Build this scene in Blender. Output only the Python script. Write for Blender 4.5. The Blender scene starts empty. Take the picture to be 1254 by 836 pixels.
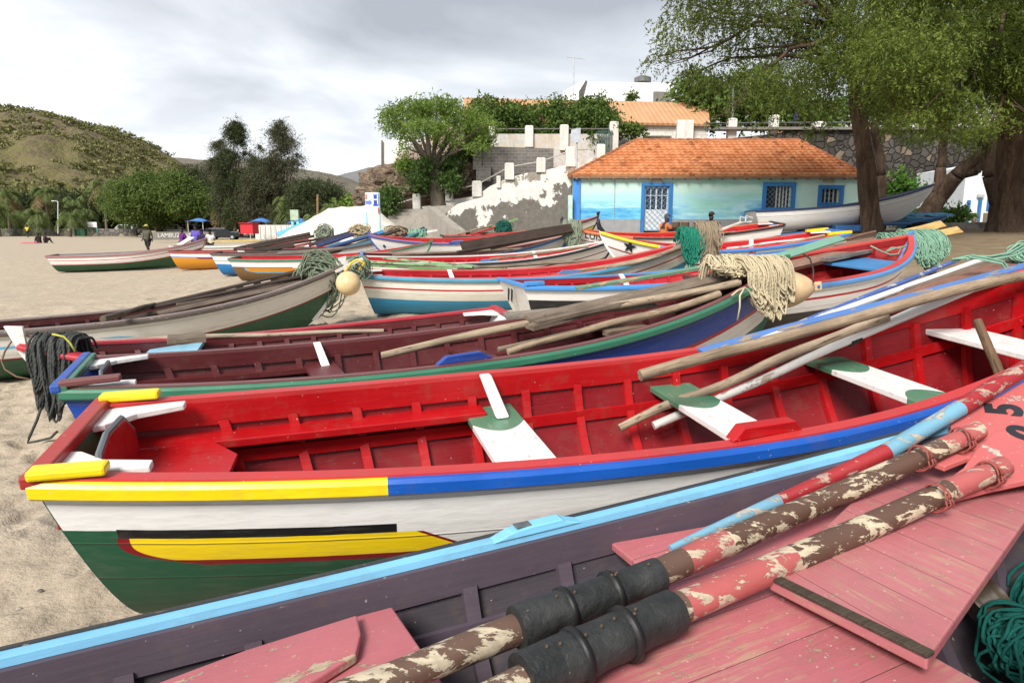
import bpy, bmesh, math, random
import numpy as np
from mathutils import Vector, Matrix, noise
PI = math.pi
R = math.radians
random.seed(7)
rng = np.random.default_rng(11)
SC = bpy.context.scene
COL = SC.collection
# ---------------------------------------------------------------- camera
H = 1.85; F = 836.0; TH = math.atan(143/836)
ct, st = math.cos(TH), math.sin(TH)
cd = bpy.data.cameras.new('camera'); cam = bpy.data.objects.new('camera', cd); COL.objects.link(cam)
cam.location = (0, 0, H); cam.rotation_euler = (PI/2-TH, 0, 0)
cd.sensor_width = 36; cd.lens = 36*F/1254; cd.clip_start = .05; cd.clip_end = 5000
SC.camera = cam
# ---------------------------------------------------------------- world: overcast sky
SUN_EL, SUN_AZ = 41, 205
W = bpy.data.worlds.new('World'); SC.world = W; W.use_nodes = True
wt = W.node_tree; wt.nodes.clear()
def wn(t, **k):
    n = wt.nodes.new(t)
    for a, b in k.items(): setattr(n, a, b)
    return n
wout = wn('ShaderNodeOutputWorld'); wbg = wn('ShaderNodeBackground'); wbg.inputs[1].default_value = .1
sky = wn('ShaderNodeTexSky', sky_type='NISHITA', sun_disc=False, sun_elevation=R(SUN_EL), sun_rotation=R(SUN_AZ), dust_density=2.0)
tc = wn('ShaderNodeTexCoord'); sep = wn('ShaderNodeSeparateXYZ')
wt.links.new(tc.outputs['Generated'], sep.inputs[0])
# project the view direction on a flat cloud layer
def wm(op, a, b=None, c=None):
    n = wn('ShaderNodeMath', operation=op)
    for i, s in enumerate((a, b, c)):
        if s is None: continue
        if isinstance(s, (int, float)): n.inputs[i].default_value = s
        else: wt.links.new(s, n.inputs[i])
    return n.outputs[0]
zc = wm('MAXIMUM', sep.outputs[2], 0.0)
dn = wm('ADD', zc, .16)
comb = wn('ShaderNodeCombineXYZ')
wt.links.new(wm('DIVIDE', sep.outputs[0], dn), comb.inputs[0]); wt.links.new(wm('DIVIDE', sep.outputs[1], dn), comb.inputs[1])
n1 = wn('ShaderNodeTexNoise'); n1.inputs['Scale'].default_value = .85; n1.inputs['Detail'].default_value = 7; n1.inputs['Roughness'].default_value = .5; n1.inputs['Distortion'].default_value = .35
wt.links.new(comb.outputs[0], n1.inputs['Vector'])
r1 = wn('ShaderNodeMapRange'); r1.inputs[1].default_value = .40; r1.inputs[2].default_value = .62
wt.links.new(n1.outputs[0], r1.inputs[0])
# thinner, brighter cloud towards the horizon and towards the left
hz = wn('ShaderNodeMapRange', interpolation_type='SMOOTHSTEP'); hz.inputs[1].default_value = .08; hz.inputs[2].default_value = .36
wt.links.new(sep.outputs[2], hz.inputs[0])
dens = wm('MULTIPLY', r1.outputs[0], .58)
dens = wm('ADD', dens, wm('MULTIPLY', hz.outputs[0], .78))
dens = wm('ADD', dens, wm('MULTIPLY', wm('ADD', sep.outputs[0], .12), .42)); dens_n = wn('ShaderNodeClamp'); wt.links.new(dens, dens_n.inputs[0])
ramp = wn('ShaderNodeValToRGB'); wt.links.new(dens_n.outputs[0], ramp.inputs[0])
e = ramp.color_ramp.elements; e[0].position = 0; e[0].color = (8.2, 8.3, 8.45, 1); e[1].position = 1; e[1].color = (3.1, 3.28, 3.6, 1)
m_ = ramp.color_ramp.elements.new(.45); m_.color = (5.5, 5.7, 6.05, 1)
mixw = wn('ShaderNodeMixRGB'); mixw.inputs[0].default_value = .93
wt.links.new(sky.outputs[0], mixw.inputs[1]); wt.links.new(ramp.outputs[0], mixw.inputs[2])
wt.links.new(mixw.outputs[0], wbg.inputs[0]); wt.links.new(wbg.outputs[0], wout.inputs[0])
# ---------------------------------------------------------------- sun (soft, behind cloud)
sd = bpy.data.lights.new('sun', 'SUN'); so = bpy.data.objects.new('sun', sd); COL.objects.link(so)
sd.energy = 3.4; sd.angle = R(22); sd.color = (1, .96, .9)
az = R(SUN_AZ)   # compass-like: direction towards the sun
sdir = Vector((math.sin(az)*math.cos(R(SUN_EL)), math.cos(az)*math.cos(R(SUN_EL)), math.sin(R(SUN_EL))))
so.rotation_euler = sdir.to_track_quat('Z', 'Y').to_euler()
vs = SC.view_settings; vs.view_transform = 'Standard'; vs.look = 'None'; vs.exposure = .74; vs.gamma = 1; vs.use_curve_mapping = False
SC.cycles.max_bounces = 6; SC.cycles.transparent_max_bounces = 6
# ---------------------------------------------------------------- pixel helpers (a point of the photograph -> a place)
def ray(u, v):
    dx = (u-627)/F; dy = (418-v)/F
    return Vector((dx, ct+dy*st, -st+dy*ct))
def Z(u, v, z):
    d = ray(u, v); k = (z-H)/d.z; return Vector((d.x*k, d.y*k, z))
def D(u, v, y):
    d = ray(u, v); k = y/d.y; return Vector((d.x*k, y, H+d.z*k))
def sstep(a, b, x):
    t = np.clip((x-a)/(b-a), 0, 1); return t*t*(3-2*t)
def ground(x, y):
    y2 = np.minimum(y, 46)
    p = .063*x+.035*y2-.105
    w = 1-sstep(20, 40, y)*(1-sstep(-12, -2, x))
    p = p*w
    p = np.where(p < 0, -.25*(1-np.exp(p/.25)), p)
    p = np.where(p > 1.3, 1.3+.5*(1-np.exp(-(p-1.3)/.5)), p)
    return p
def gz(x, y): return float(ground(np.float64(x), np.float64(y)))
# ---------------------------------------------------------------- shader helpers
def col(c): return (c[0], c[1], c[2], 1)
class NT:
    def __init__(s, name):
        s.m = bpy.data.materials.new(name); s.m.use_nodes = True; s.t = s.m.node_tree; s.t.nodes.clear()
        s.out = s.n('ShaderNodeOutputMaterial'); s.b = s.n('ShaderNodeBsdfPrincipled'); s.l(s.b.outputs[0], s.out.inputs[0])
        s.tc = s.n('ShaderNodeTexCoord')
    def n(s, t, **k):
        x = s.t.nodes.new(t)
        for a, b in k.items(): setattr(x, a, b)
        return x
    def l(s, a, b): s.t.links.new(a, b)
    def put(s, sock, v):
        if isinstance(v, (int, float)): sock.default_value = v
        elif isinstance(v, (tuple, list)):
            sock.default_value = col(v) if len(sock.default_value) == 4 else tuple(v[:3])
        else: s.l(v, sock)
    def math(s, op, a, b=None, c=None):
        x = s.n('ShaderNodeMath', operation=op)
        for i, q in enumerate((a, b, c)):
            if q is not None: s.put(x.inputs[i], q)
        return x.outputs[0]
    def mix(s, f, a, b, bt='MIX'):
        x = s.n('ShaderNodeMixRGB', blend_type=bt); s.put(x.inputs[0], f); s.put(x.inputs[1], a); s.put(x.inputs[2], b); return x.outputs[0]
    def noise(s, scale=5, detail=4, rough=.55, vec=None, stretch=None, dist=0):
        v = vec or s.tc.outputs['Object']
        if stretch:
            mp = s.n('ShaderNodeMapping'); s.l(v, mp.inputs[0]); mp.inputs['Scale'].default_value = stretch; v = mp.outputs[0]
        x = s.n('ShaderNodeTexNoise'); s.l(v, x.inputs['Vector']); x.inputs['Scale'].default_value = scale; x.inputs['Detail'].default_value = detail; x.inputs['Roughness'].default_value = rough; x.inputs['Distortion'].default_value = dist
        return x.outputs[0]
    def rng(s, v, a, b, c=0, d=1):
        x = s.n('ShaderNodeMapRange'); s.put(x.inputs[0], v); x.inputs[1].default_value = a; x.inputs[2].default_value = b; x.inputs[3].default_value = c; x.inputs[4].default_value = d; return x.outputs[0]
    def bump(s, h, strength=.3, dist=.01, prev=None):
        x = s.n('ShaderNodeBump'); x.inputs['Strength'].default_value = strength; x.inputs['Distance'].default_value = dist; s.l(h, x.inputs['Height'])
        if prev: s.l(prev, x.inputs['Normal'])
        return x.outputs[0]
    def fin(s, c, rough=.6, nrm=None, spec=None):
        s.put(s.b.inputs['Base Color'], c); s.put(s.b.inputs['Roughness'], rough)
        if nrm: s.l(nrm, s.b.inputs['Normal'])
        if spec is not None: s.b.inputs['Specular IOR Level'].default_value = spec
        return s.m
_mc = {}
def paint(c, wear=.35, under=(.30, .25, .19), rough=.42, grain=(1.5, 22, 22)):
    """old hand-brushed boat paint on wood: brush streaks, grime, small chips"""
    k = ('p', tuple(c), wear, tuple(under), rough, grain)
    if k in _mc: return _mc[k]
    n = NT('boat_paint')
    st_ = n.noise(2.2, 5, .6, stretch=grain)
    big = n.noise(2.1, 5, .6)
    c1 = n.mix(n.rng(big, .3, .75), tuple(x*.86 for x in c), tuple(min(1, x*1.08) for x in c))
    c1 = n.mix(n.math('MULTIPLY', n.rng(st_, .45, .8), .22), c1, tuple(x*.6 for x in c))
    grime = n.rng(n.noise(7, 6, .7), .52, .8)
    c1 = n.mix(n.math('MULTIPLY', grime, .38), c1, (.14, .10, .07))
    chip = n.rng(n.noise(14, 8, .72, stretch=(grain[0]*.5, 3, 3)), .80-.3*wear, .815-.3*wear)
    c2 = n.mix(chip, c1, under)
    spk = n.rng(n.noise(48, 2, .5), .735, .75)
    c2 = n.mix(n.math('MULTIPLY', spk, .7), c2, tuple(.5*(a+.5) for a in under))
    h = n.math('SUBTRACT', n.math('ADD', n.math('MULTIPLY', st_, .7), n.math('MULTIPLY', n.noise(5, 5), .8)), n.math('MULTIPLY', chip, .35))
    _mc[k] = n.fin(c2, n.rng(big, .3, .7, rough-.08, rough+.15), n.bump(h, .45, .006))
    return _mc[k]
def peel(c1, c2, amt=.5, scale=9, rough=.55, stretch=(.6, 1.6, 1.6)):
    k = ('q', tuple(c1), tuple(c2), amt, scale)
    if k in _mc: return _mc[k]
    n = NT('peeling_paint')
    a = n.noise(scale, 8, .68, stretch=stretch, dist=.4)
    m = n.rng(a, .62-.2*amt, .635-.2*amt)
    b = n.noise(3, 5)
    base = n.mix(n.rng(b, .3, .7), tuple(x*.8 for x in c1), c1)
    un = n.mix(n.rng(n.noise(12, 5, .6, stretch=(1, 6, 6)), .4, .75), c2, tuple(x*.55 for x in c2))
    sp = n.rng(n.noise(60, 3), .68, .7)
    cc = n.mix(m, base, un); cc = n.mix(n.math('MULTIPLY', sp, .6), cc, c2)
    _mc[k] = n.fin(cc, rough, n.bump(n.math('SUBTRACT', n.math('MULTIPLY', n.noise(10, 6, .6, stretch=(.5, 4, 4)), .6), n.math('MULTIPLY', m, .6)), .6, .006))
    return _mc[k]
def wood(c, c2, rough=.75, knots=True):
    """grey weathered driftwood / pole; grain runs along local x"""
    k = ('w', tuple(c), tuple(c2))
    if k in _mc: return _mc[k]
    n = NT('weathered_wood')
    g = n.noise(6, 7, .65, stretch=(.7, 14, 14), dist=.6); b = n.noise(3, 4)
    cc = n.mix(n.rng(g, .35, .68), c, c2); cc = n.mix(n.rng(b, .35, .75, 0, .6), cc, tuple(x*.55 for x in c2))
    dk = n.rng(n.noise(11, 5, .6, stretch=(1, 2.5, 2.5)), .62, .7)
    cc = n.mix(n.math('MULTIPLY', dk, .75), cc, (.05, .028, .016)); ck = n.rng(n.noise(3.2, 4, .5, stretch=(.35, 22, 22), dist=.8), .60, .64); cc = n.mix(n.math('MULTIPLY', ck, .8), cc, (.045, .03, .02)); pa = n.rng(n.noise(4.5, 6, .7, stretch=(.6, 2, 2)), .45, .7); cc = n.mix(n.math('MULTIPLY', pa, .4), cc, tuple(x*.4 for x in c2))
    _mc[k] = n.fin(cc, rough, n.bump(n.math('ADD', g, n.math('MULTIPLY', n.noise(5, 3), .8)), .7, .008), .3)
    return _mc[k]
def plain(c, rough=.6, var=.2, scale=4, bump=.2, bs=20, metal=0, spec=.4):
    k = ('s', tuple(c), rough, var, scale, bump, bs, metal)
    if k in _mc: return _mc[k]
    n = NT('surface'); a = n.noise(scale, 5)
    n.b.inputs['Metallic'].default_value = metal
    _mc[k] = n.fin(n.mix(n.rng(a, .3, .7), tuple(x*(1-var) for x in c), tuple(min(1, x*(1+var)) for x in c)), rough, n.bump(n.noise(bs, 4), bump, .01), spec)
    return _mc[k]
def leafmat(c1, c2, c3=None, trans=.35):
    n = NT('foliage'); a = n.noise(.55, 3); b = n.noise(5, 3)
    g = n.n('ShaderNodeNewGeometry')
    cc = n.mix(n.rng(a, .35, .65), c1, c2); cc = n.mix(n.rng(b, .45, .75, 0, .5), cc, c3 or tuple(min(1, x*1.6) for x in c2))
    rnd = g.outputs['Random Per Island']
    cc = n.mix(.75, cc, n.mix(rnd, tuple(x*.45 for x in c1), tuple(x*1.6 for x in c2)), 'MIX') if c3 is None else n.mix(n.math('MULTIPLY', rnd, .6), cc, c3)
    n.fin(cc, .55, None, .25)
    tr = n.n('ShaderNodeBsdfTranslucent'); n.put(tr.inputs[0], cc)
    ms = n.n('ShaderNodeMixShader'); ms.inputs[0].default_value = trans
    n.l(n.b.outputs[0], ms.inputs[1]); n.l(tr.outputs[0], ms.inputs[2]); n.l(ms.outputs[0], n.out.inputs[0])
    return n.m
# ---------------------------------------------------------------- mesh helpers
class MB:
    def __init__(s): s.v = []; s.f = []; s.mi = []; s.uv = None
    def add(s, vs, fs, mi=0):
        o = len(s.v); s.v += [tuple(p) for p in vs]; s.f += [tuple(o+i for i in f) for f in fs]; s.mi += [mi]*len(fs)
    def box(s, c, d, M=None, mi=0, taper=None):
        x, y, z = (q/2 for q in d); P = []
        for k in (-1, 1):
            tp = 1 if (taper is None or k < 0) else taper
            for i, j in ((-1, -1), (1, -1), (1, 1), (-1, 1)):
                p = Vector((i*x*tp, j*y*tp, k*z)); p = (M @ p if M else p)+Vector(c); P.append(p)
        s.add(P, [(3, 2, 1, 0), (4, 5, 6, 7), (0, 1, 5, 4), (1, 2, 6, 5), (2, 3, 7, 6), (3, 0, 4, 7)], mi)
    def tube(s, pts, r, seg=8, cap=True, mi=0, sq=1):
        pts = [Vector(p) for p in pts]; n = len(pts)
        if not isinstance(r, (list, tuple)): r = [r]*n
        V = []; up = Vector((0, 0, 1))
        for i, p in enumerate(pts):
            t = (pts[min(i+1, n-1)]-pts[max(i-1, 0)])
            t = t.normalized() if t.length > 1e-9 else Vector((1, 0, 0))
            if i == 0:
                a = t.cross(up)
                if a.length < .1: a = t.cross(Vector((1, 0, 0)))
            else: a = a-t*a.dot(t)
            a.normalize(); b = a.cross(t)
            for k in range(seg):
                w = 2*PI*k/seg; V.append(p+(a*math.cos(w)+b*math.sin(w)*sq)*r[i])
        Fc = [(i*seg+k, i*seg+(k+1) % seg, (i+1)*seg+(k+1) % seg, (i+1)*seg+k) for i in range(n-1) for k in range(seg)]
        if cap: Fc += [tuple(range(seg-1, -1, -1)), tuple((n-1)*seg+k for k in range(seg))]
        s.add(V, Fc, mi)
    def grid(s, P, mi=0, close=False):
        n = len(P); m = len(P[0]); V = [p for row in P for p in row]; mm = m if close else m-1
        s.add(V, [(i*m+j, i*m+(j+1) % m, (i+1)*m+(j+1) % m, (i+1)*m+j) for i in range(n-1) for j in range(mm)], mi)
    def prism(s, poly, d, mi=0):
        """polygon (list of Vectors) extruded by vector d"""
        n = len(poly); d = Vector(d); P = [Vector(p) for p in poly]
        s.add(P+[p+d for p in P], [tuple(range(n-1, -1, -1)), tuple(range(n, 2*n))]+[(i, (i+1) % n, n+(i+1) % n, n+i) for i in range(n)], mi)
    def sweep(s, path, prof, mi=0, up=Vector((0, 0, 1)), out=None):
        """sweep 2-D profile (o, z) along path; o along horizontal outward normal"""
        rows = []; n = len(path)
        for i, p in enumerate(path):
            t = (path[min(i+1, n-1)]-path[max(i-1, 0)]).normalized(); o = t.cross(up).normalized()
            if out is not None and o.dot(out) < 0: o = -o
            rows.append([p+o*a+up*b for a, b in prof])
        s.grid(rows, mi, close=True); m = len(prof); o = len(s.v)-n*m
        s.f += [tuple(o+k for k in range(m)), tuple(o+(n-1)*m+k for k in range(m-1, -1, -1))]; s.mi += [mi, mi]
    def build(s, name, mats, parent=None, smooth=False, bevel=0, M=None, auto=None):
        me = bpy.data.meshes.new(name); me.from_pydata(s.v, [], s.f)
        if not isinstance(mats, (list, tuple)): mats = [mats]
        for m in mats: me.materials.append(m)
        if len(mats) > 1: me.polygons.foreach_set('material_index', s.mi)
        bm = bmesh.new(); bm.from_mesh(me); bmesh.ops.recalc_face_normals(bm, faces=bm.faces); bm.to_mesh(me); bm.free()
        if smooth: me.polygons.foreach_set('use_smooth', [True]*len(me.polygons))
        if auto: me.set_sharp_from_angle(angle=R(auto))
        o = bpy.data.objects.new(name, me); COL.objects.link(o)
        if M is not None: o.matrix_world = M
        if parent: o.parent = parent
        if bevel:
            b = o.modifiers.new('bevel', 'BEVEL'); b.width = bevel; b.segments = 2; b.limit_method = 'ANGLE'
        return o
def tag(o, label=None, cat=None, group=None, kind=None):
    if label: o['label'] = label
    if cat: o['category'] = cat
    if group: o['group'] = group
    if kind: o['kind'] = kind
    return o
def empty(name, loc, label, cat, group=None, M=None):
    o = bpy.data.objects.new(name, None); COL.objects.link(o); o.empty_display_size = .2
    o.matrix_world = M if M is not None else Matrix.Translation(loc)
    return tag(o, label, cat, group)
def frame_x(p0, p1, roll=0):
    """matrix with origin p0 and x axis towards p1"""
    x = (p1-p0).normalized(); y = Vector((0, 0, 1)).cross(x)
    if y.length < 1e-4: y = Vector((0, 1, 0))
    y.normalize(); z = x.cross(y)
    M = Matrix((x, y, z)).transposed().to_4x4() @ Matrix.Rotation(roll, 4, 'X'); M.translation = p0
    return M
def fastmesh(name, V, Fq, mat, parent=None, nv=4, loc=None):
    """V (n,3) numpy, Fq (m,nv) int numpy"""
    me = bpy.data.meshes.new(name); me.vertices.add(len(V)); me.vertices.foreach_set('co', V.astype(np.float32).ravel())
    m = len(Fq); me.loops.add(m*nv); me.loops.foreach_set('vertex_index', Fq.astype(np.int32).ravel())
    me.polygons.add(m); me.polygons.foreach_set('loop_start', np.arange(0, m*nv, nv, dtype=np.int32))
    try: me.polygons.foreach_set('loop_total', np.full(m, nv, dtype=np.int32))
    except Exception: pass
    me.update(calc_edges=True); me.materials.append(mat)
    o = bpy.data.objects.new(name, me); COL.objects.link(o)
    if loc is not None: o.location = loc
    if parent: o.parent = parent
    return o
def text(body, size, mat, M, parent, name='lettering', ext=.004, bold=0):
    cu = bpy.data.curves.new(name, 'FONT'); cu.body = body; cu.size = size; cu.extrude = ext; cu.align_x = 'CENTER'; cu.align_y = 'CENTER'; cu.offset = bold
    o = bpy.data.objects.new(name, cu); COL.objects.link(o); dg = bpy.context.evaluated_depsgraph_get()
    me = bpy.data.meshes.new_from_object(o.evaluated_get(dg)); bpy.data.objects.remove(o)
    me.materials.clear(); me.materials.append(mat)
    o = bpy.data.objects.new(name, me); COL.objects.link(o); o.matrix_world = M
    if parent: o.parent = parent
    return o
def under(o, root):
    """parent keeping world placement"""
    o.parent = root; o.matrix_parent_inverse = root.matrix_world.inverted(); return o
# value noise for terrain
_lat = rng.random((256, 256))
def vnoise(x, y):
    xi = np.floor(x).astype(int); yi = np.floor(y).astype(int); fx = x-xi; fy = y-yi; fx = fx*fx*(3-2*fx); fy = fy*fy*(3-2*fy)
    g = lambda a, b: _lat[a & 255, b & 255]
    return (g(xi, yi)*(1-fx)+g(xi+1, yi)*fx)*(1-fy)+(g(xi, yi+1)*(1-fx)+g(xi+1, yi+1)*fx)*fy
def fbm(x, y, o=4, g=.5):
    s = 0; a = 1; t = 0
    for i in range(o): s = s+a*vnoise(x*2**i+17*i, y*2**i+31*i); t += a; a *= g
    return s/t
# ================================================================ TERRAIN
def axis(dense, lo, hi, n_in, far, n_out):
    a = np.linspace(lo, hi, n_in); k = np.geomspace(.06, far, n_out)
    return np.unique(np.concatenate([lo-k[::-1], a, hi+k]))
xs = axis(0, -9, 4, 360, 900, 110); ys = axis(0, 1.0, 15, 380, 1500, 130)
ys = ys[ys > -30]
X, Y = np.meshgrid(xs, ys)
Zg = ground(X, Y)
near = 1-sstep(18, 40, Y)
Zg = Zg+near*((fbm(X*.9, Y*1.1, 3)-.5)*.10+(fbm(X*3.7+5, Y*4.1, 4, .55)-.5)*.115+(fbm(X*13, Y*14+3, 3)-.5)*.020)
Zg = Zg+(1-near)*(fbm(X*.35, Y*.35, 3)-.5)*.10*(Y < 60)
for i in range(520):                                   # footprints and scuffs in the sand
    if i < 330: fx, fy = random.uniform(-8, -1), random.uniform(2.2, 12)
    else: fx, fy = random.uniform(-14, 8), random.uniform(6, 22)
    a = random.uniform(0, PI); rx, ry = random.uniform(.10, .17), random.uniform(.05, .08); dp = random.uniform(.02, .06)
    ix = np.where(abs(xs-fx) < .5)[0]; iy = np.where(abs(ys-fy) < .5)[0]
    if len(ix) < 2 or len(iy) < 2: continue
    sl = np.s_[iy[0]:iy[-1]+1, ix[0]:ix[-1]+1]; dx = X[sl]-fx; dy = Y[sl]-fy
    u = (dx*math.cos(a)+dy*math.sin(a))/rx; v = (-dx*math.sin(a)+dy*math.cos(a))/ry; r2 = u*u+v*v
    Zg[sl] += -dp*np.exp(-r2)+dp*.6*np.exp(-(np.sqrt(r2)-1.7)**2*3)
nr, nc = X.shape
idx = np.arange(nr*nc).reshape(nr, nc)
Fq = np.stack([idx[:-1, :-1], idx[:-1, 1:], idx[1:, 1:], idx[1:, :-1]], -1).reshape(-1, 4)
n = NT('beach_sand')
big = n.noise(.35, 5); mid = n.noise(2.5, 6, .6); fine = n.noise(60, 5, .7); gr = n.noise(420, 2)
sand = n.mix(n.rng(mid, .3, .7), (.38, .315, .235), (.50, .42, .32)); sand = n.mix(n.rng(big, .35, .7, 0, .5), sand, (.43, .36, .275))
sand = n.mix(n.rng(fine, .4, .8, 0, .6), sand, (.30, .235, .165)); sand = n.mix(n.rng(gr, .55, .8, 0, .45), sand, (.18, .14, .10))
dk = n.rng(n.noise(4.5, 6, .7), .66, .72); sand = n.mix(n.math('MULTIPLY', dk, .35), sand, (.2, .15, .1))
sx = n.n('ShaderNodeSeparateXYZ'); n.l(n.tc.outputs['Object'], sx.inputs[0])
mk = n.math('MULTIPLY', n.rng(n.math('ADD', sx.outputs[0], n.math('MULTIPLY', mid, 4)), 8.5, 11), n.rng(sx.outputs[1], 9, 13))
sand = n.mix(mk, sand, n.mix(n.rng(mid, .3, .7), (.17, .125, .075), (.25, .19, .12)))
pv = n.math('MULTIPLY', n.rng(sx.outputs[1], 27.2, 27.8), n.rng(sx.outputs[0], -4, -3)); sand = n.mix(pv, sand, (.27, .245, .21))
hb_ = n.math('ADD', n.math('ADD', n.math('MULTIPLY', n.noise(22, 6, .65), .9), n.math('MULTIPLY', fine, .5)), n.math('MULTIPLY', n.noise(3.4, 4, .6), 3.2))
msand = n.fin(sand, .95, n.bump(hb_, .65, .03), .15)
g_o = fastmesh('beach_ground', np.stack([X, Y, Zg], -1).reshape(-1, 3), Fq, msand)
g_o.data.polygons.foreach_set('use_smooth', [True]*len(g_o.data.polygons)); tag(g_o, kind='structure')
# ---------------------------------------------------------------- hills
def profile_hill(name, y0, yr, y1, prof, mat, nx=150, ny=90, amp=.08, seed=0, xpad=0):
    us = np.array([p[0] for p in prof], float); vv = np.array([p[1] for p in prof], float)
    xx = (np.linspace(us[0], us[-1], nx)-627)/F; yy = np.linspace(y0, y1, ny)
    P = np.zeros((ny, nx, 3)); d0 = ct
    crest = np.interp(np.linspace(us[0], us[-1], nx), us, vv)
    for j, y in enumerate(yy):
        # crest height measured at the ridge distance
        dy = (418-crest)/F; k = yr/(ct+dy*st); zc_ = H+(-st+dy*ct)*k; xr = xx*k
        f = np.clip((y-y0)/(yr-y0), 0, 1); fb = np.clip((y1-y)/(y1-yr), 0, 1)
        w = np.sin(f*PI/2)**1.15 if y <= yr else np.sin(fb*PI/2)
        nz = (fbm(xr/(yr*.05)+seed, np.full(nx, y)/(yr*.05), 5, .55)-.5)*zc_.max()*amp*2*np.sin(np.clip(f, 0, 1)*PI)**.6 if y <= yr else 0
        nz2 = (fbm(xr/(yr*.012)+seed, np.full(nx, y)/(yr*.012), 4, .6)-.5)*zc_.max()*amp*.45
        P[j, :, 0] = xr*(.55+.45*y/yr); P[j, :, 1] = y; P[j, :, 2] = zc_*w+nz+nz2*w-.5
    id2 = np.arange(ny*nx).reshape(ny, nx); fq = np.stack([id2[:-1, :-1], id2[:-1, 1:], id2[1:, 1:], id2[1:, :-1]], -1).reshape(-1, 4)
    o = fastmesh(name, P.reshape(-1, 3), fq, mat); o.data.polygons.foreach_set('use_smooth', [True]*len(o.data.polygons)); tag(o, kind='structure')
    return P
def hillmat(a, b, c, d, sc=.02, lo=None, h=45):
    n = NT('dry_hillside'); big = n.noise(sc, 6, .65); mid = n.noise(sc*6, 6, .7); f = n.noise(sc*25, 5, .7)
    x = n.mix(n.rng(big, .4, .6), a, b); x = n.mix(n.rng(mid, .48, .6), x, c); x = n.mix(n.rng(f, .5, .65, 0, .8), x, d)
    if lo:
        sp = n.n('ShaderNodeSeparateXYZ'); n.l(n.tc.outputs['Object'], sp.inputs[0]); x = n.mix(n.math('MULTIPLY', n.rng(n.math('ADD', sp.outputs[2], n.math('MULTIPLY', n.math('SUBTRACT', big, .5), 60)), h+8, h-8), n.rng(mid, .62, .5, .1, .7)), x, lo)
    return n.fin(x, .95, n.bump(n.math('ADD', mid, n.math('MULTIPLY', f, .5)), 1, 3), .1)
HP = profile_hill('near_hill', 190, 430, 640, [(-420, 150), (-200, 140), (-60, 142), (0, 142), (60, 143), (100, 150), (130, 160), (160, 167), (190, 181), (210, 194), (240, 212), (300, 240), (360, 262)], hillmat((.27, .19, .145), (.19, .16, .09), (.15, .105, .08), (.09, .09, .04), lo=(.165, .155, .058), h=46), nx=220, ny=110, amp=.08)
FP = profile_hill('far_ridge', 600, 1000, 1300, [(120, 215), (200, 194), (260, 198), (330, 199), (370, 208), (400, 213), (430, 220), (460, 232), (500, 245)], hillmat((.20, .17, .15), (.15, .14, .10), (.17, .14, .12), (.11, .115, .06), .008), amp=.06, seed=9)
FP2 = profile_hill('distant_ridge', 900, 1600, 1900, [(330, 235), (380, 226), (430, 215), (460, 207), (490, 206), (560, 210), (700, 215)], hillmat((.20, .20, .21), (.17, .17, .175), (.19, .18, .18), (.15, .16, .14), .006), amp=.04, seed=3)
def quads_at(C, S, rg, up=0.0, aspect=1.0):
    """random leaf quads: centres C (n,3), half size S (n,)"""
    n = len(C); a = rg.normal(size=(n, 3)); a[:, 2] *= (1-up); a /= np.linalg.norm(a, axis=1)[:, None]
    b = rg.normal(size=(n, 3)); b -= (a*b).sum(1)[:, None]*a; b /= np.linalg.norm(b, axis=1)[:, None]
    a = a*S[:, None]; b = b*S[:, None]*aspect
    V = np.stack([C-a-b*.6, C+a*.1-b, C+a+b*.2, C-a*.2+b], 1).reshape(-1, 3)
    return V, np.arange(n*4).reshape(-1, 4)
# scrub bushes scattered over the near hill
ny, nx = HP.shape[:2]; N = 9000
jj = rng.integers(4, int(ny*.57), N); ii = rng.integers(2, nx-2, N); cen = HP[jj, ii]+rng.normal(size=(N, 3))*np.array([1.2, 2, 0])
hh_ = cen[:, 2]/HP[:, :, 2].max(); msk = (fbm(cen[:, 0]*.04, cen[:, 1]*.04, 4)+.34*(.62-hh_)) > .46; cen = cen[msk]; N = len(cen)
C = np.repeat(cen, 22, 0); rs_ = np.repeat(rng.uniform(.7, 2.3, N), 22)
C = C+rng.normal(size=C.shape)*rs_[:, None]*np.array([.62, .62, .28])+np.array([0, 0, .8])
V_, F_ = quads_at(C, rng.uniform(.2, .5, len(C))*np.sqrt(rs_), rng)
so_ = fastmesh('hillside_scrub', V_, F_, leafmat((.085, .09, .032), (.175, .175, .06), trans=.2)); tag(so_, 'low green thorn scrub spotted over the dry hillside', 'scrub', kind='stuff')
# ================================================================ TREES
def limb(m, p0, p1, r0, r1, wob=.08, n=7, seg=7, sag=0):
    p0 = Vector(p0); p1 = Vector(p1); L = (p1-p0).length; P = []; o = Vector([random.uniform(-50, 50) for _ in range(3)])
    for i in range(n):
        t = i/(n-1); q = p0.lerp(p1, t); w = math.sin(PI*t)
        q += noise.noise_vector(o+q*(1.6/max(L, .5)))*L*wob*w; q.z += sag*math.sin(PI*t)
        P.append(q)
    m.tube(P, [r0+(r1-r0)*(i/(n-1)) for i in range(n)], seg); return P
def bark(c1, c2, sc=1.0):
    n = NT('bark'); g = n.noise(5*sc, 7, .7, stretch=(1, 1, .18), dist=.8); f = n.noise(28*sc, 5, .7, stretch=(1, 1, .4))
    x = n.mix(n.rng(g, .35, .65), c1, c2); x = n.mix(n.rng(f, .45, .75, 0, .6), x, tuple(q*.4 for q in c1))
    return n.fin(x, .9, n.bump(n.math('ADD', g, n.math('MULTIPLY', f, .5)), 1, .09), .15)
BARK = bark((.060, .038, .026), (.17, .115, .08)); BARKG = bark((.10, .08, .06), (.25, .21, .165)); PALMB = bark((.12, .10, .08), (.24, .20, .16), .6)
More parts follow.
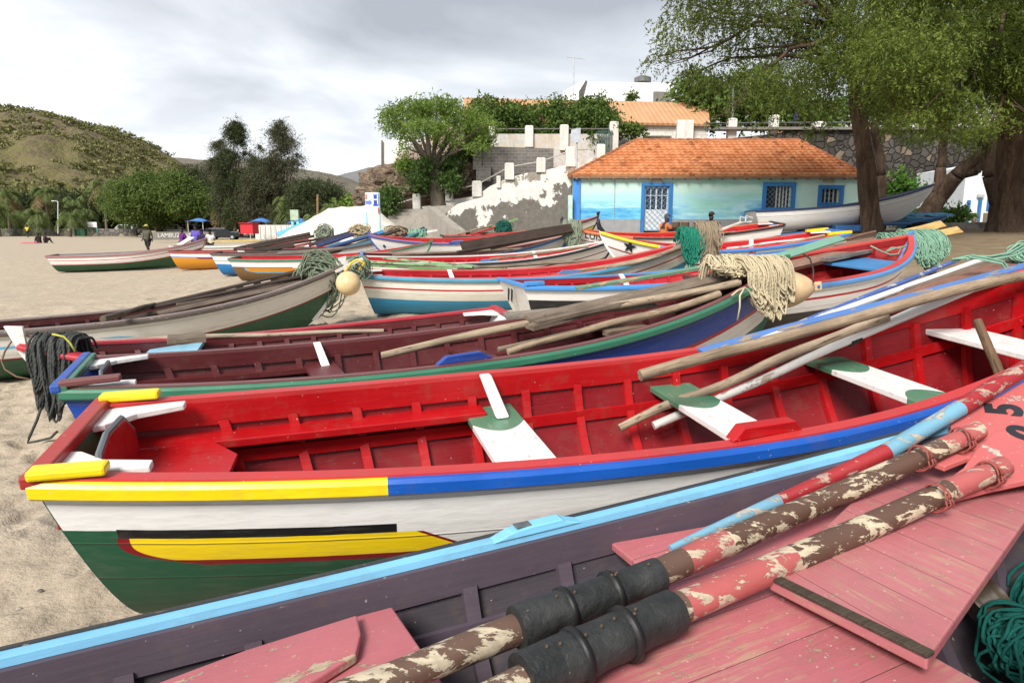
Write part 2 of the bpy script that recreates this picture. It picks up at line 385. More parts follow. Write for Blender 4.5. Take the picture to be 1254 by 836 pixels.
def crown(name, clusters, mat, parent, per, size, aspect=.3, droop=0.0, spray=10, seed=1, flat=1.0, shell=.0):
    """clusters: (centre, (rx,ry,rz), weight). Each spray = a short hanging twig of leaf quads."""
    rg = np.random.default_rng(seed); Cs = []; Ax = []
    for c, r, w in clusters:
        k = max(3, int(per*w)); d = rg.normal(size=(k, 3)); d /= np.linalg.norm(d, axis=1)[:, None]
        rad = rg.random(k)**(1/3)*(1-shell)+shell
        base = np.array(c)+d*rad[:, None]*np.array(r)*(1+.25*rg.normal(size=k))[:, None]
        dr = d*np.array([1, 1, .5])+rg.normal(size=(k, 3))*.55+np.array([0, 0, -droop]); dr /= np.linalg.norm(dr, axis=1)[:, None]
        L = size*rg.uniform(2.2, 4.5, k)
        t = np.linspace(0, 1, spray)[None, :, None]
        pts = base[:, None, :]+dr[:, None, :]*L[:, None, None]*t+np.array([0, 0, -1])*(t**2)*droop*.5*L[:, None, None]
        pts = pts+rg.normal(size=pts.shape)*size*.22
        Cs.append(pts.reshape(-1, 3)); Ax.append(np.repeat(dr, spray, 0))
    C = np.concatenate(Cs); A = np.concatenate(Ax); n_ = len(C)
    a = rg.normal(size=(n_, 3))*.9+A*.6; a[:, 2] *= flat; a /= np.linalg.norm(a, axis=1)[:, None]
    b = rg.normal(size=(n_, 3)); b -= (a*b).sum(1)[:, None]*a; b /= np.linalg.norm(b, axis=1)[:, None]
    S = size*rg.uniform(.35, .75, n_); a *= S[:, None]; b *= (S*aspect)[:, None]
    V = np.stack([C-a, C-b, C+a, C+b], 1).reshape(-1, 3)
    return fastmesh(name, V, np.arange(n_*4).reshape(-1, 4), mat, parent)
def tree_root(name, p, label, cat='tree', group=None): return empty(name, p, label, cat, group)
def par(o, root): o.parent = root; o.matrix_parent_inverse = Matrix.Translation(root.location).inverted(); return o
AC1 = leafmat((.058, .085, .018), (.13, .17, .032), trans=.45)
AC2 = leafmat((.072, .105, .02), (.165, .215, .04), trans=.48)
AC3 = leafmat((.12, .19, .035), (.20, .29, .06), trans=.48)
# --- big tree A : trunk at px 1068, spreading over the house
def big_tree(label, base, trunk_pts, radii, clusters, mat, per, size, limbs_from, seed, nlimb=16, droop=.8):
    rt = tree_root('acacia_tree', base, label, 'tree', 'big acacia trees over the beach head')
    m = MB(); P = [Vector(p) for p in trunk_pts]; rows = []
    # fluted trunk
    N_ = 26; nn = 40
    for i in range(nn):
        t = i/(nn-1)*(len(P)-1); k = min(int(t), len(P)-2); q = P[k].lerp(P[k+1], t-k); r = radii[k]*(1-(t-k))+radii[k+1]*(t-k)
        row = []
        for j in range(N_):
            w = 2*PI*j/N_; fl = 1+.16*math.sin(3*w+q.z*.5+seed)+.10*math.sin(7*w+q.z*.9)+.07*math.sin(13*w-q.z*1.3)+.12*noise.noise(Vector((math.cos(w)*2, math.sin(w)*2, q.z*1.1+seed)))
            fl *= 1+.32*math.exp(-(q.z-base[2])/.35)*(.5+.5*math.sin(5*w+seed))
            row.append(q+Vector((math.cos(w), math.sin(w), 0))*r*fl)
        rows.append(row)
    m.grid(rows, close=True); tr = m.build('trunk', BARK, smooth=True); par(tr, rt)
    m = MB(); rg = random.Random(seed)
    for c, r, w in rg.sample(clusters, min(nlimb, len(clusters))):
        s = P[rg.choice(limbs_from)]; mid = Vector(s).lerp(Vector(c), .5)+Vector((0, 0, .6)); 
        L1 = limb(m, s, mid, .11, .06, .12); L2 = limb(m, mid, c, .06, .02, .12)
        for q in range(5):
            e_ = Vector(c)+Vector([rg.uniform(-1, 1)*r[0], rg.uniform(-1, 1)*r[1], rg.uniform(-1, .4)*r[2]]); limb(m, L2[rg.randint(2, 6)], e_, .025, .008, .15, 5, 4)
    par(m.build('limbs', BARK, smooth=True), rt)
    par(crown('crown', clusters, mat, None, per, size, .32, droop, 12, seed), rt)
    return rt
def cl(u, v, y, ru, rv, ry=1.4, w=1.0):
    c = D(u, v, y); s = y/F; return (tuple(c), (ru*s, ry, rv*s), w)
rg_ = random.Random(5)
A = []
for u, v, ru, rv in [(806, 70, 16, 7), (830, 52, 26, 12), (848, 88, 30, 8), (875, 22, 40, 22), (905, 60, 34, 16), (890, 96, 34, 8), (935, 88, 34, 12), (930, 20, 46, 26), (975, 55, 38, 22), (968, 104, 34, 14), (1000, 20, 46, 28), (1010, 88, 36, 22), (1035, 60, 38, 30), (1008, 130, 22, 9), (950, 128, 26, 7), (1060, 30, 46, 30), (1084, 80, 34, 28), (1094, 118, 28, 18), (880, -20, 60, 24), (960, -30, 70, 28), (1050, -30, 70, 28), (822, 30, 20, 8), (845, 6, 30, 12), (905, 120, 26, 6), (995, 158, 12, 6), (886, 140, 14, 3), (935, 150, 14, 3)]:
    A.append(cl(u, v, rg_.uniform(22.5, 26.5), ru, rv, 1.3, (ru*rv)/1100*(.62 if u < 960 else .85)))
b = D(1067, 285, 26); b.z = gz(b.x, b.y)-.05
big_tree('acacia with bare brown trunk rising beside the white skiff', b, [b, D(1063, 240, 26), D(1060, 190, 26), D(1052, 140, 26), D(1046, 90, 25.8), D(1040, 30, 25.5)], [.38, .31, .28, .27, .21, .13], A, AC1, 560, .10, [3, 4, 4, 5], 3)
m = MB()
B_ = []
for u, v, ru, rv in [(1110, 20, 50, 34), (1130, 66, 42, 30), (1118, 104, 34, 20), (1160, 40, 50, 34), (1165, 92, 42, 26), (1148, 128, 30, 14), (1200, 20, 50, 36), (1215, 70, 45, 30), (1198, 112, 34, 20), (1180, 140, 24, 9), (1250, 40, 50, 38), (1262, 90, 45, 30), (1246, 124, 28, 14), (1290, 20, 60, 40), (1300, 80, 50, 30), (1110, -30, 70, 30), (1200, -40, 70, 30), (1290, -40, 70, 30), (1112, 140, 20, 9), (1218, 152, 16, 7), (1320, 130, 40, 20), (1085, 60, 30, 36), (1150, 158, 14, 5)]:
    B_.append(cl(u, v, rg_.uniform(17.5, 22), ru, rv, 1.3, (ru*rv)/1100*.8))
b = D(1243, 292, 23.5); b.z = gz(b.x, b.y)-.05
big_tree('massive gnarled acacia trunk at the right edge behind the low wall', b, [b, D(1245, 240, 23.5), D(1246, 190, 23.5), D(1242, 140, 23.2), D(1240, 80, 22.5), D(1236, 20, 22)], [.74, .64, .58, .46, .36, .26], B_, AC2, 720, .088, [3, 4, 4, 5], 8)
# --- leaning multi-stem trees behind the low wall
def lean_tree(label, base, ends, clusters, seed, r0=.4):
    rt = tree_root('acacia_tree', base, label, 'tree', 'leaning trees at the foot of the stone wall'); m = MB()
    for pts, ra in ends: 
        for a_, b_, x0, x1 in zip(pts[:-1], pts[1:], ra[:-1], ra[1:]): limb(m, a_, b_, x0, x1, .06, 8, 10)
    par(m.build('trunk', BARK, smooth=True), rt)
    par(crown('crown', clusters, AC1, None, 420, .10, .32, .6, 12, seed), rt)
b = D(1125, 272, 29); b.z = gz(b.x, b.y)
lean_tree('dark leaning tree forking in front of the stone wall', b, [([b, D(1150, 240, 29), D(1172, 215, 28.5), D(1205, 185, 28)], [.5, .36, .3, .2]), ([D(1150, 240, 29), D(1152, 205, 29), D(1158, 160, 29)], [.3, .2, .12]), ([D(1172, 215, 28.6), D(1196, 210, 28), D(1212, 190, 27.6)], [.2, .16, .1])], [cl(1155, 148, 28.5, 34, 10, 1.4, .5), cl(1195, 162, 28, 28, 8, 1.4, .4), cl(1122, 168, 29, 14, 4, 1, .15)], 4)
b = D(1222, 285, 26.5); b.z = gz(b.x, b.y)
lean_tree('slim dark double stem pressed against the massive right trunk', b, [([b, D(1224, 250, 26.5), D(1213, 215, 26.5), D(1210, 170, 26.5)], [.45, .33, .28, .2]), ([D(1222, 240, 26.5), D(1240, 205, 26.2)], [.25, .15])], [cl(1212, 165, 26.5, 30, 16, 1.4, .6)], 14)
b = D(1077, 282, 29); b.z = gz(b.x, b.y)
lean_tree('thin straight stem half hidden behind the skiff and trunk', b, [([b, D(1079, 215, 29), D(1070, 150, 29)], [.26, .2, .15])], [cl(1085, 140, 29, 30, 20, 1.4, .6)], 15)
# --- acacia on the rocks
b = D(537, 238, 33.5)
rt = tree_root('acacia_tree', b, 'flat topped acacia growing out of the rocks by the steps', 'tree'); m = MB()
limb(m, b+Vector((0, 0, -.8)), D(531, 208, 33.5), .36, .27, .03, 7, 10)
fk = D(531, 208, 33.5); ccs = []
for u, v, ru, rv, w in [(500, 138, 24, 7, 1), (535, 134, 28, 7, 1), (568, 143, 22, 8, .8), (484, 154, 14, 5, .5), (520, 154, 26, 6, .8), (555, 158, 26, 7, .8), (588, 160, 10, 7, .4), (502, 168, 14, 3, .22), (548, 172, 18, 4, .3), (478, 140, 8, 3, .2), (600, 150, 8, 4, .2), (545, 125, 18, 3, .4), (512, 127, 16, 3, .4), (496, 180, 5, 2, .08), (585, 178, 9, 4, .2)]:
    c = cl(u, v, 33.5+random.uniform(-1.8, 1.8), ru, rv, 1.3, w); ccs.append(c)
    md = fk.lerp(Vector(c[0]), .55)+Vector((0, 0, .25)); limb(m, fk, md, .12, .06, .1); limb(m, md, c[0], .06, .02, .1)
par(m.build('trunk', BARKG, smooth=True), rt); par(crown('crown', ccs, AC3, None, 300, .13, .32, .35, 10, 21), rt)
def bush(name, label, cs, mat, per, size, seed, cat='bush', group=None, aspect=.5, droop=.2):
    c0 = Vector(cs[0][0]); z0 = min(c[0][2]-c[1][2] for c in cs); rt = tree_root(name, Vector((c0.x, c0.y, z0)), label, cat, group)
    m = MB()
    for c, r, w in cs: limb(m, rt.location, c, .06, .02, .1, 5, 5)
    par(m.build('stem', BARK), rt); par(crown('crown', cs, mat, None, per, size, aspect, droop, 8, seed), rt); return rt
BUSH = leafmat((.045, .085, .02), (.08, .14, .032)); LIME = leafmat((.10, .17, .025), (.16, .25, .04)); DARKG = leafmat((.03, .045, .018), (.06, .08, .028)); ROUND = leafmat((.065, .105, .022), (.115, .165, .036))
bush('green_bush', 'dark leafy bush left of the acacia trunk on the rocks', [cl(513, 220, 33, 10, 10, .8, .8), cl(520, 200, 33, 7, 5, .6, .4)], BUSH, 260, .12, 31)
bush('green_bush', 'dark leafy bush right of the acacia trunk on the rocks', [cl(552, 200, 34, 10, 9, .9, .8), cl(552, 222, 33, 8, 9, .7, .8), cl(572, 184, 35, 12, 6, .8, .7), cl(590, 174, 36, 10, 4, .8, .4)], BUSH, 260, .12, 32)
bush('green_bush', 'small lime green shrub on top of the rock face', [cl(496, 200, 34, 8, 7, .4)], LIME, 200, .1, 33)
bush('green_bush', 'dark ivy-like bush at the foot of the steps', [cl(474, 250, 32, 11, 14, .6), cl(480, 236, 32, 9, 9, .5, .6)], BUSH, 260, .11, 34)
bush('broadleaf_tree', 'leafy green tree on the promenade behind the tiled house', [cl(850, 110, 44, 22, 14, 2), cl(880, 125, 44, 34, 24, 2.4, 2), cl(915, 115, 44, 34, 26, 2.4, 2), cl(850, 140, 44, 16, 12, 1.6), cl(950, 130, 44, 34, 22, 2.2, 2), cl(985, 140, 44, 30, 16, 2, 1.2), cl(1110, 130, 46, 60, 24, 2.4, 2), cl(1040, 135, 46, 40, 20, 2, 1.5)], leafmat((.07, .12, .022), (.12, .185, .04)), 260, .22, 35, 'tree', aspect=.6)
for k, (u, v, s) in enumerate([(1150, 268, 10), (1170, 262, 9), (1105, 262, 12), (1135, 272, 8)]):
    bush('green_bush', ['low weeds below the leaning tree fork', 'weeds left of the small white building', 'banana-leaved plant behind the skiff bow', 'weeds by the blue tarpaulined rowing boat'][k], [cl(u, v, 30.5, s, s*.8, .6)], leafmat((.05, .10, .02), (.10, .19, .03)), 160, .14, 40+k, 'plant', aspect=.5)
bush('green_bush', 'broad leaved plant in front of the dark stone wall', [cl(1108, 232, 33, 12, 7, .6), cl(1100, 222, 33, 6, 8, .4, .4)], leafmat((.06, .13, .02), (.10, .22, .03)), 120, .2, 49, 'plant', aspect=.5)
# ---------------------------------------------------------------- far left: rounded tree, casuarinas, palms, dense belt
def blob_tree(name, label, u0, u1, v0, v1, y, mat, n_, per, size, seed, group=None, base=None, dr=.1, r=.26, cat='tree', asp=.6, cone=False):
    rg = random.Random(seed); cs = []; s = y/F
    for i in range(n_):
        a = rg.uniform(0, 2*PI); q = rg.random()**.5; u = (u0+u1)/2+(u1-u0)/2*(1-r*1.1)*q*math.cos(a); v = (v0+v1)/2+(v1-v0)/2*(1-r*1.2)*q*math.sin(a)
        rr = (u1-u0)/2*r*rg.uniform(.8, 1.3)
        if cone: fr_ = max(0, (v-v0)/(v1-v0)); v = v0+(v1-v0)*rg.random(); fr_ = (v-v0)/(v1-v0); u = (u0+u1)/2+rg.uniform(-1, 1)*(u1-u0)/2*(.22+.95*fr_**.6); rr *= .2+.85*fr_
        c = D(u, v, y+rg.uniform(-1, 1)*(u1-u0)/2*s*.8); cs.append((tuple(c), (rr*s, rr*s, rr*s*.75), 1.0))
    vb = base or v1; b = D((u0+u1)/2, vb, y); b.z = gz(b.x, b.y); rt = tree_root(name, b, label, cat, group); m = MB()
    hgt = D((u0+u1)/2, (v0+v1)/2, y); R0 = max(.12, (u1-u0)*s*.03); limb(m, b, hgt, R0, R0*.5, .05, 7, 8)
    for c, r_, w in cs[::2]: limb(m, b.lerp(hgt, .35), c, R0*.5, R0*.12, .12, 6, 5)
    par(m.build('trunk', BARK, smooth=True), rt); par(crown('crown', cs, mat, None, per, size, asp, dr, 8, seed), rt); return rt
blob_tree('rounded_tree', 'broad rounded bright green tree beside the parked cars', 124, 266, 211, 278, 104, ROUND, 62, 420, .24, 51, base=288, r=.19)
blob_tree('rounded_tree', 'lower skirt of green foliage on the tree right of the parked vans', 196, 262, 232, 272, 100, ROUND, 14, 420, .24, 52, base=288, r=.32)
CAS = leafmat((.028, .040, .016), (.055, .070, .026), trans=.2); CASB = leafmat((.042, .046, .024), (.072, .074, .036), trans=.2)
GRP = 'trees of the dark belt behind the beach'
blob_tree('casuarina_tree', 'tall dark casuarina with a pointed top rising highest on the left of the belt', 266, 310, 150, 268, 96, CAS, 44, 90, .38, 61, GRP, base=287, r=.34, dr=.5, asp=.16, cone=True)
blob_tree('casuarina_tree', 'thin half bare casuarina leaning out left of the tall one', 252, 284, 172, 266, 98, CASB, 26, 80, .36, 62, GRP, base=287, r=.36, dr=.5, asp=.12, cone=True)
blob_tree('casuarina_tree', 'wispy casuarina with bare twigs above the white tarpaulin', 316, 372, 148, 266, 90, CASB, 54, 60, .38, 63, GRP, base=287, r=.27, dr=.5, asp=.13, cone=True)
blob_tree('casuarina_tree', 'short dark casuarina between the round tree and the pointed one', 215, 262, 190, 262, 108, CAS, 24, 90, .4, 64, GRP, base=287, r=.30, dr=.4, asp=.14)
blob_tree('casuarina_tree', 'dark casuarina mass just right of the wispy bare one', 352, 424, 214, 276, 84, CAS, 40, 160, .34, 65, GRP, base=287, r=.24, dr=.4, asp=.16)
blob_tree('casuarina_tree', 'needle-leaved mass between the two tallest casuarinas', 290, 345, 196, 276, 92, CASB, 40, 150, .36, 66, GRP, base=287, r=.28, dr=.4, asp=.16)
blob_tree('casuarina_tree', 'slim casuarina spire right of the tallest pointed one', 300, 330, 176, 266, 94, CAS, 24, 70, .34, 68, GRP, base=287, r=.34, dr=.5, asp=.14, cone=True)
blob_tree('green_bush', 'low bright green bush above the ridge of the white tarpaulin', 405, 450, 244, 268, 80, AC3, 10, 60, .4, 67, None, base=284, r=.4, cat='bush')
for k, (u0, u1, v0, v1, y) in enumerate([(-70, 10, 232, 284, 124), (0, 60, 236, 284, 128), (40, 110, 234, 284, 126), (90, 150, 232, 284, 128), (240, 300, 236, 284, 112), (280, 345, 244, 284, 104), (330, 400, 250, 286, 96), (130, 190, 240, 284, 130), (180, 240, 228, 284, 128), (225, 285, 224, 284, 118), (-120, -60, 236, 284, 124)]):
    blob_tree('dense_tree', ['dense dark tree at the left picture edge behind the palms', 'dense dark tree behind the second and third palms', 'dense dark tree behind the tall drooping palm', 'dense dark tree between the tall palm and the round tree', 'dense dark tree right of the rounded green tree', 'dense dark tree under the casuarinas by the red stall', 'dense dark tree left of the white tarpaulin', 'dense dark tree behind the parked vans', 'dense dark tree hidden behind the rounded crown', 'dense dark tree peeping over the right of the rounded crown', 'dense dark tree beyond the left edge'][k], u0, u1, v0, v1, y, DARKG, 22, 260, .34, 70+k, GRP, base=287, r=.36)
# palms
def palm_mesh(h, nf, L, seed, old):
    rg = random.Random(seed); t = MB(); P = [Vector((math.sin(i/6*1.2)*.35, 0, h*i/6)) for i in range(7)]; t.tube(P, [.24-.012*i*1.2 for i in range(7)], 8)
    top = P[-1]; V = []; Fc = []; Vo = []; Fo = []
    for k in range(nf):
        a = 2*PI*k/nf*2.4+rg.uniform(-.3, .3); el = rg.uniform(-.5, 1.3); oldf = el < -.05
        dx, dy = math.cos(a), math.sin(a); n_ = 18; pts = []
        for i in range(n_+1):
            s = i/n_; r = L*s*math.cos(el*.8)*(1-.25*s); z = L*(math.sin(el)*s-(.85+.25*(oldf))*s*s*(1 if el > 0 else .8)); pts.append(top+Vector((dx*r, dy*r, z)))
        tgtV, tgtF = (Vo, Fo) if (oldf and old) else (V, Fc)
        for i in range(1, n_):
            p = pts[i]; d = (pts[i+1]-pts[i-1]).normalized(); sd_ = d.cross(Vector((0, 0, 1))); 
            if sd_.length < .05: sd_ = Vector((-dy, dx, 0))
            sd_.normalize(); ll = L*.26*math.sin(PI*min(1, (i+1.5)/(n_+1)))**.6; w = L/n_*.32
            for sg in (-1, 1):
                tip = p+sd_*sg*ll*.8+d*ll*.45+Vector((0, 0, -ll*rg.uniform(.35, .8))); o = len(tgtV)
                tgtV += [p-d*w, p+d*w, tip+d*w*.3, tip-d*w*.3]; tgtF += [(o, o+1, o+2, o+3)]
    return t, (V, Fc), (Vo, Fo), pts
PALMG = leafmat((.07, .095, .03), (.13, .17, .05), trans=.35); PALMO = leafmat((.12, .085, .035), (.2, .14, .06), trans=.2)
def make_palm(h, nf, L, seed, old, loc, label, group):
    rt = empty('palm_tree', loc, label, 'palm', group); t, a, o, _ = palm_mesh(h, nf, L, seed, old)
    t.build('trunk', PALMB, rt, smooth=True); m = MB(); m.add(a[0], a[1]); m.build('fronds', PALMG, rt)
    if o[0]: m = MB(); m.add(o[0], o[1]); m.build('dry_fronds', PALMO, rt)
    return rt
PG = 'palms along the back of the beach'
pl = [(12, 238, 118, 'palm at the far left edge with its crown against the hill', 1), (31, 262, 112, 'short palm with bright new shoot second from the left', 0), (63, 236, 116, 'tall palm with brown drooping skirt left of the street lamp', 1), (48, 262, 110, 'short palm just left of the tall brown skirted one', 0), (72, 258, 124, 'palm behind the tall brown skirted one', 0), (95, 248, 118, 'dark palm right of the street lamp', 0), (108, 262, 112, 'low palm standing left of the notice kiosk', 0), (131, 226, 120, 'tallest palm standing out against the green hillside', 1), (118, 238, 126, 'palm crown tucked left of the tallest palm', 0), (0, 255, 108, 'palm cut by the left edge of the picture', 0), (274, 246, 100, 'palm right of the rounded tree beside the blue awning', 1), (296, 240, 98, 'palm between the two tall casuarinas', 0), (318, 236, 96, 'palm leaning under the wispy casuarina', 0), (340, 248, 92, 'palm behind the map board', 1), (356, 250, 88, 'palm right of the map board', 0), (86, 266, 106, 'lowest palm in front of the dark trees', 0), (20, 266, 122, 'palm peeping between the two left palms', 0)]
for k, (u, v, y, lab, old) in enumerate(pl):
    b = D(u, 287, y); b.z = gz(b.x, y); top = D(u, v, y); h = top.z-b.z
    r = make_palm(h, 26, 3.9 if h > 4 else 3.3, 100+k, old, b, lab, PG); r.rotation_euler.z = k*1.7
# bushy date palms by the tarpaulin
for k, (u, v, y, lab) in enumerate([(383, 268, 70, 'bushy low date palm left of the brown post'), (402, 256, 74, 'bushy date palm with upright fronds above the tarpaulin')]):
    b = D(u, 285, y); b.z = gz(b.x, y); top = D(u, v, y)
    r = make_palm(max(.6, top.z-b.z), 34, 2.4, 150+k, 0, b, lab, None)
# ================================================================ BUILDINGS AND WALLS
def wallmat(c, stain, amt=.5, sc=.8, under=None, rough=.85, zs=None):
    n = NT('limewashed_wall'); a = n.noise(sc, 7, .65); b_ = n.noise(sc*5, 6, .7); st_ = n.noise(2, 5, .6, stretch=(1.5, 1.5, .25))
    x = n.mix(n.rng(b_, .4, .7, 0, .35), c, stain); x = n.mix(n.math('MULTIPLY', n.rng(st_, .5, .8), amt), x, stain)
    if zs:
        sp = n.n('ShaderNodeSeparateXYZ'); n.l(n.tc.outputs['Object'], sp.inputs[0]); a = n.math('ADD', a, n.math('MULTIPLY', n.math('SUBTRACT', n.math('ADD', zs[0], n.math('MULTIPLY', sp.outputs[0], zs[1])), sp.outputs[2]), zs[2]))
    if under: x = n.mix(n.rng(a, .62-amt*.25, .635-amt*.25), x, n.mix(n.rng(b_, .3, .7), under, tuple(q*.6 for q in under)))
    return n.fin(x, rough, n.bump(n.math('ADD', a, n.math('MULTIPLY', b_, .5)), .5, .03), .2)
WHITEW = wallmat((.76, .73, .67), (.40, .34, .27), .3, 1.6, (.34, .30, .25)); WHITEP = wallmat((.70, .68, .63), (.30, .26, .21), .6, 2)
TAN = wallmat((.55, .49, .41), (.30, .24, .18), .6, 1.2, (.62, .60, .56)); CONC = wallmat((.20, .185, .16), (.09, .08, .07), .6, 1.2); CONCL = wallmat((.34, .31, .27), (.14, .12, .10), .6, 1.5)
def stonewall(dark, light, mortar, sc=2.2):
    n = NT('rubble_stone'); v = n.n('ShaderNodeTexVoronoi'); v.inputs['Scale'].default_value = sc; v.feature = 'F1'
    nz = n.noise(3, 3); mp = n.n('ShaderNodeMixRGB'); mp.inputs[0].default_value = .22; n.l(n.tc.outputs['Object'], mp.inputs[1]); n.l(nz, mp.inputs[2]); n.l(mp.outputs[0], v.inputs['Vector'])
    ve = n.n('ShaderNodeTexVoronoi'); ve.feature = 'DISTANCE_TO_EDGE'; ve.inputs['Scale'].default_value = sc; n.l(mp.outputs[0], ve.inputs['Vector'])
    sp = n.n('ShaderNodeSeparateColor'); n.l(v.outputs['Color'], sp.inputs[0])
    c = n.mix(n.rng(sp.outputs[0], .2, .75), dark, tuple(q*1.8 for q in dark)); c = n.mix(n.rng(sp.outputs[1], .86, .92), c, light)
    c = n.mix(n.rng(n.noise(14, 5), .4, .8, 0, .4), c, tuple(q*.5 for q in dark)); c = n.mix(n.rng(ve.outputs[0], .02, .05, 1, 0), c, mortar)
    return n.fin(c, .9, n.bump(n.math('ADD', n.rng(ve.outputs[0], 0, .12), n.math('MULTIPLY', n.noise(12, 5), .4)), 1, .09), .2)
STONE = stonewall((.055, .048, .042), (.20, .155, .11), (.040, .036, .032), 3.4); STONEG = stonewall((.10, .095, .088), (.18, .17, .16), (.07, .066, .06), 3)
def poly_wall(name, pts, y, th, mat, label, cat='wall', group=None, parent=None):
    """wall whose face outline is given at distance y, thickness th backwards"""
    P = [D(u, v, y) for u, v in pts]; m = MB(); m.prism(P, (0, th, 0)); o = m.build(name, mat, parent, bevel=.015 if not parent else 0)
    if not parent: tag(o, label, cat, group)
    return o
# ---- the tiled house
HY = 31.0; x0 = D(702, 250, HY).x; x1 = D(1054, 250, HY).x; zb = 1.2; ze = D(800, 216, HY).z; HD = 6.8
hs = empty('tiled_house', ((x0+x1)/2, HY, 1.4), 'pale mint beach house with orange tiled hip roof and blue wave mural', 'house')
n = NT('mural_wall'); sp = n.n('ShaderNodeSeparateXYZ'); n.l(n.tc.outputs['Object'], sp.inputs[0]); xx, zz = sp.outputs[0], sp.outputs[2]
a = n.noise(1.1, 5, .6, stretch=(.5, 1, 1.8)); b2 = n.noise(3.5, 5, .6, stretch=(.4, 1, 2.5))
mint = n.mix(n.rng(b2, .3, .7, 0, .5), (.50, .68, .60), (.42, .62, .56))
zw = n.math('ADD', zz, n.math('MULTIPLY', n.math('SUBTRACT', a, .5), .45))
c = n.mix(n.rng(zw, 3.35, 3.1), mint, (.36, .62, .66)); 
c = n.mix(n.rng(zw, 2.95, 2.75), c, n.mix(n.rng(b2, .4, .65), (.20, .50, .66), (.45, .68, .70)))
seab = n.mix(n.rng(b2, .35, .65), (.045, .25, .55), (.16, .50, .62))
c = n.mix(n.math('MULTIPLY', n.rng(zw, 2.62, 2.56), n.rng(xx, 7.6, 7.0)), c, seab)
grn = n.math('MULTIPLY', n.rng(a, .44, .56), n.math('MULTIPLY', n.rng(xx, 7.6, 8.4), n.rng(zz, 2.1, 2.5))); c = n.mix(n.math('MULTIPLY', grn, .7), c, (.28, .58, .46))
dkb = n.math('MULTIPLY', n.rng(n.math('ADD', n.math('MULTIPLY', a, 1.4), n.math('MULTIPLY', n.math('ABSOLUTE', n.math('SUBTRACT', xx, 11.0)), -.35)), .42, .62), n.rng(zz, 2.95, 2.6)); c = n.mix(n.math('MULTIPLY', dkb, n.rng(xx, 8.4, 9.4)), c, n.mix(n.rng(b2, .3, .7), (.03, .22, .52), (.10, .40, .62)))
c = n.mix(n.rng(xx, 12.6, 12.9), c, mint)
c = n.mix(n.rng(n.noise(6, 6, .7), .55, .8, 0, .25), c, (.3, .3, .26))
MURAL = n.fin(c, .7, n.bump(n.noise(9, 5), .3, .02), .3)
PLINTH = plain((.27, .27, .275), .9, .12, 3, .6, 25); BLUEF = paint((.02, .16, .42), .1, rough=.5); BLUEC = plain((.05, .22, .58), .6, .12); ROOMD = plain((.012, .013, .016), .8); 
zp = D(800, 268.5, HY).z
dx0, dx1 = D(789, 250, HY).x, D(819, 250, HY).x; dz1 = D(800, 228, HY).z; dzb = D(800, 283, HY).z
wins = [(D(938, 240, HY).x, D(969, 240, HY).x, D(950, 254, HY).z, D(950, 228, HY).z), (D(1006, 240, HY).x, D(1028, 240, HY).x, D(1015, 248, HY).z, D(1015, 231.5, HY).z)]
# wall as panels round the openings (real recesses)
m = MB(); ops = sorted([(dx0, dx1, zb, dz1)]+wins); cx = x0
def wbox(m, a, b_, c_, d_, y=HY, th=.25, mi=0):
    if b_-a > .01 and d_-c_ > .01: m.box(((a+b_)/2, y+th/2, (c_+d_)/2), (b_-a, th, d_-c_), mi=mi)
for a_, b_, c_, d_ in ops:
    wbox(m, cx, a_, zb, ze); wbox(m, a_, b_, d_, ze); wbox(m, a_, b_, zb, c_); cx = b_
wbox(m, cx, x1, zb, ze)
m.box((x0+.125, HY+HD/2+.12, (zb+ze)/2), (.25, HD-.25, ze-zb)); m.box((x1-.125, HY+HD/2+.12, (zb+ze)/2), (.25, HD-.25, ze-zb)); m.box(((x0+x1)/2, HY+HD, (zb+ze)/2), (x1-x0, .25, ze-zb))
under(m.build('facade_wall', MURAL), hs)
m = MB(); fa = .16
wbox(m, x0-.02, dx0-fa, zb, zp, HY-.03, .03); wbox(m, dx1+fa, x1+.02, zb, zp, HY-.03, .03); under(m.build('grey_plinth', PLINTH), hs)
m = MB(); m.box(((x0+.14), HY-.03, (zb+ze)/2), (.32, .12, ze-zb)); under(m.build('corner_pilaster', BLUEC, bevel=.01), hs)
m = MB(); m.box((x0+2.2, HY-.02, D(740, 217, HY).z-.06), (4.0, .04, .035)); m.tube([Vector((D(753, 217, HY).x, HY-.03, ze-.15)), Vector((D(753, 217, HY).x, HY-.03, zp))], .012, 5); under(m.build('cable', plain((.35, .4, .4), .6)), hs)
def frame4(m, a, b_, c_, d_, w, y, th, bottom=True):
    m.box((a-w/2, y, (c_+d_)/2), (w, th, d_-c_)); m.box((b_+w/2, y, (c_+d_)/2), (w, th, d_-c_)); m.box(((a+b_)/2, y, d_+w/2), (b_-a+2*w, th, w))
    if bottom: m.box(((a+b_)/2, y, c_-w/2), (b_-a+2*w, th, w))
def lattice(m, a, b_, c_, d_, y, step, r=.006):
    k = a-(d_-c_)
    while k < b_:
        for sg in (0, 1):
            p = []
            for t in (0, 1):
                xx_ = k+t*(d_-c_); zz_ = (c_+t*(d_-c_)) if sg == 0 else (d_-t*(d_-c_)); p.append((xx_, zz_))
            (xa, za), (xb, zb_) = p; t0 = max(0, (a-xa)/(xb-xa)); t1 = min(1, (b_-xa)/(xb-xa))
            if t1 > t0: m.tube([Vector((xa+(xb-xa)*t, y+sg*r*2, za+(zb_-za)*t)) for t in (t0, t1)], r, 4)
        k += step
WHT = paint((.66, .67, .66), .15, rough=.5); STEEL = plain((.45, .50, .55), .5)
door = empty('door', (dx0, HY, dzb), None, None); del_ = [k for k in door.keys()]
m = MB(); frame4(m, dx0, dx1, zb, dz1, .15, HY-.02, .09, False); fr = m.build('door_frame', BLUEF, bevel=.006)
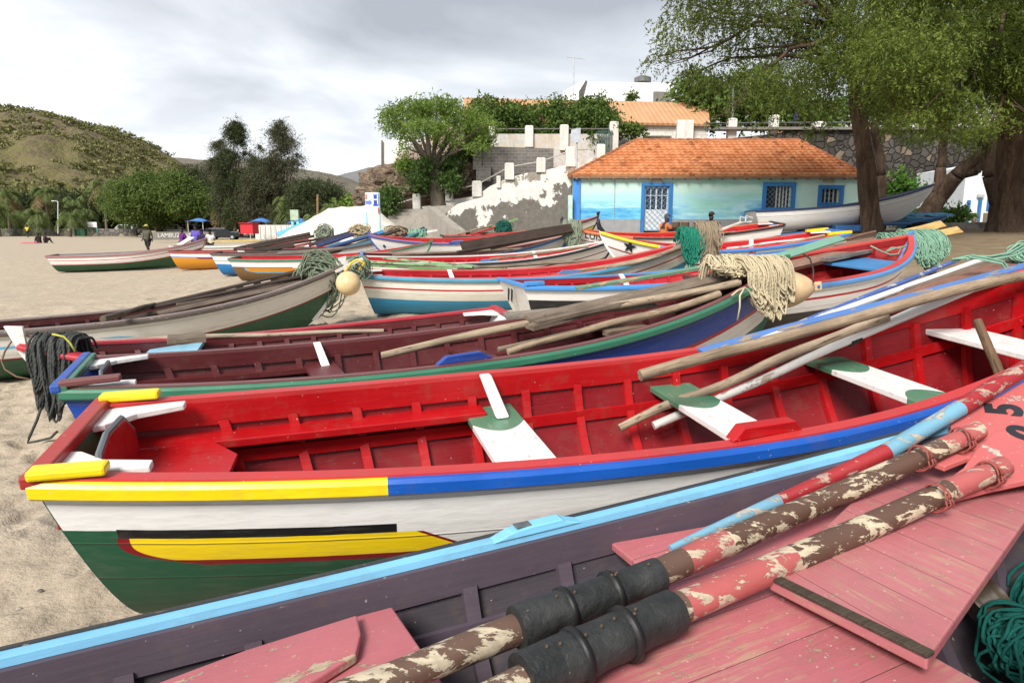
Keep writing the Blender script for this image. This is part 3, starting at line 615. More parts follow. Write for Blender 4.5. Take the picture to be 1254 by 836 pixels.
m = MB(); zc2 = dzb+.95; m.box(((dx0+dx1)/2, HY+.12, (dzb+zc2)/2), (dx1-dx0-.02, .05, zc2-dzb)); 
for k in range(5): m.box((dx0+.04+(dx1-dx0-.08)*k/4, HY+.12, (zc2+dz1)/2), (.07 if k in (0, 2, 4) else .035, .05, dz1-zc2))
m.box(((dx0+dx1)/2, HY+.12, dz1-.05), (dx1-dx0-.02, .05, .09)); m.box(((dx0+dx1)/2, HY+.12, (zc2+dz1)/2+.1), (dx1-dx0-.02, .05, .035)); lf = m.build('door_leaf', WHT)
m = MB(); m.box(((dx0+dx1)/2, HY+.17, (zc2+dz1)/2), (dx1-dx0-.02, .02, dz1-zc2)); gl = m.build('glass', plain((.03, .04, .05), .1))
m = MB(); lattice(m, dx0+.01, dx1-.01, dzb+.02, dz1-.02, HY+.03, .24, .008); frame4(m, dx0+.03, dx1-.03, dzb+.06, dz1-.03, .03, HY+.04, .03); gr = m.build('security_grille', paint((.12, .27, .5), .2))
for o in (fr, lf, gl, gr): under(o, door)
door.parent = hs; door.matrix_parent_inverse = Matrix.Translation(hs.location).inverted()
for a_, b_, c_, d_ in wins:
    w = empty('window', (a_, HY, c_), None, None)
    m = MB(); frame4(m, a_, b_, c_, d_, .17, HY-.02, .09); q = [m.build('window_frame', BLUEF, bevel=.006)]
    m = MB(); m.box(((a_+b_)/2, HY+.2, (c_+d_)/2), (b_-a_, .02, d_-c_)); q.append(m.build('pane', plain((.015, .018, .022), .12)))
    m = MB(); 
    for k in range(5): m.box((a_+.03+(b_-a_-.06)*(k/4 if b_-a_ < 1 else .45+.55*k/4), HY+.14, (c_+d_)/2), (.05, .04, d_-c_))
    q.append(m.build('sash_bars', WHT)); m = MB(); lattice(m, a_, b_, c_, d_, HY+.04, .22, .007); q.append(m.build('security_grille', paint((.2, .25, .3), .2)))
    for o in q: under(o, w)
    w.parent = hs; w.matrix_parent_inverse = Matrix.Translation(hs.location).inverted()
for u in (804, 1014.5):
    p = D(u, 222, HY); m = MB(); m.box((p.x, HY-.02, p.z), (.52, .04, .13)); 
    for k in range(4): m.box((p.x, HY-.045, p.z-.045+.03*k), (.46, .012, .012))
    under(m.build('vent_plate', plain((.45, .36, .24), .7)), hs)
# tiled hip roof
n = NT('clay_tiles'); v = n.n('ShaderNodeTexVoronoi'); mp = n.n('ShaderNodeMapping'); mp.inputs['Scale'].default_value = (4.2, 3.1, 0.01); n.l(n.tc.outputs['Object'], mp.inputs[0]); n.l(mp.outputs[0], v.inputs['Vector']); v.inputs['Scale'].default_value = 1; v.inputs['Randomness'].default_value = .3
sp = n.n('ShaderNodeSeparateColor'); n.l(v.outputs['Color'], sp.inputs[0])
c = n.mix(n.rng(sp.outputs[0], .1, .9), (.50, .195, .08), (.64, .30, .145)); c = n.mix(n.rng(sp.outputs[1], .95, .97), c, (.36, .14, .06)); c = n.mix(n.rng(n.noise(1.2, 6, .7), .5, .8, 0, .3), c, (.20, .10, .06)); c = n.mix(n.rng(n.noise(20, 5, .7), .58, .75, 0, .5), c, (.13, .07, .045))
TILE = n.fin(c, .8, n.bump(n.noise(25, 4), .3, .02), .2)
e0, e1 = D(697, 215, HY).x, D(1057, 215, HY).x; ey = HY-.25; zr = D(880, 173.5, HY+3.4).z; r0, r1 = D(778, 173, HY+3.4).x, D(978, 173, HY+3.4).x; ry = HY+HD/2; zeave = ze-.02; ey2 = HY+HD+.25
def roof_face(A_, B_, C_, D_, m):
    """quad/tri face A-B eave, D-C ridge: wavy overlapped tiles, clipped to the face"""
    A_, B_, C_, D_ = map(Vector, (A_, B_, C_, D_)); ex = (B_-A_).normalized(); W_ = (B_-A_).length; mid = (D_+C_)/2; sl = mid-(A_+ex*(mid-A_).dot(ex)); SL = sl.length; es = sl.normalized(); nn = ex.cross(es)
    if nn.z < 0: nn = -nn
    tw = .27; rows = 13; nu = int(W_/tw*6); rh = SL/rows; l0 = (D_-A_).dot(ex)/SL; l1 = (B_-C_).dot(ex)/SL
    for k in range(rows):
        R2 = []
        for j in (0, 1, 2):
            s = k*rh+(rh*1.04 if j == 2 else rh*.5*j); h0 = .085-.075*j/2; row = []
            if j == 0: 
                row0 = []
            a_ = s*l0; b_ = W_-s*l1
            for i in range(nu+1):
                u = a_+(b_-a_)*0 + W_*i/nu; u = min(max(u, a_), b_); wv = abs(math.sin(PI*u/tw))**.8*.065
                row.append(A_+ex*u+es*s+nn*(h0+wv)); 
                if j == 0: row0.append(A_+ex*u+es*s+nn*(wv*.2-.01))
            if j == 0: R2.append(row0)
            R2.append(row)
        m.grid(R2)
m = MB(); roof_face((e0, ey, zeave), (e1, ey, zeave), (r1, ry, zr), (r0, ry, zr), m)
roof_face((e0, ey2, zeave), (e0, ey, zeave), (r0, ry, zr), (r0, ry, zr), m); roof_face((e1, ey, zeave), (e1, ey2, zeave), (r1, ry, zr), (r1, ry, zr), m)
m.add([(e0, ey2, zeave), (e1, ey2, zeave), (r1, ry, zr), (r0, ry, zr)], [(0, 1, 2, 3)])
rf = m.build('roof', TILE); under(rf, hs)
m = MB()
for p, q in (((r0, ry, zr), (r1, ry, zr)), ((e0, ey, zeave), (r0, ry, zr)), ((e1, ey, zeave), (r1, ry, zr))):
    p, q = Vector(p), Vector(q); k = int((q-p).length/.4)
    for i in range(k): a_ = p.lerp(q, i/k)+Vector((0, 0, .05)); b_ = p.lerp(q, (i+1.15)/k)+Vector((0, 0, .04)); m.tube([a_, b_], [.115, .09], 8)
rt = m.build('ridge_tiles', plain((.30, .11, .05), .85, .4, 5), None); rt.parent = rf; rt.matrix_parent_inverse = rf.matrix_world.inverted()
m = MB(); m.box(((e0+e1)/2, ey+.03, zeave-.03), (e1-e0-.1, .05, .09)); m.box(((e0+e1)/2, (ey+ey2)/2, zeave-.035), (e1-e0-.2, ey2-ey-.1, .02))
for k in range(24): m.box((e0+.3+(e1-e0-.6)*k/23, ey+.1, zeave-.09), (.07, .35, .07))
under(m.build('eave_board', plain((.22, .13, .08), .8)), hs)
# ---- ramp wall, stairs and pillars
rw = poly_wall('ramp_wall', [(548, 284), (545, 262), (560, 250), (600, 239), (640, 230), (676, 222), (684, 213), (700, 212), (701, 284)], 31.6, .4, wallmat((.70, .67, .62), (.26, .22, .18), .5, 1.1, (.185, .168, .145), zs=(2.75, .17, .16)), 'big stained retaining wall of the ramp, white above and bare grey below')
m = MB(); P = [D(520, 252, 32), D(527, 251, 32), D(562, 283, 26.5), D(556, 290, 26.5)]; a_, b_, c_, d_ = P
m.prism([D(522, 253, 31.7), D(556, 251, 31.7), D(556, 290, 31.7), D(522, 290, 31.7)], (0, .3, 0))
wing = []; 
for u, v, y in ((524, 253, 31.5), (535, 262, 30), (548, 273, 28.5), (560, 282, 27.2)):
    p = D(u, v, y); wing.append(p)
for p, q in zip(wing[:-1], wing[1:]):
    w = Vector((.32, .05, 0)); lo = Vector((0, 0, -2.2)); m.add([p, q, q+w, p+w, p+lo, q+lo, q+w+lo, p+w+lo], [(0, 1, 2, 3), (0, 4, 5, 1), (3, 2, 6, 7), (1, 5, 6, 2), (0, 3, 7, 4)])
tag(m.build('stair_wing_wall', CONCL), 'sloping concrete parapet coming down to the foot of the ramp', 'wall')
poly_wall('stair_wall', [(478, 285), (480, 268), (492, 262), (510, 254), (530, 251), (549, 245), (584, 240), (600, 228), (623, 218), (645, 212), (662, 210), (690, 203), (700, 202), (720, 195), (736, 192), (748, 190), (760, 186), (760, 240), (700, 285)], 33.6, .35, WHITEW, 'peeling white wall climbing behind the ramp under the row of pillars')
m = MB()
for k in range(12):
    p = D(478, 288-0, 30.8-.0); t = k/11; a_ = D(476, 0, 30+k*.3); m.box((D(512, 280, 29.0+k*.32).x, 29.0+k*.32, .55+.16*k), (2.7, .34, .5))
tag(m.build('stone_steps', CONCL), 'worn concrete steps beside the sloping parapet', 'steps')
def pillar(u0, u1, v0, v1, y, label, cap=True, mat=WHITEP, group='white pillars of the stair railing'):
    p0, p1 = D(u0, v0, y), D(u1, v1, y); w = p1.x-p0.x; m = MB(); m.box(((p0.x+p1.x)/2, y+w/2, (p0.z+p1.z)/2), (w, w, p0.z-p1.z)); m.box(((p0.x+p1.x)/2, y+w/2, p0.z+.03), (w+.03, w+.03, .07), taper=.7)
    tag(m.build('wall_pillar', mat, bevel=.01), label, 'pillar', group); return Vector(((p0.x+p1.x)/2, y+w/2, p0.z-.12))
PL = [(477, 486, 248, 270), (505, 515, 239, 256), (545, 554.5, 230.5, 246), (578, 590, 223, 241), (608, 613, 217, 230), (618, 629.5, 201, 220), (657, 668, 194.5, 211), (693, 705, 181, 204), (731, 741, 178, 194)]
ordn = ['lowest, by the foot of the steps', 'second from the bottom, left of the acacia trunk', 'third from the bottom, right of the acacia trunk', 'fourth, with painted mark above the ramp', 'thin stub below the grey terrace wall', 'at the left end of the grey block wall', 'below the right end of the grey block wall', 'tallest, next to the metal sign post', 'topmost, just above the tiled roof']
tops = [pillar(*p, 33.5, 'white stair pillar '+l) for p, l in zip(PL, ordn)]
m = MB()
for i, j in ((0, 1), (1, 2), (2, 3), (3, 5), (5, 6), (6, 7), (7, 8)): m.tube([tops[i]+Vector((0, -.1, 0)), tops[j]+Vector((0, -.1, 0))], .03, 6)
tag(m.build('stair_handrail', plain((.42, .40, .36), .6)), 'grey pipe handrail running between the stair pillars', 'handrail')
m = MB(); P = [D(u, v, 34.5) for u, v in [(588, 179), (678, 182), (678, 213), (660, 215), (625, 226), (588, 240)]]; m.prism(P, (0, .4, 0)); m.prism([D(579, 185, 34.4), D(590, 179, 34.4), D(590, 208, 34.4), D(579, 208, 34.4)], (0, .6, 0)); m.prism([D(583, 204, 34.2), D(601, 203, 34.2), D(601, 222, 34.2), D(583, 222, 34.2)], (0, .5, 0))
n = NT('block_wall'); bk = n.n('ShaderNodeTexBrick'); mp = n.n('ShaderNodeMapping'); mp.inputs['Rotation'].default_value = (PI/2, 0, 0); n.l(n.tc.outputs['Object'], mp.inputs[0]); n.l(mp.outputs[0], bk.inputs['Vector']); bk.inputs['Scale'].default_value = 1.6; bk.inputs['Color1'].default_value = (.12, .11, .10, 1); bk.inputs['Color2'].default_value = (.17, .155, .14, 1); bk.inputs['Mortar'].default_value = (.23, .21, .19, 1); bk.inputs['Mortar Size'].default_value = .02
tag(m.build('block_wall', n.fin(n.mix(n.rng(n.noise(3, 6), .4, .8, 0, .5), bk.outputs[0], (.07, .065, .06)), .9)), 'dark grey block terrace wall above the stairs', 'wall')
# upper terrace wall with pillars
poly_wall('terrace_wall', [(600, 164), (752, 164), (760, 186), (745, 192), (690, 205), (600, 205)], 38, .35, TAN, 'pale stained terrace wall under the creepers')
for (a_, b_, c_, d_), l in zip([(598, 606, 156, 166), (643, 653, 155, 180), (646, 652, 154, 164), (686, 696, 154, 184), (747, 757, 150, 186)], ['left end, half hidden by the acacia', 'first from the left under the creepers', '', 'second from the left under the creepers', 'right end, beside the creeper hanging down']):
    if l: pillar(a_, b_, c_, d_, 37.8, 'white terrace pillar '+l, group='white pillars of the upper terrace')
m = MB(); m.tube([D(602, 158, 37.9), D(752, 158, 37.9)], .035, 6); tag(m.build('terrace_rail', plain((.14, .13, .12), .6)), 'thin pipe rail along the upper terrace wall', 'handrail')
m = MB(); 
for k in range(9): m.box((D(732+k*2.1, 180, 37.7).x, 37.7, D(740, 176, 37.7).z), (.04, .04, 1.4))
m.box((D(740.5, 165, 37.7).x, 37.7, D(740, 162, 37.7).z), (.9, .05, .05)); tag(m.build('iron_gate', plain((.04, .09, .08), .5)), 'small dark green iron gate in the terrace wall', 'gate')
# creeper-covered roof house
ph = empty('terrace_house', D(700, 160, 40), 'long low house with peach corrugated roof half buried in creeper', 'house')
n = NT('corrugated_roof'); sp = n.n('ShaderNodeSeparateXYZ'); n.l(n.tc.outputs['Object'], sp.inputs[0]); rb = n.math('SINE', n.math('MULTIPLY', sp.outputs[0], 22)); c = n.mix(n.rng(n.noise(.9, 5), .35, .7), (.50, .26, .13), (.56, .32, .17)); c = n.mix(n.math('MULTIPLY', n.rng(rb, -1, -.3, 1, 0), .22), c, (.3, .16, .09))
PEACH = n.fin(c, .6, n.bump(rb, .5, .03), .3)
P = [D(568, 146, 39.6), D(870, 152, 39.6), D(866, 126, 44), D(568, 120, 44)]; m = MB(); m.prism(P, (0, .05, -.12)); under(m.build('roof', PEACH), ph)
P = [D(745, 150, 39.9), D(866, 155, 39.9), D(866, 184, 39.9), D(745, 184, 39.9)]; m = MB(); m.prism(P, (0, .3, 0)); 
n = NT('white_blocks'); bk = n.n('ShaderNodeTexBrick'); mp = n.n('ShaderNodeMapping'); mp.inputs['Rotation'].default_value = (PI/2, 0, 0); n.l(n.tc.outputs['Object'], mp.inputs[0]); n.l(mp.outputs[0], bk.inputs['Vector']); bk.inputs['Scale'].default_value = 1.1; bk.inputs['Color1'].default_value = (.62, .59, .53, 1); bk.inputs['Color2'].default_value = (.50, .47, .42, 1); bk.inputs['Mortar'].default_value = (.36, .33, .28, 1); bk.inputs['Mortar Size'].default_value = .015
under(m.build('block_wall', n.fin(n.mix(n.rng(n.noise(1.8, 7, .7), .55, .7, 0, .8), bk.outputs[0], (.28, .24, .20)), .9)), ph)
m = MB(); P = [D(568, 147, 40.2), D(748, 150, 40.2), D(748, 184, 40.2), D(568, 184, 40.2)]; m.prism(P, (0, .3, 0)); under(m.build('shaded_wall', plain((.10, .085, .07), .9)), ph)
m = MB(); m.box(D(805, 166, 39.7), (1.6, .3, .06)); m.box(D(838, 160, 39.7), (.9, .5, 1.1)); under(m.build('porch_block', WHITEP), ph)
VINE = leafmat((.045, .080, .018), (.10, .16, .03))
vs_ = []; r5 = random.Random(3)
for k in range(96):
    u = r5.uniform(575, 752); vt = 124 if r5.random() < .6 else 136; v = r5.uniform(vt, 160); vs_.append(cl(u, v, 39.0+r5.uniform(-.3, .4)+(160-v)*.06, 9, 7, .45, .35))
for u, v, ru, rv in [(608, 130, 14, 12), (640, 135, 18, 8), (716, 135, 20, 8), (722, 148, 16, 14), (728, 168, 9, 12), (765, 155, 12, 3), (775, 157, 8, 3), (610, 150, 18, 14), (745, 150, 12, 10), (736, 178, 5, 7)]: vs_.append(cl(u, v, 38.6, ru, rv, .6, .7))
vr = tree_root('creeper', D(660, 165, 38.8), 'thick yellow-green creeper hanging over the peach roof and terrace', 'creeper'); m = MB()
for k in range(14): u = 605+k*10; limb(m, D(u, 172, 38.8), D(u+r5.uniform(-12, 12), 136, 39.6), .04, .015, .1)
par(m.build('stem', BARK), vr); par(crown('leaves', vs_, VINE, None, 170, .15, .6, .5, 6, 77), vr)
bush('green_bush', 'tiny bush on the ridge of the peach roof', [cl(774, 119, 44.5, 4, 3, .3)], VINE, 120, .12, 78)
# big white building
wb = empty('white_building', D(760, 120, 58), 'tall whitewashed building with stained parapet on the skyline', 'building')
m = MB(); m.prism([D(u, v, 58) for u, v in [(712, 100), (824, 102), (828, 135), (703, 135)]], (0, 9, 0)); under(m.build('wall', wallmat((.86, .86, .85), (.5, .45, .4), .25, .6)), wb)
m = MB(); m.prism([D(u, v, 59) for u, v in [(690, 112), (712, 99.5), (712, 135), (690, 135)]], (0, 6, 0)); under(m.build('lean_to_wall', wallmat((.78, .78, .77), (.4, .36, .3), .3, .6)), wb)
m = MB(); m.prism([D(u, v, 57.6) for u, v in [(801, 112), (821, 112.5), (821, 128), (801, 128)]], (0, .38, 0)); under(m.build('bare_patch', CONC), wb)
m = MB(); m.prism([D(u, v, 57.9) for u, v in [(709, 112), (717, 99), (719, 99), (713, 123), (709, 123)]], (0, .3, 0)); under(m.build('dark_gable_strip', plain((.10, .09, .09), .9)), wb)  # narrow dark strip down the gable edge
p = D(787, 101, 59); m = MB(); m.tube([p, p+Vector((0, 0, .35))], .7, 12); m.tube([p+Vector((0, 0, .35)), p+Vector((0, 0, .5))], [.7, .3], 12); tag(m.build('water_tank', plain((.12, .12, .12), .5)), 'low black water tank on the white building roof', 'tank')
m = MB(); a_ = D(702.5, 132, 50); b_ = D(702.5, 70, 50); m.tube([a_, b_], .045, 5); m.tube([b_+Vector((-.5, 0, 0)), b_+Vector((.8, 0, -.15))], .02, 4); tag(m.build('radio_mast', plain((.5, .5, .5), .4)), 'thin radio mast left of the white building', 'mast')
# pale pink wall and rock face on the left
ph2 = empty('pink_house', D(490, 190, 37), 'pale pink washed wall end standing on the rock face', 'house')
n = NT('pink_wash'); sp = n.n('ShaderNodeSeparateXYZ'); n.l(n.tc.outputs['Object'], sp.inputs[0]); dg = n.math('ADD', sp.outputs[2], n.math('MULTIPLY', sp.outputs[0], -.55)); nz = n.noise(1.1, 6)
c = n.mix(n.rng(n.math('ADD', dg, n.math('MULTIPLY', nz, .9)), 9.3, 9.1), (.80, .79, .76), (.56, .42, .36)); m = MB(); m.prism([D(u, v, 37) for u, v in [(467.5, 171), (500, 172), (568, 150), (568, 208), (467.5, 208)]], (0, 4, 0)); under(m.build('wall', n.fin(c, .85, n.bump(nz, .3, .05))), ph2)
m = MB(); m.tube([D(467.8, 172, 36.9), D(467.8, 206, 36.9)], .05, 6); under(m.build('drain_pipe', CONC), ph2)
def boulder(c, r, mat, label, seed, grp='boulders of the rock face'):
    bm = bmesh.new(); bmesh.ops.create_icosphere(bm, subdivisions=4, radius=1); o3 = Vector((seed*3.1, seed*1.7, 0))
    for v in bm.verts:
        p = v.co.copy(); q = Vector((math.copysign(abs(p.x)**.6, p.x), math.copysign(abs(p.y)**.6, p.y), math.copysign(abs(p.z)**.6, p.z)))
        q *= 1+.35*(noise.noise(p*1.3+o3))+.16*noise.noise(p*4+o3)+.08*noise.noise(p*9+o3); v.co = Vector((q.x*r[0], q.y*r[1], q.z*r[2]))
    me = bpy.data.meshes.new('boulder'); bm.to_mesh(me); bm.free(); me.materials.append(mat); o = bpy.data.objects.new('boulder', me); COL.objects.link(o); o.location = c; o.rotation_euler = (0, 0, seed); tag(o, label, 'boulder', grp)
n = NT('brown_rock'); a = n.noise(1.3, 8, .7); b3 = n.noise(5, 7, .7, stretch=(1, 1, 2)); c = n.mix(n.rng(a, .35, .65), (.13, .095, .07), (.30, .225, .16)); c = n.mix(n.rng(b3, .5, .62), c, (.05, .038, .03)); ROCK = n.fin(c, .9, n.bump(n.math('ADD', a, b3), 1, .14), .2)
bl = [(468, 220, 14, 13, 36, 'tall brown boulder at the left end of the rock face'), (490, 215, 14, 12, 36, 'brown boulder under the pink wall, second from the left'), (505, 226, 16, 13, 35.5, 'brown boulder behind the dark bushes'), (482, 234, 16, 9, 35.5, 'low brown boulder under the two left ones'), (465, 238, 10, 8, 35.5, 'small brown boulder at the lower left of the rock face'), (570, 214, 16, 12, 35.4, 'brown boulder below the grey block wall corner'), (558, 228, 12, 10, 35.2, 'brown boulder right of the acacia trunk'), (575, 196, 12, 7, 35.8, 'small brown boulder tucked beneath the creepers left of the block wall'), (520, 206, 22, 8, 36.6, 'long flat boulder at the foot of the pink wall'), (540, 232, 16, 12, 35.8, 'brown boulder behind the acacia trunk'), (600, 215, 14, 14, 36, 'brown boulder behind the grey block wall'), (460, 250, 10, 9, 36, 'dark boulder low behind the hospital sign')]
for k, (u, v, ru, rv, y, l) in enumerate(bl): s = y/F; boulder(D(u, v, y), (ru*s, 1.2, rv*s), ROCK, l, k+1)
m = MB(); P = [D(u, v, 38) for u, v in [(455, 285), (452, 215), (470, 205), (600, 200), (600, 285)]]; m.prism(P, (0, 30, 0)); tag(m.build('rocky_terrace', ROCK), kind='structure')
m = MB(); P = [D(u, v, 38.5) for u, v in [(600, 285), (600, 190), (760, 186), (980, 160), (1400, 160), (1400, 300)]]; m.prism(P, (0, 60, 0)); tag(m.build('upper_terrace_ground', plain((.2, .17, .13), .95)), kind='structure')
# stone wall and promenade behind the house
poly_wall('stone_wall', [(745, 290), (745, 178), (860, 173), (975, 161), (1200, 158), (1420, 156), (1420, 300)], 38, .5, STONE, 'high dark rubble stone wall under the promenade')
m = MB(); m.box((23.4, 38.1, D(1080, 157.5, 37.9).z), (25, .7, .14)); tag(m.build('wall_coping', CONC), 'grey coping along the top of the stone wall', 'coping')
rl = empty('promenade_railing', D(1000, 158, 38), 'two-bar pipe railing along the promenade edge', 'railing')
def rail_part():
    m = MB()
    for v in (149, 157): m.tube([D(862, v+2, 38.2), D(1300, v-1, 38.2)], .03, 5)
    under(m.build('rails', plain((.12, .12, .12), .5)), rl)
    for u in (865, 925, 985, 1150, 1200): m = MB(); m.tube([D(u, 162, 38.2), D(u, 148, 38.2)], .03, 5); under(m.build('post', plain((.12, .12, .12), .5)), rl)
rail_part()
for (a_, b_, c_, d_, l) in [(893, 902, 146, 170, 'white post at the end of the promenade beside the lamp pole'), (945, 953, 142, 166, 'white post on the promenade half hidden by leaves'), (999, 1011, 150, 166, 'broad white post on the promenade left of the big trunk')]: pillar(a_, b_, c_, d_, 38.1, l, group='white posts of the promenade')
m = MB(); m.tube([D(897.5, 165, 38.6), D(897.5, 105, 38.6)], [.06, .045], 6); m.tube([D(897.5, 105, 38.6), D(894, 103, 38)], .04, 5); tag(m.build('lamp_pole', plain((.16, .17, .17), .5)), 'grey lamp pole behind the promenade post', 'pole')
m = MB(); m.prism([D(u, v, 60) for u, v in [(1000, 148), (1016, 138), (1033, 136), (1034, 165), (1000, 165)]], (0, 8, 0)); o = m.build('wall', plain((.55, .48, .40), .8)); hr = empty('distant_house', D(1015, 160, 60), 'small distant house with orange roof glimpsed through the tree', 'house'); under(o, hr)
m = MB(); m.prism([D(u, v, 59.5) for u, v in [(996, 149), (1016, 133), (1037, 139), (1037, 143), (1016, 139)]], (0, 9, 0)); under(m.build('roof', plain((.5, .2, .1), .8)), hr)
m = MB(); m.prism([D(u, v, 56) for u, v in [(1040, 138), (1300, 132), (1300, 160), (1040, 160)]], (0, 8, 0)); tag(m.build('white_annex', WHITEP), 'white building wall seen through the leaves above the stone wall', 'building')
# small white building with blue doors at right
sh = empty('white_shed', D(1200, 280, 33), 'small white building with two narrow blue doors behind the low wall', 'building')
m = MB(); sx0, sx1 = D(1180, 240, 33).x, D(1262, 240, 33).x; m.prism([Vector((sx0, 33, .9)), Vector((sx1, 33, .9)), Vector((sx1, 33, D(1262, 190, 33).z)), Vector((sx0, 33, D(1183, 205, 33).z))], (0, 4, 0)); under(m.build('wall', wallmat((.66, .70, .72), (.4, .4, .4), .2, 1)), sh)
for u0, u1, v0, v1, nm in [(1183, 1190, 245, 272, 'blue_door'), (1196.5, 1204, 243.5, 272, 'blue_door'), (1209, 1219, 241, 258, 'blue_shutter')]:
    a_, b_ = D(u0, v1, 32.9), D(u1, v0, 32.9); m = MB(); m.box(((a_.x+b_.x)/2, 32.97, (a_.z+b_.z)/2), (b_.x-a_.x, .06, b_.z-a_.z)); m.box(((a_.x+b_.x)/2, 32.92, (a_.z+b_.z)/2), ((b_.x-a_.x)*.7, .04, (b_.z-a_.z)*.9)); under(m.build(nm, paint((.03, .16, .38), .2), bevel=.005), sh)
m = MB(); 
for u in (1180, 1193, 1207): 
    p = D(u, 268, 32.9); m.box((p.x+.1, 32.96, p.z), (.34, .05, .55))
under(m.build('brown_dado', plain((.16, .12, .09), .8)), sh)
m = MB(); m.box(D(1201, 240, 32.9), (.3, .08, .12)); under(m.build('wall_lamp', plain((.4, .4, .38), .5)), sh)
# low stained wall
m = MB(); p0, p1 = D(1103, 275, 27.4), D(1290, 272, 26.2); z1 = D(1180, 271.5, 27).z; m.prism([Vector((p0.x, p0.y, .6)), Vector((p1.x, p1.y, .6)), Vector((p1.x, p1.y, z1+.03)), Vector((p0.x, p0.y, z1-.08))], (0, .35, 0)); tag(m.build('low_wall', wallmat((.20, .18, .155), (.07, .06, .055), .8, 1.2, (.36, .33, .29)), bevel=.02), 'low stained concrete wall in front of the small white building', 'wall')
# distant village strip on the left
m = MB(); a_, b_ = D(-60, 286, 112), D(168, 286, 112); m.box(((a_.x+b_.x)/2, 112, .55), (b_.x-a_.x, .5, 1.3)); tag(m.build('beach_wall', stonewall((.12, .11, .10), (.3, .27, .22), (.1, .09, .08), 1.5)), 'low stone wall under the far palms', 'wall')
gw = empty('graffiti_wall', D(225, 290, 72), 'low dark wall with white painted letters behind the walking group', 'wall'); a_, b_ = D(182, 286, 72), D(262, 286, 72); zt = D(220, 284, 72).z; zq = D(220, 291.5, 72).z
m = MB(); m.box(((a_.x+b_.x)/2, 72.2, (zt+zq)/2-.1), (b_.x-a_.x, .4, zt-zq+.2)); under(m.build('wall', CONC), gw)
t = text('LAMBUZANE', .62, plain((.6, .6, .57), .8), Matrix.Translation(D(214, 288.4, 71.96)) @ Matrix.Rotation(PI/2, 4, 'X'), None, ext=.01); under(t, gw)
def kiosk(u0, u1, v0, v1, y, c1, label, board):
    k = empty('notice_kiosk', D((u0+u1)/2, v1, y), label, 'kiosk'); a_, b_ = D(u0, v1, y), D(u1, v0, y); w = b_.x-a_.x; h = b_.z-a_.z
    for s in (0, 1): m = MB(); m.box((a_.x+.1+s*(w-.2), y, a_.z+h/2), (.16, .16, h)); under(m.build('post', plain(c1, .5)), k)
    m = MB(); m.box(((a_.x+b_.x)/2, y-.1, b_.z-h*.25), (w*.95, .12, h*.5)); under(m.build('board', plain(board, .5)), k)
    return k
kiosk(109, 119, 272, 285, 108, (.05, .35, .3), 'white notice board kiosk with green posts near the far palms', (.75, .76, .75))
k = kiosk(357, 366, 257, 282, 44, (.18, .52, .62), 'leaning greenish map board on pale blue posts left of the tarpaulin', (.36, .46, .34))
# blue awnings, red stall, white low walls at the back left
for k, (u0, u1, v0, v1, y, l) in enumerate([(227, 247, 267, 273, 84, 'blue awning behind the walking group'), (303, 325, 267, 274, 80, 'blue awning right of the red stall'), (350, 372, 267, 276, 70, 'blue awning behind the map board')]):
    s = empty('blue_awning', D((u0+u1)/2, 284, y), l, 'awning', 'blue awnings by the trees'); a_, b_ = D(u0, v1, y), D(u1, v0, y); ym = y+1.5; zt, zl = b_.z, a_.z
    m = MB(); R2 = []
    for i in range(9): t_ = i/8; R2.append([Vector((a_.x+(b_.x-a_.x)*t_, y+j*.75, zl+(zt-zl)*math.sin(PI*(.15+.7*t_))*(1-.25*abs(j-2)))) for j in range(5)])
    m.grid(R2); o = m.build('canopy', plain((.07, .20, .50), .7)); o.modifiers.new('solid', 'SOLIDIFY').thickness = .03; under(o, s)
    for x_ in (a_.x+.1, b_.x-.1): m = MB(); m.tube([Vector((x_, y+.4, gz(x_, y)-.1)), Vector((x_, y+.4, zl+.2))], .04, 5); under(m.build('pole', WHT), s)
s = empty('red_stall', D(303, 284, 74), 'bright red market stall beyond the beached boats', 'stall'); a_, b_ = D(294, 283, 74), D(308.5, 273.5, 74)
m = MB(); m.box(((a_.x+b_.x)/2, 75, (a_.z+b_.z)/2-.15), (b_.x-a_.x, 1.8, b_.z-a_.z+.3)); under(m.build('cloth', plain((.55, .02, .03), .7)), s); m = MB(); m.box(((a_.x+b_.x)/2, 75, b_.z+.03), (b_.x-a_.x+.3, 2.1, .07)); under(m.build('top_board', plain((.42, .02, .03), .7)), s)
m = MB(); a_, b_ = D(262, 290, 66), D(345, 290, 66); 
for k in range(12): x_ = a_.x+(b_.x-a_.x)*k/11; m.box((x_, 78, .9), (.22, .22, 1.6))
m.box(((a_.x+b_.x)/2-1, 79.5, 1.0), (b_.x-a_.x, .3, 1.6)); tag(m.build('white_fence_wall', WHITEP), 'white low wall with posts under the far trees', 'fence')
# hill street lamp
m = MB(); a_ = D(71, 286, 109); b_ = D(71, 247, 109); m.tube([a_, b_], .07, 6); m.tube([b_, b_+Vector((-.5, 0, .15))], .05, 5); m.box(b_+Vector((-.7, 0, .12)), (.5, .25, .12)); tag(m.build('street_lamp', plain((.6, .6, .6), .5)), 'slim street lamp between the palms on the left', 'lamp')
m = MB(); a_ = D(389, 286, 60); b_ = D(389, 238, 60); m.tube([a_, b_], .09, 6); tag(m.build('wooden_pole', wood((.35, .24, .12), (.22, .15, .08))), 'brown wooden pole left of the white tarpaulin', 'pole')
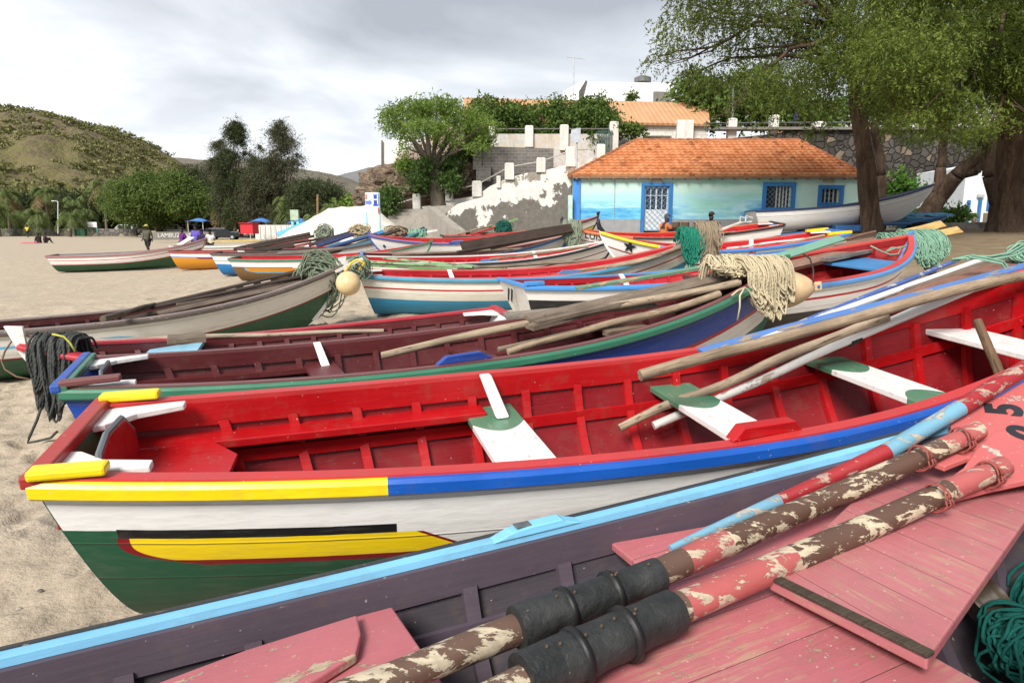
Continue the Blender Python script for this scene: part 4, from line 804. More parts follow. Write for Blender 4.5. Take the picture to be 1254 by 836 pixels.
# white tarpaulin
def tarp():
    pts_r = D(402, 254, 30.5); pts_l = D(452, 251, 29.5); R2 = []
    crest = [(338, 292), (360, 279), (382, 266), (402, 254.5), (420, 253), (438, 252), (452, 251.5), (466, 261), (482, 274), (496, 290)]
    for i, (u, v) in enumerate(crest):
        c = D(u, v, 30+math.sin(i)*.15); row = []
        for j in range(-7, 8):
            t_ = abs(j)/7; y = c.y+j*.38; zz_ = c.z-(c.z-.3)*(t_**1.25)*.95 + .07*noise.noise(Vector((c.x*1.2, y*1.2, 0)))+.03*math.sin(c.x*5+j); row.append(Vector((c.x+.08*math.sin(j*2+i), y, max(zz_, .15))))
        R2.append(row)
    # subdivide along crest
    R3 = []
    for r0_, r1_ in zip(R2[:-1], R2[1:]):
        for k in range(4): R3.append([p.lerp(q, k/4)+Vector((0, 0, -.03*math.sin(k/4*PI))) for p, q in zip(r0_, r1_)])
    R3.append(R2[-1]); m = MB(); m.grid(R3); o = m.build('white_tarpaulin', wallmat((.78, .75, .67), (.58, .50, .38), .5, .7), smooth=True); tag(o, 'large cream white tarpaulin pitched like a tent by the steps', 'tarpaulin')
    o.modifiers.new('solid', 'SOLIDIFY').thickness = .02
tarp()
# hospital sign
sg = empty('hospital_sign', D(457, 290, 28), 'white sign with blue letter H and arrow on pale blue posts', 'sign'); p0, p1 = D(448.2, 261, 28), D(464.3, 236, 28)
for x_ in (p0.x+.02, p1.x-.01): m = MB(); m.tube([Vector((x_, 28, .2)), Vector((x_, 28, p1.z))], .035, 6); under(m.build('post', plain((.30, .62, .70), .5)), sg)
m = MB(); cxs, czs, ws_, hs_ = (p0.x+p1.x)/2, (p0.z+p1.z)/2, p1.x-p0.x, p1.z-p0.z; m.box((cxs, 27.95, czs), (ws_-.06, .03, hs_)); bd = m.build('board', plain((.80, .81, .83), .4)); under(bd, sg)
m = MB(); m.box((cxs+ws_*.24, 27.925, czs+hs_*.13), (ws_*.34, .012, hs_*.56)); o = m.build('blue_panel', plain((.03, .07, .42), .5)); under(o, sg)
t = text('H', .42, plain((.85, .86, .88), .5), Matrix.Translation((cxs+ws_*.24, 27.91, czs+hs_*.13)) @ Matrix.Rotation(PI/2, 4, 'X') @ Matrix.Diagonal((.9, 1.25, 1, 1)), None); under(t, sg)
m = MB(); ax, az_ = cxs-ws_*.18, czs+.02; m.box((ax-.09, 27.925, az_), (.14, .012, .13)); m.prism([Vector((ax-.02, 27.92, az_-.12)), Vector((ax+.10, 27.92, az_)), Vector((ax-.02, 27.92, az_+.12))], (0, .012, 0)); under(m.build('arrow', plain((.12, .2, .62), .5)), sg)
m = MB(); m.box((cxs-ws_*.42, 27.925, czs+hs_*.3), (.05, .012, .2)); m.box((cxs+ws_*.42, 27.925, czs-hs_*.36), (.05, .012, .2)); under(m.build('red_corner', plain((.5, .12, .06), .5)), sg)
# metal back of a sign on a post near the stairs
ms_ = empty('sign_post', D(707, 210, 32.8), 'grey metal post with a small plate standing above the tiled roof corner', 'sign'); m = MB(); m.tube([D(706.5, 212, 32.8), D(706.5, 157, 32.8)], .04, 6); under(m.build('post', plain((.4, .42, .44), .4)), ms_)
m = MB(); m.prism([D(u, v, 32.7) for u, v in [(699.5, 159), (711, 156.5), (711, 174), (699.5, 175)]], (0, .04, 0)); under(m.build('plate', plain((.42, .46, .50), .4)), ms_)
# mint gate post beside house
m = MB(); m.prism([D(u, v, 30.6) for u, v in [(696, 239), (701, 239), (701, 284), (696, 284)]], (0, .3, 0)); tag(m.build('mint_post', plain((.42, .58, .50), .7)), 'narrow mint painted post at the house corner', 'post')
# ================================================================ BOATS
def hbeam(t, B, ws):
    if t < .45: return B*(1-(1-ws)*((.45-t)/.45)**2)
    u = (t-.45)/.55; return B*((1-u**2.1)*.985+.015)
def sheer(t, D0, ss, sb): return D0+ss*(max(.4-t, 0)/.4)**2+sb*(max(t-.4, 0)/.6)**2.2
def c01(x): return max(0., min(1., x))
class Boat:
    def __init__(s, q, side):
        s.x, s.y, s.dz, yaw, pit, rol, s.L, s.B, s.D, s.sb, s.ss, s.ws = q
        s.side = side       # which local side is towards the camera
        yaw, pit, rol = map(R, (yaw, pit, rol))
        s.M = Matrix.Rotation(yaw, 4, 'Z') @ Matrix.Rotation(-pit, 4, 'Y') @ Matrix.Rotation(rol, 4, 'X')
        s.M.translation = Vector((s.x, s.y, gz(s.x, s.y)+s.dz)); s.Mi = s.M.inverted(); s.rs, s.rb = .25, .55
    def pt(s, t, k, side, ins=0.0):
        """hull surface: t along, k 0 keel..1 gunwale"""
        h = hbeam(t, s.B, s.ws); zs = sheer(t, s.D, s.ss, s.sb); zk = .02+.30*c01((t-.8)/.2)**2+.04*c01((.2-t)/.2)
        f = .88-.62*c01((t-.45)/.55); a = (1-f)*k+f*math.sin(k*PI/2); b = (1-f)*k+f*(1-math.cos(k*PI/2))
        a = a**(1-.32*c01((.85-t)/.4)*c01(s.L/3.9)); y = max(0, h*a-ins); z = zk+(zs-zk)*b+ins*(1-k)**.7
        x = s.L*t+s.rs*(1-b)*c01((.3-t)/.3)-s.rb*(1-b)**1.5*c01((t-.55)/.45)**2
        if ins: x = min(max(x, ins), s.L-ins*1.5)
        return Vector((x, side*y, z))
    def at(s, t, lat, dz=0.0):
        """point at gunwale height, lat -1..1 (positive = far side)"""
        h = hbeam(t, s.B, s.ws); return Vector((s.L*t, -s.side*lat*h, sheer(t, s.D, s.ss, s.sb)+dz))
    def w(s, p): return s.M @ p
    def kz(s, z, t):
        """k where the hull reaches local height z"""
        lo, hi = 0., 1.
        for _ in range(18):
            m = (lo+hi)/2
            if s.pt(t, m, 1).z < z: lo = m
            else: hi = m
        return lo
def hullpaint(bands, panel=None, wear=.3, key=None, dirt=.3, letter=None, line=None, bow=None):
    """paint bands: (depth below the sheer in metres, colour) from the top; u runs along the boat"""
    n = NT('hull_paint'); uvn = n.n('ShaderNodeUVMap'); sp = n.n('ShaderNodeSeparateXYZ'); n.l(uvn.outputs[0], sp.inputs[0]); u, v = sp.outputs[0], sp.outputs[1]
    v = n.math('ADD', v, n.math('MULTIPLY', n.math('SUBTRACT', n.noise(4, 3), .5), .008))
    rp = n.n('ShaderNodeValToRGB'); rp.color_ramp.interpolation = 'CONSTANT'; n.l(n.math('DIVIDE', v, 1.5), rp.inputs[0]); el = rp.color_ramp.elements
    el[0].position = 0; el[0].color = col(bands[0][1]); el[1].position = bands[0][0]/1.5; el[1].color = col(bands[1][1])
    for (d, _), (_, c) in zip(bands[1:-1], bands[2:]): e_ = el.new(d/1.5); e_.color = col(c)
    c = rp.outputs[0]
    if panel:
        u0, u1, v0, v1, fill, lc, lw, topc, wcol = panel
        vn = n.math('DIVIDE', n.math('SUBTRACT', v, v0), v1-v0)
        left = n.math('ADD', u0, n.math('MULTIPLY', n.math('POWER', n.math('MAXIMUM', vn, 0), 3.5), .15)); right = n.math('ADD', u1, n.math('MULTIPLY', vn, .22))
        def box(ex, lft, rgt):
            a = n.math('GREATER_THAN', u, n.math('SUBTRACT', lft, ex)); b = n.math('LESS_THAN', u, n.math('ADD', rgt, ex)); d = n.math('GREATER_THAN', v, v0-ex*.0); e2 = n.math('LESS_THAN', v, v1+ex)
            return n.math('MULTIPLY', n.math('MULTIPLY', a, b), n.math('MULTIPLY', d, e2))
        if wcol: c = n.mix(n.math('MULTIPLY', n.math('GREATER_THAN', u, right), n.math('LESS_THAN', v, v1+lw)), c, wcol); c = n.mix(n.math('MULTIPLY', n.math('GREATER_THAN', u, u1-.085), n.math('LESS_THAN', v, v0)), c, wcol)
        c = n.mix(box(lw, n.math('SUBTRACT', left, .02), right), c, lc); c = n.mix(box(0, left, right), c, fill)
        if topc: 
            tb = n.math('MULTIPLY', n.math('MULTIPLY', n.math('GREATER_THAN', u, u0-.04), n.math('LESS_THAN', u, u1-.08)), n.math('MULTIPLY', n.math('GREATER_THAN', v, v0-.045), n.math('LESS_THAN', v, v0)))
            c = n.mix(tb, c, topc)
    if bow: c = n.mix(n.math('MULTIPLY', n.math('GREATER_THAN', n.math('SUBTRACT', u, n.math('MULTIPLY', v, bow[3] if len(bow) > 3 else 0)), bow[0]), n.math('GREATER_THAN', v, bow[1])), c, bow[2])
    big = n.noise(1.6, 5); st_ = n.noise(3, 5, .6, stretch=(1, 9, 9))
    c = n.mix(n.math('MULTIPLY', n.rng(st_, .5, .8), .25), c, (.2, .18, .15)); c = n.mix(n.math('MULTIPLY', n.math('MULTIPLY', n.rng(v, .25, .9), n.rng(n.noise(5, 6, .7), .47, .72)), dirt), c, (.16, .12, .07))
    chip = n.rng(n.noise(13, 8, .72, stretch=(.8, 2.5, 2.5)), .79-.3*wear, .805-.3*wear); c = n.mix(chip, c, (.27, .23, .18))
    # plank seams
    se = n.math('ABSOLUTE', n.math('SUBTRACT', n.math('FRACT', n.math('MULTIPLY', v, 5.2)), .5)); seam = n.rng(se, 0, .035, 1, 0); c = n.mix(n.math('MULTIPLY', seam, .35), c, (.08, .06, .05))
    h = n.math('SUBTRACT', n.math('ADD', n.math('MULTIPLY', st_, .6), n.math('MULTIPLY', n.noise(3.5, 4), 1.2)), n.math('ADD', n.math('MULTIPLY', seam, .8), n.math('MULTIPLY', chip, .3)))
    return n.fin(c, n.rng(big, .3, .7, .36, .55), n.bump(h, .5, .008))
def build_boat(b, label, hull, inner, cap, rail, innerrail=None, transom=None, ribs=14, detail=2, thwarts=(), knees=(.7, .7, .68), group='painted wooden boats drawn up on the sand', name='fishing_boat', railh=.05, capw=.075, stempost=None, capmat=None, rtop=.014, inwh=.095, strz=.27, skeg=True, stringer=True, nt=None, rail2=None, cat='boat', stemh=.0, inner_s=None):
    root = empty(name, None, label, cat, group, M=b.M); L = b.L
    nt = nt or (64 if detail > 1 else 36); nk = 16 if detail > 1 else 10
    # outer hull
    me = bpy.data.meshes.new('hull'); V = []; Fc = []; UV = []
    for i in range(nt+1):
        t = i/nt
        for sd in (-1, 1):
            for j in range(nk+1): p = b.pt(t, j/nk, sd); V.append(p); UV.append((p.x, max(0, sheer(t, b.D, b.ss, b.sb)-p.z)))
    st = 2*(nk+1)
    for i in range(nt):
        for s_ in (0, 1):
            for j in range(nk):
                a = i*st+s_*(nk+1)+j; q = (a, a+1, a+st+1, a+st); Fc.append(q if s_ == 0 else q[::-1])
    me.from_pydata(V, [], Fc); uvl = me.uv_layers.new(name='UVMap'); 
    for lp in me.loops: uvl.data[lp.index].uv = UV[lp.vertex_index]
    me.materials.append(hull); me.polygons.foreach_set('use_smooth', [True]*len(me.polygons)); o = bpy.data.objects.new('hull', me); COL.objects.link(o); o.parent = root
    # inner shell
    m = MB(); ins = .028
    for sd in (-1, 1):
        m.grid([[b.pt(min(t_, .985), j/nk, sd, ins)+Vector((0, 0, -.004 if j == nk else 0)) for j in range(nk+1)] for t_ in [i/nt for i in range(nt+1)]])
    o = m.build('inner_planking', inner_s or inner, root, smooth=True)
    # transom
    pr = [b.pt(0, j/nk, 1) for j in range(nk, -1, -1)]+[b.pt(0, j/nk, -1) for j in range(1, nk+1)]; m = MB(); m.prism(pr, (.035, 0, 0))
    m.v = [tuple(Vector(p)+(Vector((-.004, 0, 0)) if i < len(pr) else Vector((0, 0, 0)))) for i, p in enumerate(m.v)]; m.build('transom', transom or hull if not transom else transom, root)
    m = MB(); a, c = b.pt(0, 1, -1), b.pt(0, 1, 1); m.box(((a.x+c.x)/2+.01, 0, a.z+.012), (.075, abs(c.y-a.y)+.08, .05)); m.build('transom_cap', capmat or rail, root, bevel=.008 if detail > 1 else 0)
    # cap rails, inner rail and rubbing rails
    ts = [i/nt for i in range(nt+1)]; N_ = len(ts)
    for sd in (-1, 1):
        path = [b.pt(t, 1, sd) for t in ts]; outv = Vector((0, sd, 0))
        wi = [min(capw, max(.012, abs(p.y)-.004)) for p in path]
        rows = []
        for p, w_ in zip(path, wi): rows.append([p+Vector((0, sd*.012, -.004)), p+Vector((0, sd*.012, .022)), p+Vector((0, -sd*w_, .022)), p+Vector((0, -sd*w_, -.004))])
        m = MB(); m.grid(rows, close=True); m.f += [(0, 1, 2, 3), (N_*4-1, N_*4-2, N_*4-3, N_*4-4)]; m.mi += [0, 0]; m.build('gunwale', cap, root)
        m = MB(); rh = railh; m.sweep([p+Vector((0, sd*.004, 0)) for p in path], [(0, rtop), (.026, rtop-.004), (.038, rtop-.02), (.038, -rh+.012), (.026, -rh), (0, -rh)], out=outv)
        mats = [rail] if rail2 is None else [rail, rail2[1]]
        if rail2:
            for i, f in enumerate(m.f):
                if sum(m.v[k][0] for k in f)/len(f) > rail2[0]: m.mi[i] = 1
        m.build('rubbing_rail', mats, root, smooth=False)
        if detail > 0:
            m = MB(); rows = []
            for t in ts[:-1]:
                p = b.pt(t, 1, sd); y = max(.01, abs(p.y)-.045); rows.append([Vector((p.x+(.03 if t == 0 else 0), sd*y, p.z-.005)), Vector((p.x+(.03 if t == 0 else 0), sd*(y-min(y*.5, .022)), p.z-.005)), Vector((p.x+(.03 if t == 0 else 0), sd*(y-min(y*.5, .022)), p.z-inwh)), Vector((p.x+(.03 if t == 0 else 0), sd*y, p.z-inwh))])
            m.grid(rows, close=True); m.build('inwale', innerrail or inner, root)
    # ribs and stringers
    if detail > 0:
        for i in range(ribs):
            t = .05+.86*(i+.5)/ribs
            for sd in ((-1, 1) if detail > 1 else (-b.side,)):
                m = MB(); rows = []; w_ = .026
                kt = b.kz(sheer(t, b.D, b.ss, b.sb)-inwh+.01, t)
                for j in range(13):
                    k = .12+(kt-.12)*j/12; a = b.pt(t, k, sd, .027); c = b.pt(t, k, sd, .062); rows.append([a+Vector((-w_, 0, 0)), c+Vector((-w_, 0, 0)), c+Vector((w_, 0, 0)), a+Vector((w_, 0, 0))])
                m.grid(rows, close=True); m.build('rib', inner, root)
        if stringer:
            for sd in (-1, 1):
                m = MB(); rows = []
                for t in [x for x in ts if .03 < x < .93]:
                    z = sheer(t, b.D, b.ss, b.sb)-strz; k = b.kz(z, t); a = b.pt(t, k, sd, .062); a.z = z; w_ = min(.022, abs(a.y)*.4); rows.append([a, a+Vector((0, -sd*w_, 0)), a+Vector((0, -sd*w_, -.07)), a+Vector((0, 0, -.07))])
                m.grid(rows, close=True); m.build('stringer', inner, root)
    else:
        pass
    # thwarts: (t, width, drop, material)
    for t, w_, dr, mt in thwarts:
        z = sheer(t, b.D, b.ss, b.sb)-dr; k = b.kz(z, t); y0_ = abs(b.pt(t-w_/2/L, b.kz(z, t-w_/2/L), 1, .03).y); y1_ = abs(b.pt(t+w_/2/L, b.kz(z, t+w_/2/L), 1, .03).y)
        m = MB(); xa, xb = L*t-w_/2, L*t+w_/2; P = [Vector((xa, -y0_, z)), Vector((xb, -y1_, z)), Vector((xb, y1_, z)), Vector((xa, y0_, z))]; m.prism(P, (0, 0, -.035)); m.build('thwart', mt, root, bevel=.005 if detail > 1 else 0)
    if knees:
        km = paint(knees, .15); 
        for sd in (-1, 1):
            p = b.pt(0, 1, sd); y = abs(p.y)-.05; m = MB(); P = [Vector((.035, sd*y, p.z-.035)), Vector((.40, sd*(y+.015), p.z-.035)), Vector((.40, sd*(y-.05), p.z-.035)), Vector((.20, sd*(y-.12), p.z-.035)), Vector((.09, sd*(y-.24), p.z-.035)), Vector((.035, sd*(y-.26), p.z-.035))]
            m.prism(P, (0, 0, .032)); m.build('corner_knee', km, root, bevel=.006 if detail > 1 else 0)
    # stem
    m = MB(); rows = []
    for j in range(nk+1):
        p = b.pt(1, j/nk, 1); p.y = 0; w_ = .022; rows.append([p+Vector((-.05, -w_, 0)), p+Vector((.03, -w_, -.01)), p+Vector((.03, w_, -.01)), p+Vector((-.05, w_, 0))])
    p = b.pt(1, 1, 1); p.y = 0; rows.append([p+Vector((-.05, -.022, .05+stemh)), p+Vector((.045+stemh*.4, -.022, .07+stemh)), p+Vector((.045+stemh*.4, .022, .07+stemh)), p+Vector((-.05, .022, .05+stemh))])
    m.grid(rows, close=True); q = len(rows)*4; m.f += [(q-4, q-3, q-2, q-1)]; m.mi += [0]; m.build('stem', stempost or rail, root)
    if skeg:
        m = MB(); m.prism([Vector((b.rs+.02, -.02, .03)), Vector((b.rs+.05, -.02, -.06)), Vector((1.6, -.02, -.05)), Vector((L*.85, -.02, .0)), Vector((L*.85, -.02, .08)), Vector((1.6, -.02, .04))], (0, .04, 0)); m.build('keel', transom or hull, root)
    return root
# colours (linear)
WH = (.78, .76, .73); RED = (.43, .005, .008); DRED = (.21, .004, .008); MAR = (.105, .018, .020); BLU = (.012, .075, .36); SKY = (.06, .30, .50); LSK = (.16, .48, .74); YEL = (.86, .62, .008); GRN = (.010, .085, .040); GRN2 = (.035, .17, .10); BLK = (.008, .008, .009); PUR = (.080, .058, .078); PNK = (.62, .20, .20); ORG = (.62, .25, .02); CRM = (.66, .60, .47)
FIT = {"B1": [-3.001, 0.304, -0.005, 22.024, 2.225, -2.292, 6.692, 0.77, 0.755, 0.614, 0.074, 0.66], "B2": [-1.934, 2.974, 0.101, 15.716, 2.159, 3.943, 7.01, 0.76, 0.793, 0.923, 0.123, 0.6], "B3": [-2.908, 4.529, 0.038, 23.497, 2.628, -0.004, 6.28, 0.774, 0.798, 0.458, 0.128, 0.701], "B4": [2.096, 8.152, -0.007, 30.518, 4.988, 4.152, 4.578, 0.786, 0.778, 0.218, 0.025, 0.7], "B5": [0.001, 7.538, -0.051, 196.84, -4.063, -1.418, 4.649, 0.808, 0.708, 0.278, 0.047, 0.662], "B6": [-7.729, 8.031, -0.028, 34.342, 2.119, -0.904, 6.0, 0.799, 0.684, 0.479, 0.095, 0.656], "B7": [-2.777, 12.547, -0.003, 10.797, 0.563, 1.805, 6.51, 0.813, 0.735, 0.591, 0.1, 0.673], "B8": [-0.01, 10.626, -0.039, 20.54, 1.023, 1.18, 5.193, 0.81, 0.669, 0.314, 0.059, 0.682], "B9": [-3.356, 15.618, -0.023, 11.022, 1.098, 3.244, 6.0, 0.819, 0.737, 0.396, 0.096, 0.657], "B10": [-4.043, 18.545, -0.041, 12.318, 1.34, 2.553, 5.756, 0.811, 0.719, 0.462, 0.1, 0.657], "B13": [-8.588, 21.768, -0.046, 4.781, 1.703, 1.445, 6.1, 0.801, 0.713, 0.377, 0.062, 0.658], "B14": [-10.147, 23.655, -0.02, 4.928, 2.151, 0.282, 6.302, 0.8, 0.747, 0.399, 0.08, 0.66], "B15": [-13.712, 27.931, -0.022, 6.339, 1.622, 0.222, 6.111, 0.798, 0.738, 0.382, 0.068, 0.657], "B16": [-18.035, 26.943, -0.036, 9.717, 2.361, 1.852, 5.824, 0.795, 0.708, 0.47, 0.039, 0.65], "B17": [-15.891, 32.468, 0.001, 4.56, 1.695, 0.33, 6.762, 0.798, 0.762, 0.488, 0.085, 0.658], "B18": [1.742, 22.116, -0.01, 181.115, -3.657, -4.486, 6.309, 0.818, 0.725, 0.391, 0.08, 0.66], "B19": [-2.558, 25.568, -0.012, 10.103, 3.614, 1.054, 6.033, 0.802, 0.739, 0.438, 0.083, 0.66], "B11": [7.739, 19.904, -0.047, 179.287, -4.506, -4.171, 6.17, 0.815, 0.68, 0.393, 0.098, 0.654], "B12": [7.841, 16.663, -0.053, 181.755, -5.304, -3.049, 5.781, 0.807, 0.663, 0.501, 0.106, 0.649], "B22": [9.208, 26.616, 0.071, 1.301, 4.957, -1.139, 7.083, 0.794, 0.796, 0.502, 0.085, 0.653]}
def nb(n, **k):
    q = list(FIT[n]); 
    for i, v in k.items(): q['x y dz yaw pit rol L B D sb ss ws'.split().index(i)] = v
    return Boat(q, -1 if abs(q[3]) < 90 else 1)
BT = {}
P_ = paint
def solve_x(b, u, v, lat=0.0, dz=-.19):
    """local x whose point (lat, sheer+dz) is seen at the given place of the photograph"""
    best = None
    for i in range(400):
        t = .02+.96*i/399; p = b.w(b.at(t, lat, dz)); d = p.y*ct-(p.z-H)*st; uu = 627+F*p.x/d; vv = 418-F*(p.y*st+(p.z-H)*ct)/d; e_ = (uu-u)**2+.3*(vv-v)**2
        if best is None or e_ < best[0]: best = (e_, t*b.L)
    return best[1]
# ---------- B2 red/yellow hero
b = BT['B2'] = nb('B2')
xs2 = solve_x(b, 478, 583, -1, 0); xp2 = solve_x(b, 515, 640, -1, -.4)
h2 = hullpaint([(.222, WH), (1.4, GRN)], panel=(.30, xp2, .262, .378, (.88, .62, .006), DRED, .028, BLK, WH), dirt=.12, wear=.05)
redI = P_(RED, .22, (.30, .16, .13), .36); redD = P_(DRED, .25, (.3, .12, .1), .4)
r2 = build_boat(b, 'red interior boat with a yellow and blue rail and white side, nearest whole boat', h2, redI, P_((.50, .035, .035), .4, (.4, .25, .2)), P_(YEL, .1, (.5, .4, .2), .33), transom=P_(GRN, .2), ribs=17, detail=2, knees=WH, rail2=(xs2, P_((.008, .09, .42), .15, (.1, .1, .1), .33)), railh=.062, capw=.06, inwh=.13, inner_s=redD, capmat=P_((.36, .03, .025), .5, (.35, .2, .15)))
def seat_mat(end=.42, c1=WH, c2=(.06, .19, .11), off=0.0, nr=.3):
    n = NT('seat_paint'); sp = n.n('ShaderNodeSeparateXYZ'); n.l(n.tc.outputs['Object'], sp.inputs[0]); y = n.math('MAXIMUM', n.math('SUBTRACT', sp.outputs[1], end), n.math('SUBTRACT', n.math('MULTIPLY', sp.outputs[1], -1), nr)); lx = n.math('SUBTRACT', n.math('MODULO', n.math('ADD', sp.outputs[0], 0), 100), off)
    cv = n.math('ADD', y, n.math('MULTIPLY', n.math('POWER', lx, 2), -5.5)); g = n.math('GREATER_THAN', cv, 0); c = n.mix(g, c1, c2); c = n.mix(n.rng(n.noise(9, 6, .7, stretch=(5, 1, 1)), .6, .62, 0, .6), c, (.32, .25, .2)); c = n.mix(n.rng(n.noise(2, 5), .4, .8, 0, .25), c, (.3, .28, .22))
    return n.fin(c, .4, n.bump(n.noise(6, 5, .6, stretch=(6, 1, 1)), .4, .01))
def bx_local(root, name, c, d, mat, rot=None, bev=.008, M=None):
    m = MB(); m.box(c, d, rot); o = m.build(name, mat, root, bevel=bev); return o
def to_local(b, u, v, z=None, y=None):
    w = Z(u, v, z) if z is not None else D(u, v, y); return b.Mi @ w
def thwart_at(b, root, xl, w_, dr, mt, name='thwart'):
    t = xl/b.L; z = sheer(t, b.D, b.ss, b.sb)-dr; ya = abs(b.pt((xl-w_/2)/b.L, b.kz(z, (xl-w_/2)/b.L), 1, .03).y); yb = abs(b.pt((xl+w_/2)/b.L, b.kz(z, (xl+w_/2)/b.L), 1, .03).y); m = MB()
    P = [Vector((xl-w_/2, -ya, z)), Vector((xl+w_/2, -yb, z)), Vector((xl+w_/2, yb, z)), Vector((xl-w_/2, ya, z))]; m.prism(P, (0, 0, -.04)); return m.build(name, mt, root, bevel=.006), z
for px, pv, wd, fe, ne in ((632, 527, .31, .24, .30), (893, 497, .29, .20, .20), (1090, 466, .29, .22, .16)):
    x_ = solve_x(b, px, pv); o, z_ = thwart_at(b, r2, x_, wd, .19, seat_mat(fe, off=x_, nr=ne))
x_ = solve_x(b, 1235, 415, 0, -.22); thwart_at(b, r2, x_, .34, .22, P_(WH, .4, (.35, .28, .2)))
x1_ = solve_x(b, 632, 527)
# far and near side benches from stern to first thwart, stern seat
for sd in (1, -1):
    m = MB(); rows = []
    for i in range(13):
        x_ = .08+(x1_-.12)*i/12; t = x_/b.L; z = sheer(t, b.D, b.ss, b.sb)-.17; y = abs(b.pt(t, b.kz(z, t), 1, .03).y); rows.append([Vector((x_, sd*y, z)), Vector((x_, sd*(y-.17), z)), Vector((x_, sd*(y-.17), z-.045)), Vector((x_, sd*y, z-.045))])
    m.grid(rows, close=True); m.f += [(0, 1, 2, 3), (51, 50, 49, 48)]; m.mi += [0, 0]; m.build('side_bench', redI, r2, bevel=.006)
zt = b.D+b.ss-.2; m = MB(); m.prism([Vector((.04, -.42, zt)), Vector((.5, -.40, zt)), Vector((.64, -.2, zt)), Vector((.66, .1, zt)), Vector((.5, .35, zt)), Vector((.04, .42, zt))], (0, 0, -.03)); m.build('stern_seat', redI, r2, bevel=.006)
# upright stern board with grey edge
zt = b.D+b.ss; pr = [(-.30, -.30), (-.30, -.10), (-.25, .02), (-.12, .06), (.12, .05), (.26, -.06), (.30, -.30)]; m = MB(); m.prism([Vector((.16, y, zt+z-.02)) for y, z in pr], (.03, 0, 0)); m.build('splash_board', redI, r2, bevel=.005)
m = MB(); m.tube([Vector((.175, y, zt+z-.015)) for y, z in pr], .014, 6); m.build('board_edging', plain((.12, .13, .14), .5), r2)
for sd in (-1, 1):
    y = abs(b.pt(.02, 1, sd).y); m = MB(); P = [Vector((0, sd*(y+.03), zt+.02)), Vector((.27, sd*(y+.035), zt+.012)), Vector((.27, sd*(y-.05), zt+.012)), Vector((.0, sd*(y-.06), zt+.02))]; m.prism(P, (0, 0, .04)); m.build('yellow_block', P_(YEL, .1, (.5, .4, .2), .3), r2, bevel=.012)
# upright white bracket at first thwart, red oar block on near rail
for sd in (-b.side,):
    y = abs(b.pt(x1_/b.L, .95, 1).y)-.07; zz_ = sheer(x1_/b.L, b.D, b.ss, b.sb); m = MB(); m.prism([Vector((x1_-.05, sd*y, zz_+.03)), Vector((x1_+.02, sd*y, zz_+.03)), Vector((x1_+.08, sd*(y-.19), zz_-.185)), Vector((x1_+.0, sd*(y-.19), zz_-.185))], (0, -sd*.05, 0)); m.build('thwart_knee', P_(WH, .15), r2, bevel=.01)
x_ = solve_x(b, 950, 530, -1, .05); t = x_/b.L; y = hbeam(t, b.B, b.ws)-.03; zz_ = sheer(t, b.D, b.ss, b.sb)+.022; m = MB(); m.prism([Vector((x_-.2, b.side*(y+.01), zz_)), Vector((x_-.14, b.side*y, zz_+.06)), Vector((x_+.14, b.side*y, zz_+.06)), Vector((x_+.2, b.side*(y-.02), zz_))], (0, -b.side*.07, 0)); m.build('oar_block', redI, r2, bevel=.008)
# ---------- B3 maroon/green/blue
b = BT['B3'] = nb('B3'); marI = P_(MAR, .3, (.2, .13, .1), .4); marC = P_((.16, .05, .05), .4, (.3, .25, .2), .42)
h3 = hullpaint([(.05, GRN2), (.30, (.006, .055, .34)), (.345, RED), (.56, WH), (1.4, GRN)], dirt=.15, wear=.1)
r3 = build_boat(b, 'maroon interior boat with green rail, blue side and cream rope heaped on its bow', h3, marI, marC, P_(GRN2, .25, (.3, .3, .25), .4), transom=P_(BLU, .25), ribs=16, detail=2, knees=WH, railh=.055, capw=.06, inwh=.115)
wm_ = P_(WH, .3); 
def split_thwart(b, root, xl, w_, dr, ma, mb_, cut=.1):
    t = xl/b.L; z = sheer(t, b.D, b.ss, b.sb)-dr; ya = abs(b.pt((xl-w_/2)/b.L, b.kz(z, (xl-w_/2)/b.L), 1, .03).y); yb = abs(b.pt((xl+w_/2)/b.L, b.kz(z, (xl+w_/2)/b.L), 1, .03).y); s = b.side; m = MB()
    c = .05
    m.prism([Vector((xl-w_/2, -s*ya, z)), Vector((xl+w_/2, -s*yb, z)), Vector((xl+w_/2, s*c, z)), Vector((xl-w_/2, s*c, z))], (0, 0, -.035), 0); m.prism([Vector((xl-w_/2, s*c, z)), Vector((xl+w_/2, s*c, z)), Vector((xl+w_/2, s*yb, z)), Vector((xl-w_/2, s*ya, z))], (0, 0, -.035), 1)
    return m.build('thwart', [ma, mb_], root), z
for px, pv in ((405, 447), (595, 428), (770, 402)):
    x_ = solve_x(b, px, pv, 0, -.15); split_thwart(b, r3, x_, .25, .15, marI, wm_)
x_ = solve_x(b, 405, 447, 0, -.15); t = x_/b.L; y = hbeam(t, b.B, b.ws)-.1; zz_ = sheer(t, b.D, b.ss, b.sb); m = MB(); m.prism([Vector((x_-.03, -b.side*y, zz_+.03)), Vector((x_+.03, -b.side*y, zz_+.03)), Vector((x_+.07, -b.side*(y-.15), zz_-.15)), Vector((x_, -b.side*(y-.15), zz_-.15))], (0, -.04*b.side, 0)); m.build('thwart_knee', wm_, r3, bevel=.005)
x2_ = solve_x(b, 405, 447, 0, -.15)
m = MB(); rows = []
for i in range(13):
    xq = .1+(x2_-.15)*i/12; t = xq/b.L; z = sheer(t, b.D, b.ss, b.sb)-.17; y = abs(b.pt(t, b.kz(z, t), 1, .03).y); rows.append([Vector((xq, -b.side*y, z)), Vector((xq, -b.side*(y-.12), z)), Vector((xq, -b.side*(y-.12), z-.04)), Vector((xq, -b.side*y, z-.04))])
m.grid(rows, close=True); m.build('side_bench', marI, r3)
